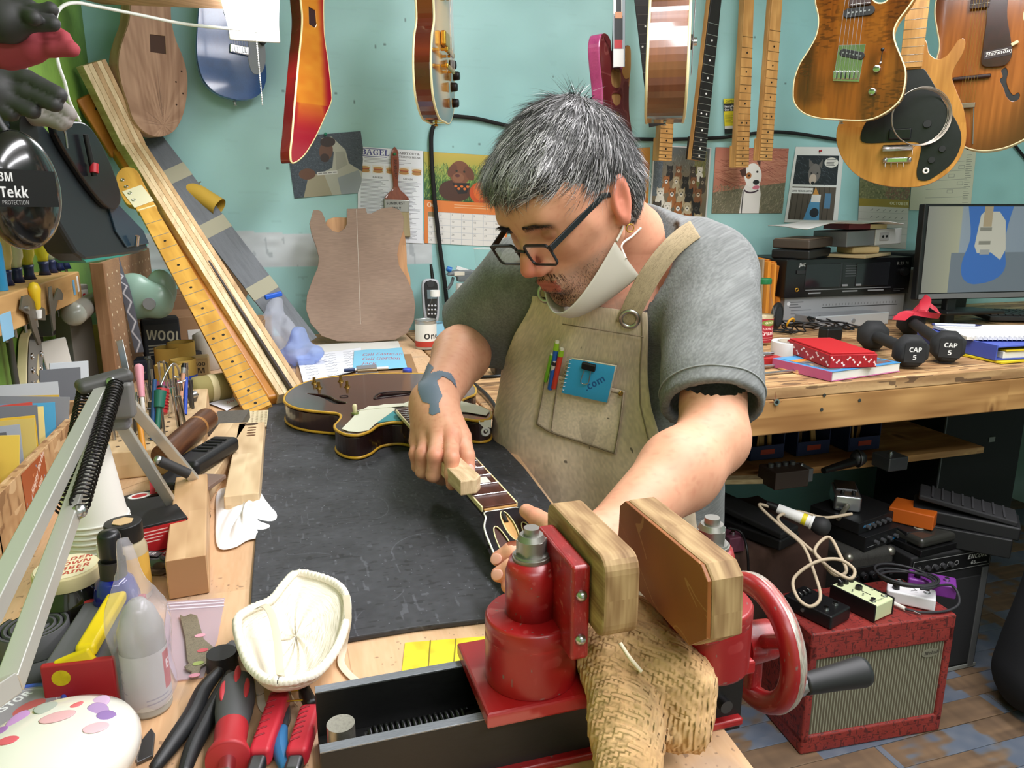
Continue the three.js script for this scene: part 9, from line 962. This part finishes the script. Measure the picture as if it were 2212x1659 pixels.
// ---- OSB tray with sandpaper sheets
{const t=thing('sandpaper_tray','open chipboard tray on the left wall side holding sandpaper sheets','tray',{pos:[-.42,BEN,-1.23]});pt(t,'side_board',buv(box(.012,.075,.50,.001),.3,2),osb,[.072,.038,.02]);pt(t,'side_board',buv(box(.012,.075,.50,.001),.3,2),osb,[-.06,.038,.02]);pt(t,'end_board',buv(box(.144,.075,.012,.001),.3,0),osb,[.006,.038,.27]);pt(t,'end_board',buv(box(.144,.075,.012,.001),.3,0),osb,[.006,.038,-.23]);pt(t,'base',box(.144,.006,.5,.001),osb,[.006,.0035,.02]);pt(t,'divider',box(.12,.05,.006,.001),mat(0x8a5028,.7),[.006,.03,-.12]);
decal(t,'birthday_card',.10,.09,label(128,116,'#a4532c',(g)=>{txt(g,'Happy Birthday',38,52,'italic bold 15px serif','#f0e4d8',-.5);txt(g,'to You',58,66,'italic bold 15px serif','#f0e4d8',-.5);pol(g,[[20,112],[34,46],[44,112]],'#c9d0e0');pol(g,[[84,112],[100,40],[104,112]],'#d8c890');speck(g,128,116,20,['#d88a5a','#7a9ac0'],4,3);}),[.0785,.028,.12],[0,PI_/2,0]);
const rr=mulberry(51),cols=[0xd8a820,0xcaa038,0xe0c050,0x55575c,0x9aa0a8,0xc8b060,0xd8b030,0x6a6c70,0xc0483a,0xe0cc80,0x4a9ac0,0x8a8c90,0xd0a830,0xb8bcc0];cols.forEach((c,i)=>{const names={0x55575c:'dark grey sandpaper sheet standing in the chipboard tray',0x6a6c70:'grey sandpaper sheet standing upright in the chipboard tray',0x9aa0a8:'light grey sandpaper sheet standing in the chipboard tray',0x8a8c90:'mid grey sandpaper sheet standing in the chipboard tray',0xb8bcc0:'pale grey sheet standing at the end of the tray',0xc0483a:'red edged sandpaper sheet standing in the tray',0x4a9ac0:'blue sheet standing in the chipboard tray'};const s=thing('sandpaper_sheet',names[c]||'yellow backed sandpaper sheet standing in the chipboard tray','sandpaper',{pos:[-.414+(rr()-.5)*.02,BEN+.0068,-1.02-i*.026],rot:[-.25-rr()*.2,.25+(rr()-.5)*.3,(rr()-.5)*.2],group:'sandpaper sheets in the tray'});pt(s,'sheet',box(.10+rr()*.008,.10+rr()*.035,.0016,.0004,1),mat(c,.85),[0,.058,0]);});
const fr2=thing('folded_sandpaper','stack of folded yellow sandpaper standing by the pegboard','sandpaper',{pos:onY(205,850,BEN).add(V(-.01,0,-.1)),rot:[0,.5,0]});for(let i=0;i<6;i++)pt(fr2,'fold',box(.09,.14-i*.006,.002,.0004,1),mat(0xc9b070,.85),[0,.072,i*.006-.015],[-.04*i,0,.03*i]);const b3=thing('abrasive_carton','white abrasive carton with red lettering behind folded sandpaper','carton',{pos:onX(172,800,-.44).setY(BEN),rot:[0,.9,0]});pt(b3,'carton',box(.055,.25,.05,.002),mat(0x8a857c,.7),[0,.126,0]);decal(b3,'print',.05,.06,label(64,72,'#e4e2de',(g)=>{txt(g,'3M',8,34,'bold 34px sans-serif','#c02028');txt(g,'02',12,66,'bold 26px sans-serif','#333');}),[0,.21,.0255]);const wt=thing('white_tub','white plastic scraper standing by the folded sandpaper','scraper',{pos:onX(150,870,-.44).setY(BEN),rot:[0,.6,.1]});pt(wt,'scraper',box(.05,.15,.006,.003),mat(0xdedcd4,.5),[0,.078,0]);for(const[x,l,c]of[[128,'dark grey card standing behind the chipboard tray',0x6a6e74],[150,'white card standing behind the chipboard tray',0xcfd6dc]]){const q=thing('loose_card',l,'card',{pos:onX(x,900,-.40).setY(BEN),rot:[0,.7,-.1]});pt(q,'card',box(.07,.13,.002,.0004,1),mat(c,.6),[0,.067,0]);}}
// ---- spring arm lamp
{const al=mat(0xc9c8c0,.35,.55),E=at(228,842,.80),t=thing('spring_arm_lamp','jointed aluminium lamp arm with black tension springs over the bench','lamp',{pos:E}),q=(x,y,k)=>at(x,y,k).sub(E),B=(a,b,w=.0125,h=.0125)=>pt(t,'arm_bar',bar(q(...a),q(...b),w,h,V(0,.3,1)),al);B([224,838,.80],[-30,1335,.43]);B([246,850,.82],[20,1480,.435]);B([262,850,.83],[432,1050,1.05]);B([254,905,.83],[392,1120,.99]);
const spring=(a,b,r,n)=>{const A=q(...a),Bv=q(...b),d=Bv.clone().sub(A),L=d.length(),z=d.clone().nz(),x=V(0,0,1).cross(z).nz(),y=z.clone().cross(x),pts=[];for(let i=0;i<=n*10;i++){const f=i/(n*10),an=f*n*6.2832;pts.push(A.clone().as(d,f).as(x,r*cos_(an)).as(y,r*sin_(an)));}pt(t,'tension_spring',new THREE.TubeGeometry(crv(pts),n*12,.0011,5),mat(0x2c2a2a,.35,.8));};spring([250,832,.79],[172,1088,.60],.0075,36);spring([186,832,.82],[138,1100,.64],.0075,34);
pt(t,'elbow_cap',box(.055,.014,.028,.006),mat(0x4c4a4a,.5),[.0,.010,.0],[0,.4,.15]);pt(t,'elbow_bracket',box(.03,.04,.02,.004),mat(0x6c6a68,.5),[.012,-.012,.0]);pt(t,'lock_knob',box(.022,.028,.022,.005),mat(0x77757a,.5),q(258,900,.82).toArray());for(const[x,y,k]of[[240,826,.79],[172,1104,.6],[256,828,.8],[342,994,.92]])pt(t,'pivot_bolt',ball(.006,14),steel,q(x,y,k).toArray());pt(t,'adjust_rod',rod(q(346,996,.92),q(408,1024,.94),.0065,.0065),mat(0x2a2828,.6));pt(t,'lamp_head',rod(q(400,1095,1.0),q(425,1130,.99),.028,.02,24),mat(0x4a4744,.5));{const k=q(-140,1560,.36);B([-30,1335,.43],[-140,1560,.36]);B([20,1480,.435],[-140,1590,.37]);pt(t,'base_post',rod(k,V(k.x,BEN-E.y,k.z),.008),darkSteel);pt(t,'base_clamp',box(.05,.02,.05,.004),darkSteel,[k.x,BEN-E.y+.011,k.z]);};}
// ---- cups
{const p=onY(222,1240,BEN),prof=[[0,.082],[.022,.082],[.0235,.084],[.024,.082],[.0335,.003],[.0355,.003],[.036,.0012],[.0345,0],[.0325,.001],[.0225,.079],[0,.079]],g=lathe(prof,36),m=mat(0xe6e2da,.7);for(let i=0;i<12;i++)single('paper_cup',i===11?'white paper cup upside down on top of the cup stack':'white paper cup nested upside down in the cup stack','cup',g,m,{pos:[p.x+.0008*sin_(i*2),BEN+.0008+i*.0062,p.z+.0008*cos_(i*3)],group:'stack of paper cups'});}
const lid=(t,r,h,y,m)=>pt(t,'lid',lathe([[0,y+h],[r*.96,y+h],[r,y+h-.002],[r,y],[r*.9,y]],36),m);
{const p=onY(168,1392,BEN),t=thing('stain_jar','black jar with taped cream lid marked golden brown in red','jar',{pos:p});pt(t,'jar',lathe([[0,0],[.031,0],[.033,.003],[.033,.045],[.032,.056],[.026,.066],[.0255,.07],[0,.07]],40),gloss(blotTex([0x0d0b0a,0x17130f],{seed:4}),.12));pt(t,'paper_label',cyl(.0334,.0334,.03,40,true),mat(0xd2c6a8,.7,0,{side:THREE.DoubleSide}),[0,.022,0]);lid(t,.0285,.014,.068,mat(0xcfc094,.7));pt(t,'lid_writing',puv(tr(ext(circ(0,0,.0265,36),.0004),0,0,0),-.0265,-.0265,.0265,.0265),tmat(label(128,128,'#e2d6b4',(g)=>{['GOLDEN','BROWN','UMBER','STAIN'].forEach((s,i)=>txt(g,s,22+i*2,38+i*24,'italic bold 24px sans-serif','#b04434'));}),.7),[0,.0826,0],[-PI_/2,0,.25]);}
{const p=onY(286,1290,BEN),t=thing('spice_bottle','clear spice bottle with black cap and amber label','bottle',{pos:p});pt(t,'bottle',lathe([[0,0],[.019,0],[.0205,.002],[.0205,.06],[.017,.068],[.0155,.07],[0,.07]],32),mat(0xb7a98c,.2));pt(t,'label',cyl(.0208,.0208,.045,32,true),mat(0xd0a448,.5,0,{side:THREE.DoubleSide}),[0,.03,0]);lid(t,.0185,.02,.068,black);pt(t,'lid_sticker',tr(cyl(.011,.011,.0006,6),0,.0885,0),mat(0xc9a87c,.7));pt(t,'paper_wrap',box(.016,.06,.002,.0005,1),mat(0xeceae6,.7),[-.018,.04,.016],[0,-.6,0]);}
{const p=onY(268,1405,BEN),t=thing('blue_pump_bottle','cobalt blue bottle with black dropper cap and paper label','bottle',{pos:p});pt(t,'bottle',lathe([[0,0],[.0185,0],[.02,.003],[.02,.058],[.016,.074],[.010,.079],[0,.079]],32),mat(0x0c1078,.1,0,{clearcoat:.6}));pt(t,'label',cyl(.0203,.0203,.04,32,true),mat(0xbcb49a,.7,0,{side:THREE.DoubleSide}),[0,.03,0]);pt(t,'collar',cyl(.0115,.0115,.016,28),mat(0x2a2624,.5),[0,.086,0]);pt(t,'cap',lathe([[0,.094],[.0092,.094],[.0098,.1],[.0098,.118],[.008,.122],[0,.123]],28),mat(0x17181c,.35));}
{const p=onY(325,1528,BEN),t=thing('bagged_squeeze_bottle','milky squeeze bottle wrapped in a clear plastic bag','bottle',{pos:p});pt(t,'bottle',lathe([[0,0],[.0165,0],[.0178,.003],[.0178,.075],[.012,.092],[.006,.1],[0,.1]],32),mat(0xbdbcb2,.25,0,{transmission:.35,thickness:.02}));pt(t,'label',cyl(.0181,.0181,.05,32,true),tmat(label(200,90,'#c0beb6',(g)=>{textLines(g,6,8,90,12,6,'#9a9aa0');box2(g,150,6,24,60,'#c05a58');txt(g,'E',154,36,'bold 22px sans-serif','#f0e6e0');textLines(g,120,72,60,2,7,'#9a9aa0');}),.5),[0,.033,0],[0,2.6,0]);const f=blend([capsule(V(0,.02,0),V(0,.08,0),.0215,.021),capsule(V(0,.08,0),V(-.004,.15,-.002),.02,.006)],.02),wr2=(x,y,z)=>max_(f(x,y,z)-(noise3(x*120,y*40,z*120)-.5)*.006,.001-y);pt(t,'plastic_wrap',netMesh(wr2,V(-.035,0,-.035),V(.035,.17,.035),.003),mat(0xf6f4fa,.08,0,{transmission:.85,thickness:0,ior:1.12}));}
{const P=[[362,1300],[486,1292],[470,1380],[440,1462],[380,1470],[350,1400]].map(([x,y])=>onY(x,y,BEN+.002)),o=onY(420,1380,BEN),g=ext(ccw(P.map((p)=>[p.x-o.x,-(p.z-o.z)])),.0012);g.rotateX(-PI_/2);const t=thing('zip_bag','flat clear zip bag lying beside the dust mask','bag',{pos:o});pt(t,'bag',g,mat(0xf0e6ee,.15,0,{transmission:.7,thickness:0}),[0,.0024,0]);for(const y of[1304,1310,1317])pt(t,'zip_strip',rod(onY(362,y,BEN+.003).sub(o),onY(484,y-8,BEN+.003).sub(o),.0008),mat(0xe6dce8,.3));
const W=[[388,1328],[398,1332],[412,1326],[426,1330],[440,1380],[466,1402],[462,1412],[478,1415],[472,1424],[448,1432],[434,1440],[430,1460],[412,1462],[414,1450],[404,1448],[398,1440],[408,1434],[404,1425],[400,1380]].map(([x,y])=>onY(x,y,BEN+.005)),wg=ext(ccw(W.map((p)=>[p.x-o.x,-(p.z-o.z)])),.002,{bevel:.0004});wg.rotateX(-PI_/2);const w=thing('multi_wrench','speckled flat steel guitar wrench with paint spots','wrench',{pos:o.clone()});pt(w,'plate',buv(wg,.05),tmat(blotTex([0x8c8270,0xa89c84,0x726a5c],{f:20}),.45,{metalness:.5}),[0,.0054,0]);for(const[x,y,c]of[[432,1372,0xd89aa8],[438,1404,0xc05a60],[428,1432,0x9aa860],[420,1458,0xc88a98]]){const a=onY(x,y,BEN+.006).sub(o);pt(w,'paint_spot',cyl(.005,.005,.0005,14),mat(c,.5),[a.x,.0057,a.z]).scale.set(1,1,.6);}}
{const p=onY(350,1205,BEN),t=thing('red_parts_box','red and black printed battery box behind the spice bottle','box',{pos:p,rot:[0,.35,0]});pt(t,'box',box(.06,.05,.05,.001),mat(0x17171a,.5),[0,.026,-.01]);decal(t,'front_print',.056,.044,label(80,64,'#b01a20',(g)=>{textLines(g,6,6,50,4,6,'#e8c8c0');txt(g,'100 Pack',24,58,'bold 13px sans-serif','#f0f0ee');box2(g,0,44,80,2,'#111');}),[0,.026,.0155]);decal(t,'side_print',.046,.044,label(64,64,'#a8181e',(g)=>textLines(g,8,12,44,5,8,'#e0b8b0',3)),[.0305,.026,-.01],[0,PI_/2,0]);const g=thing('glue_tube','black glue tube with white and red label behind the red box','tube',{pos:onY(310,1095,BEN),rot:[0,.4,0]});pt(g,'tube',box(.085,.016,.03,.006),black,[0,.009,0]);decal(g,'print',.07,.026,label(110,40,'#1a1a1c',(c)=>{ell(c,50,20,24,18,'#e8e6e2');ell(c,50,20,16,10,'#b02a30');txt(c,'VOX',78,28,'bold 16px sans-serif','#e8e6e2');}),[0,.0172,0],[-PI_/2,0,0]);const rc=thing('red_card','red and white printed card standing by the black case','card',{pos:onY(352,1092,BEN),rot:[-.4,.2,0]});pt(rc,'card',box(.032,.04,.002,.0004,1),mat(0xc02a34,.5),[0,.022,0]);decal(rc,'print',.026,.03,label(48,56,'#c02a34',(c)=>{txt(c,'HWJ',6,34,'bold 18px sans-serif','#f0e6e2');ell(c,24,12,8,6,'#f0e6e2');}),[0,.023,.0012]);const bc=thing('black_case_box','low black plastic case behind the cup stack','case',{pos:onY(300,1150,BEN),rot:[0,.15,0]});pt(bc,'case',box(.09,.035,.06,.003),mat(0x232327,.5),[.01,.018,0]);const bt=thing('black_dropper','small black bottle lying on its side with grey label','bottle',{pos:onY(335,1240,BEN).add(V(0,.013,0)),rot:[0,-.5,0]});pt(bt,'bottle',tr(lathe([[0,-.03],[.012,-.03],[.012,.012],[.006,.022],[.003,.036],[0,.036]],24),0,0,0,0,0,-PI_/2),gloss(blotTex([0x1c1c1f,0x2a2a2e],{seed:2}),.15));decal(bt,'label',.036,.012,label(72,24,'#3a3a3e',(c)=>{txt(c,'SUPER',8,18,'bold 17px sans-serif','#c8c4c4');}),[-.008,.0121,0],[-PI_/2,0,0]);}
{// printed sheets, rubber roll, yellow latch box, blue tin, floral dome
const o=onY(155,1440,BEN),t=thing('sandpaper_pack','stack of pale yellow printed sandpaper sheets under the rubber roll','sandpaper',{pos:o,rot:[0,-.06,0]});for(let i=0;i<6;i++)pt(t,'sheet',box(.085,.0045,.10,.0008,1),mat(i%2?0xd8cc9a:0xe2d6a6,.8),[.002*sin_(i*2),.003+i*.0048,-.02+.002*cos_(i*3)],[0,.04*sin_(i*1.7),0]);decal(t,'print',.08,.09,label(110,120,'#e2d6a0',(g)=>{for(const y of[20,70]){box2(g,6,y,40,3,'#55503c');box2(g,10,y+8,22,24,'#77726a');txt(g,'1A',62,y+6,'14px sans-serif','#55503c');}box2(g,70,20,36,2,'#55503c');}),[0,.0297,-.02],[-PI_/2,0,0]);
const rp=onY(92,1462,BEN),r=thing('rubber_strip_roll','rolled strip of grey rubber lying on the sandpaper stack','rubber roll',{pos:rp.clone().add(V(0,.0,0))}),pts=[];const rows=[];for(let i=0;i<=120;i++){const a=i/120*6.2832*3.6,q=.012+i/120*.018;rows.push([V(q*cos_(a),.031,q*sin_(a)),V(q*cos_(a),.052,q*sin_(a))]);}pt(r,'strip',sheet(rows,.0034,(p)=>V(p.x,0,p.z).nz()),mat(0x5a5a5c,.8));const sp2=thing('foam_pad','grey foam pad under the rolled rubber strip','pad',{pos:rp.clone()});pt(sp2,'pad',lathe([[0,0],[.032,0],[.032,.030],[0,.030]],28),mat(0x4c4c4e,.85));
const lp=onY(200,1530,BEN),lb=thing('micrometer_case','grey and red hinged case with yellow latch bar','case',{pos:lp.clone().add(V(.0,0,.012)),rot:[0,-.08,0]});pt(lb,'case',box(.052,.055,.10,.003),mat(0x57575a,.5),[0,.0285,-.045]);pt(lb,'red_edge',box(.054,.057,.006,.002),mat(0xa01c24,.5),[0,.0285,.006]);pt(lb,'red_edge',box(.054,.057,.006,.002),mat(0xa01c24,.5),[0,.0285,-.096]);pt(lb,'latch_bar',box(.016,.012,.10,.004),mat(0xe0c414,.4),[.006,.063,-.045]);for(const z of[.004,-.094]){const l2=pt(lb,'latch_arm',box(.03,.018,.006,.003),mat(0xe0c414,.4),[-.002,.054,z],[0,0,.35]);pt(l2,'pivot',cyl(.007,.007,.008,18),mat(0xd8bc10,.4),[-.013,-.005,.001],[PI_/2,0,0]);}decal(lb,'lettering',.085,.02,label(140,34,'#57575a',(g)=>txt(g,'150 StarretMic',4,25,'italic bold 18px sans-serif','#e6e6e2')),[.0263,.03,-.045],[0,PI_/2,0]);
const tp=onY(52,1600,BEN),tn=thing('wax_tin','round blue tin with dusty lettered lid','tin',{pos:tp});pt(tn,'tin',lathe([[0,0],[.030,0],[.031,.002],[.031,.026],[0,.026]],44),mat(0x1c2c78,.35));pt(tn,'lid_rim',torus(.0305,.0022,44,8),mat(0x3a52a8,.35),[0,.028,0],[PI_/2,0,0]);pt(tn,'lid',puv(tr(ext(circ(0,0,.0292,40),.001),0,0,0),-.0292,-.0292,.0292,.0292),tmat(label(128,128,'#8d878e',(g)=>{ell(g,80,66,26,16,'#b85a5c',-.5);txt(g,'CASTOR',20,76,'bold 22px sans-serif','#e2e0e4',-.7);txt(g,'METAL',70,108,'12px sans-serif','#e2e0e4',-.4);g.strokeStyle='#d8d6da';g.beginPath();g.arc(64,64,56,0,7);g.stroke();}),.4),[0,.0285,0],[-PI_/2,0,.2]);
const dp=onY(140,1720,BEN).setY(BEN),dm=thing('floral_dish','white glossy lidded dish with purple and pink flower stickers','dish',{pos:dp.add(V(-.004,0,-.008))}),dish=lathe([[0,.052],[.02,.0515],[.04,.048],[.052,.041],[.0555,.034],[.0555,.026],[.05,.006],[0,.005]],56);pt(dm,'dish',dish,gloss(dataTex(64,64,()=>[228,224,214]),.15));pt(dm,'foot',cyl(.048,.046,.006,40),mat(0x2c2a2a,.5),[0,.0032,0]);const stk=(ang,r,w,c,k)=>{const y=.0520-pow_(r/.056,2.2)*.0095,q=pt(dm,'flower_sticker',new THREE.SphereGeometry(1,14,8),mat(c,.5),[r*cos_(ang),y,r*sin_(ang)]);q.scale.set(w,.0008,w*k);q.rotation.set(sin_(ang)*r*6,ang*2,-cos_(ang)*r*6);};for(const[a,r,w,c,k]of[[-.5,.03,.010,0xa98ab8,.7],[-.8,.036,.009,0xc8a8c8,.8],[-.2,.034,.007,0x8d6fa8,.9],[-1.2,.026,.006,0xd86a70,.6],[-1.9,.03,.010,0xa8ada4,.9],[-2.5,.034,.011,0xb98ac0,.6],[-2.9,.04,.009,0x9a6aa8,.7],[3.0,.026,.008,0xd8606c,.6],[-1.5,.012,.012,0xd8a8ac,.6],[.2,.03,.009,0xd8b0b8,.7]])stk(a,r,w,c,k);
}
// ---- hand tools along the near bench edge
{const grip=(t,name,pts,r0,r1,m)=>{const c=crv(pts.map(([x,y,h])=>onY(x,y,BEN+h))),rows=[],n=26;const g=new THREE.TubeGeometry(c,40,1,14);const p=g.attributes.position,nr=g.attributes.normal;for(let i=0;i<=40;i++){const cp=c.getPointAt(i/40),r=mix(r0,r1,sin_(i/40*PI_))*(i===0||i===40?.35:1);for(let j=0;j<=14;j++){const k=i*15+j;p.setXYZ(k,cp.x+nr.getX(k)*r,cp.y+nr.getY(k)*r,cp.z+nr.getZ(k)*r);}}g.computeVertexNormals();g.translate(-t.position.x,-t.position.y,-t.position.z);return pt(t,name,g,m);};
const a=thing('black_pliers','large black handled pliers lying beside the red screwdriver','pliers',{pos:onY(420,1560,BEN)}),bk=mat(0x1b1c1e,.45);grip(a,'handle',[[478,1445,.016],[440,1490,.014],[415,1545,.012],[370,1610,.011],[330,1665,.010]],.0045,.0075,bk);grip(a,'handle',[[500,1452,.014],[470,1510,.012],[445,1560,.010],[415,1620,.010],[395,1680,.010]],.0045,.0072,bk);const jp=onY(482,1448,BEN).sub(a.position);pt(a,'pivot',cyl(.013,.014,.016,24),bk,[jp.x,.0105,jp.z]);pt(a,'jaw',bar([jp.x,.012,jp.z],[jp.x+.012,.010,jp.z-.020],.012,.012),darkSteel);
const s=thing('red_grey_screwdriver','fat red and grey rubber handled screwdriver pointing at the bench edge','screwdriver',{pos:onY(505,1560,BEN)}),p0=onY(515,1466,BEN+.019).sub(s.position),p1=onY(492,1640,BEN+.016).sub(s.position),dd=p1.clone().sub(p0),rot=new THREE.Quaternion().setFromUnitVectors(V(0,1,0),dd.clone().nz()),L=dd.length(),mk=(name,pts,m)=>{const g=lathe(pts.map(([r,y])=>[r,y*L]),28);g.applyQuaternion(rot);g.translate(p0.x,p0.y,p0.z);return pt(s,name,g,m);};mk('handle',[[0,0],[.008,.01],[.0135,.08],[.0155,.25],[.0145,.45],[.0125,.6],[.012,.68]],mat(0x4a4a4c,.7));mk('red_collar',[[.012,.62],[.0125,.66],[.0118,.85],[.016,.97],[.0155,1.02],[0,1.03]],mat(0xa8242c,.5));mk('shaft',[[0,1.0],[.006,1.0],[.006,1.5],[0,1.5]],chrome);for(const[k,an]of[[.28,.8],[.28,2.2],[.12,1.5]]){const q=p0.clone().as(dd,k),e=pt(s,'red_pad',new THREE.SphereGeometry(1,16,10),mat(0xb02a34,.5));e.scale.set(.005,.014,.003);e.quaternion.copy(rot).multiply(new THREE.Quaternion().setFromAxisAngle(V(0,1,0),an));const dir=V(cos_(an),0,0).applyQuaternion(rot).add(V(0,.8,.25)).nz();e.position.copy(q).as(dir,.0128);}
const redg=mat(0xb82434,.5),w=thing('wire_stripper','red handled pliers with return wires lying by the vise','pliers',{pos:onY(610,1590,BEN)});const hb=(x0,y0,x1,y1)=>{const A=onY(x0,y0,BEN+.012).sub(w.position),B2=onY(x1,y1,BEN+.012).sub(w.position);pt(w,'grip',bar(A,B2,.0165,.016,V(0,1,0),.004),redg);for(let i=0;i<7;i++){const q=A.clone().lerp(B2,.12+i*.11);pt(w,'grip_rib',bar(q.clone().add(V(-.007,.0082,0)),q.clone().add(V(.001,.0082,-.002)),.0016,.001),mat(0x8a1824,.6));}pt(w,'steel_jaw',bar(B2,B2.clone().as(B2.clone().sub(A),.3),.012,.011,V(0,1,0),.003),darkSteel);};hb(606,1505,560,1640);hb(672,1535,640,1640);for(const y of[1494,1516])pt(w,'return_wire',rod(onY(604,y,BEN+.016).sub(w.position),onY(655,y-4,BEN+.016).sub(w.position),.0008),gold);pt(w,'black_tip',bar(onY(655,1490,BEN+.014).sub(w.position),onY(676,1530,BEN+.014).sub(w.position),.010,.014,V(0,1,0),.004),black);
const b=thing('blue_pliers','blue handled pliers lying between the red pliers','pliers',{pos:onY(610,1600,BEN)});grip(b,'handle',[[612,1570,.008],[605,1610,.008],[618,1665,.008]],.0035,.0062,mat(0x2a6a9c,.5));grip(b,'tip',[[621,1524,.007],[617,1550,.007],[612,1580,.008]],.002,.0042,mat(0x2c2e32,.4));const n2=thing('chisel_blade','leaf shaped grey steel blade beside the floral dish','blade',{pos:onY(318,1620,BEN)});pt(n2,'blade',(()=>{const g=ext(ccw([[-.006,-.018],[.006,-.012],[.004,.014],[0,.022],[-.007,.004]]),.003,{bevel:.0008});g.rotateX(-PI_/2);return g;})(),darkSteel,[0,.0035,0]);const ac=thing('acrylic_tray','thin clear acrylic tray edge standing under the bagged bottle','tray',{pos:onY(330,1560,BEN)}),acm=mat(0xffffff,.05,0,{transmission:1,thickness:0,ior:1.2});pt(ac,'wall',bar(onY(255,1488,BEN+.012).sub(ac.position),onY(225,1548,BEN+.012).sub(ac.position),.0015,.022),acm);pt(ac,'wall',bar(onY(415,1480,BEN+.012).sub(ac.position),onY(385,1545,BEN+.012).sub(ac.position),.0015,.022),acm);}
{// terry glove draped over the vise
const X=(x,y,h)=>onY(x,y,h),f=blend([capsule(X(1330,1385,1.035),X(1362,1345,1.042),.021,.018),capsule(X(1278,1402,1.024),X(1335,1425,1.03),.016,.023),capsule(X(1335,1440,1.025),X(1352,1560,1.010),.024,.022),capsule(X(1352,1560,1.010),X(1362,1680,1.0),.022,.020),capsule(X(1400,1420,1.03),X(1460,1490,1.015),.024,.025),capsule(X(1460,1490,1.015),X(1470,1560,1.0),.025,.02),capsule(X(1380,1370,1.035),X(1420,1440,1.025),.02,.022)],.012),rib=(x,y,z)=>f(x,y,z)-.0022*abs_(sin_((x*.8+z*.6)*900))-.0018*noise3(x*260,y*260,z*260)-(noise3(x*60,y*60,z*60)-.5)*.005,[lo,hi]=around([X(1280,1380,1.03),X(1365,1690,.99),X(1480,1560,1.0),X(1370,1330,1.05)],.04),t=thing('terry_glove','dusty beige terry cotton glove draped over the vise rail','glove',{pos:[0,0,0]});pt(t,'glove',netMesh(rib,lo,hi,.0024,(x,y,z)=>lin(mix3([206,170,124],[176,136,92],noise3(x*50,y*50,z*50)).map((c)=>c*(.9+.2*noise3(x*400,y*400,z*400))))),mat(0xffffff,.95,0,{vertexColors:true}));pt(t,'loose_thread',tube([X(1340,1390,1.06),X(1360,1420,1.055),X(1385,1450,1.045)],.0016,20,5),mat(0xe6d8c0,.9));}
// ---- apron pocket contents
{const pk=(x,y,o)=>hitApron(x,y,o),pen=(l,x0,y0,x1,y1,c,tip,r=.0042)=>{const a=pk(x0,y0,.010),b=pk(x1,y1,.012);if(!a||!b)return;const t=thing('pocket_pen',l,'pen',{pos:a,group:'pens in the apron pocket'}),d=b.clone().sub(a);pt(t,'barrel',rod(d.clone().ms(-.8),d,r,r,14),mat(c,.35));pt(t,'end_cap',rod(d.clone().ms(.86),d.clone().ms(1.14),r*1.15,r*.9,14),mat(tip,.4));pt(t,'eraser',rod(d.clone().ms(1.14),d.clone().ms(1.22),r*.8,r*.7,12),mat(0xe4dccb,.7));};
pen('blue pen with lime cap in the apron pocket',1194,800,1202,748,0x2a62c0,0x9ac42a);pen('red orange pen with lime cap in the apron pocket',1203,805,1212,762,0xd8402a,0x9ac42a);pen('lime green pencil in the apron pocket',1184,800,1191,770,0x7cb82a,0x7cb82a,.0032);pen('white pen with black grip in the apron pocket',1192,806,1197,784,0xdedcd6,0x2a2a2e,.0036);
const P=[[1232,773],[1330,790],[1318,842],[1220,822]].map(([x,y])=>pk(x,y,.012));if(P.every(Boolean)){const c=P[3].clone(),t=thing('pocket_notebook','small blue spiral notebook with binder clip in the apron pocket','notebook',{pos:c}),q=P.map((p)=>p.clone().sub(c)),nn=q[1].clone().sub(q[0]).cross(q[3].clone().sub(q[0])).nz().negate(),lower=[q[0],q[1],q[2].clone().add(q[2].clone().sub(q[1]).ms(.5)),q[3].clone().add(q[3].clone().sub(q[0]).ms(.5))];pt(t,'cover',quad(lower.map((p)=>p.clone().as(nn,.004)),.0016,4),tmat(label(128,96,'#3aa8e0',(g)=>txt(g,'.com',66,78,'bold 26px sans-serif','#1f5a9c',-.7)),.4));pt(t,'pages',quad(lower.map((p,i)=>p.clone().as(nn,.0022).add(V(.002,0,0))),.005,4),mat(0xd8cdb4,.8));for(let i=0;i<9;i++){const s=lower[0].clone().lerp(lower[3],i/9),e=pt(t,'spiral_ring',torus(.0042,.0006,14,5),mat(0xc9ccd0,.3,.8));e.position.copy(s).as(nn,.002);e.quaternion.setFromUnitVectors(V(0,0,1),lower[3].clone().sub(lower[0]).nz());}const m1=lower[0].clone().lerp(lower[1],.45),dn=lower[3].clone().sub(lower[0]).nz(),rt=lower[1].clone().sub(lower[0]).nz();const bc=pt(t,'binder_clip',box(.022,.012,.011,.002),black);bc.position.copy(m1).as(dn,.007).as(nn,.003);bc.quaternion.setFromRotationMatrix(new THREE.Matrix4().makeBasis(rt,dn.clone().negate(),nn));pt(t,'clip_wire',tube([m1.clone().as(dn,.012).as(rt,-.005).as(nn,.0085),m1.clone().as(dn,.034).as(rt,-.006).as(nn,.008),m1.clone().as(dn,.038).as(nn,.008),m1.clone().as(dn,.034).as(rt,.006).as(nn,.008),m1.clone().as(dn,.012).as(rt,.005).as(nn,.0085)],.0009,40,5),steel);}
}
scene.traverse((o)=>{if(o.isMesh)o.castShadow=o.receiveShadow=true;});
renderer.render(scene,camera);
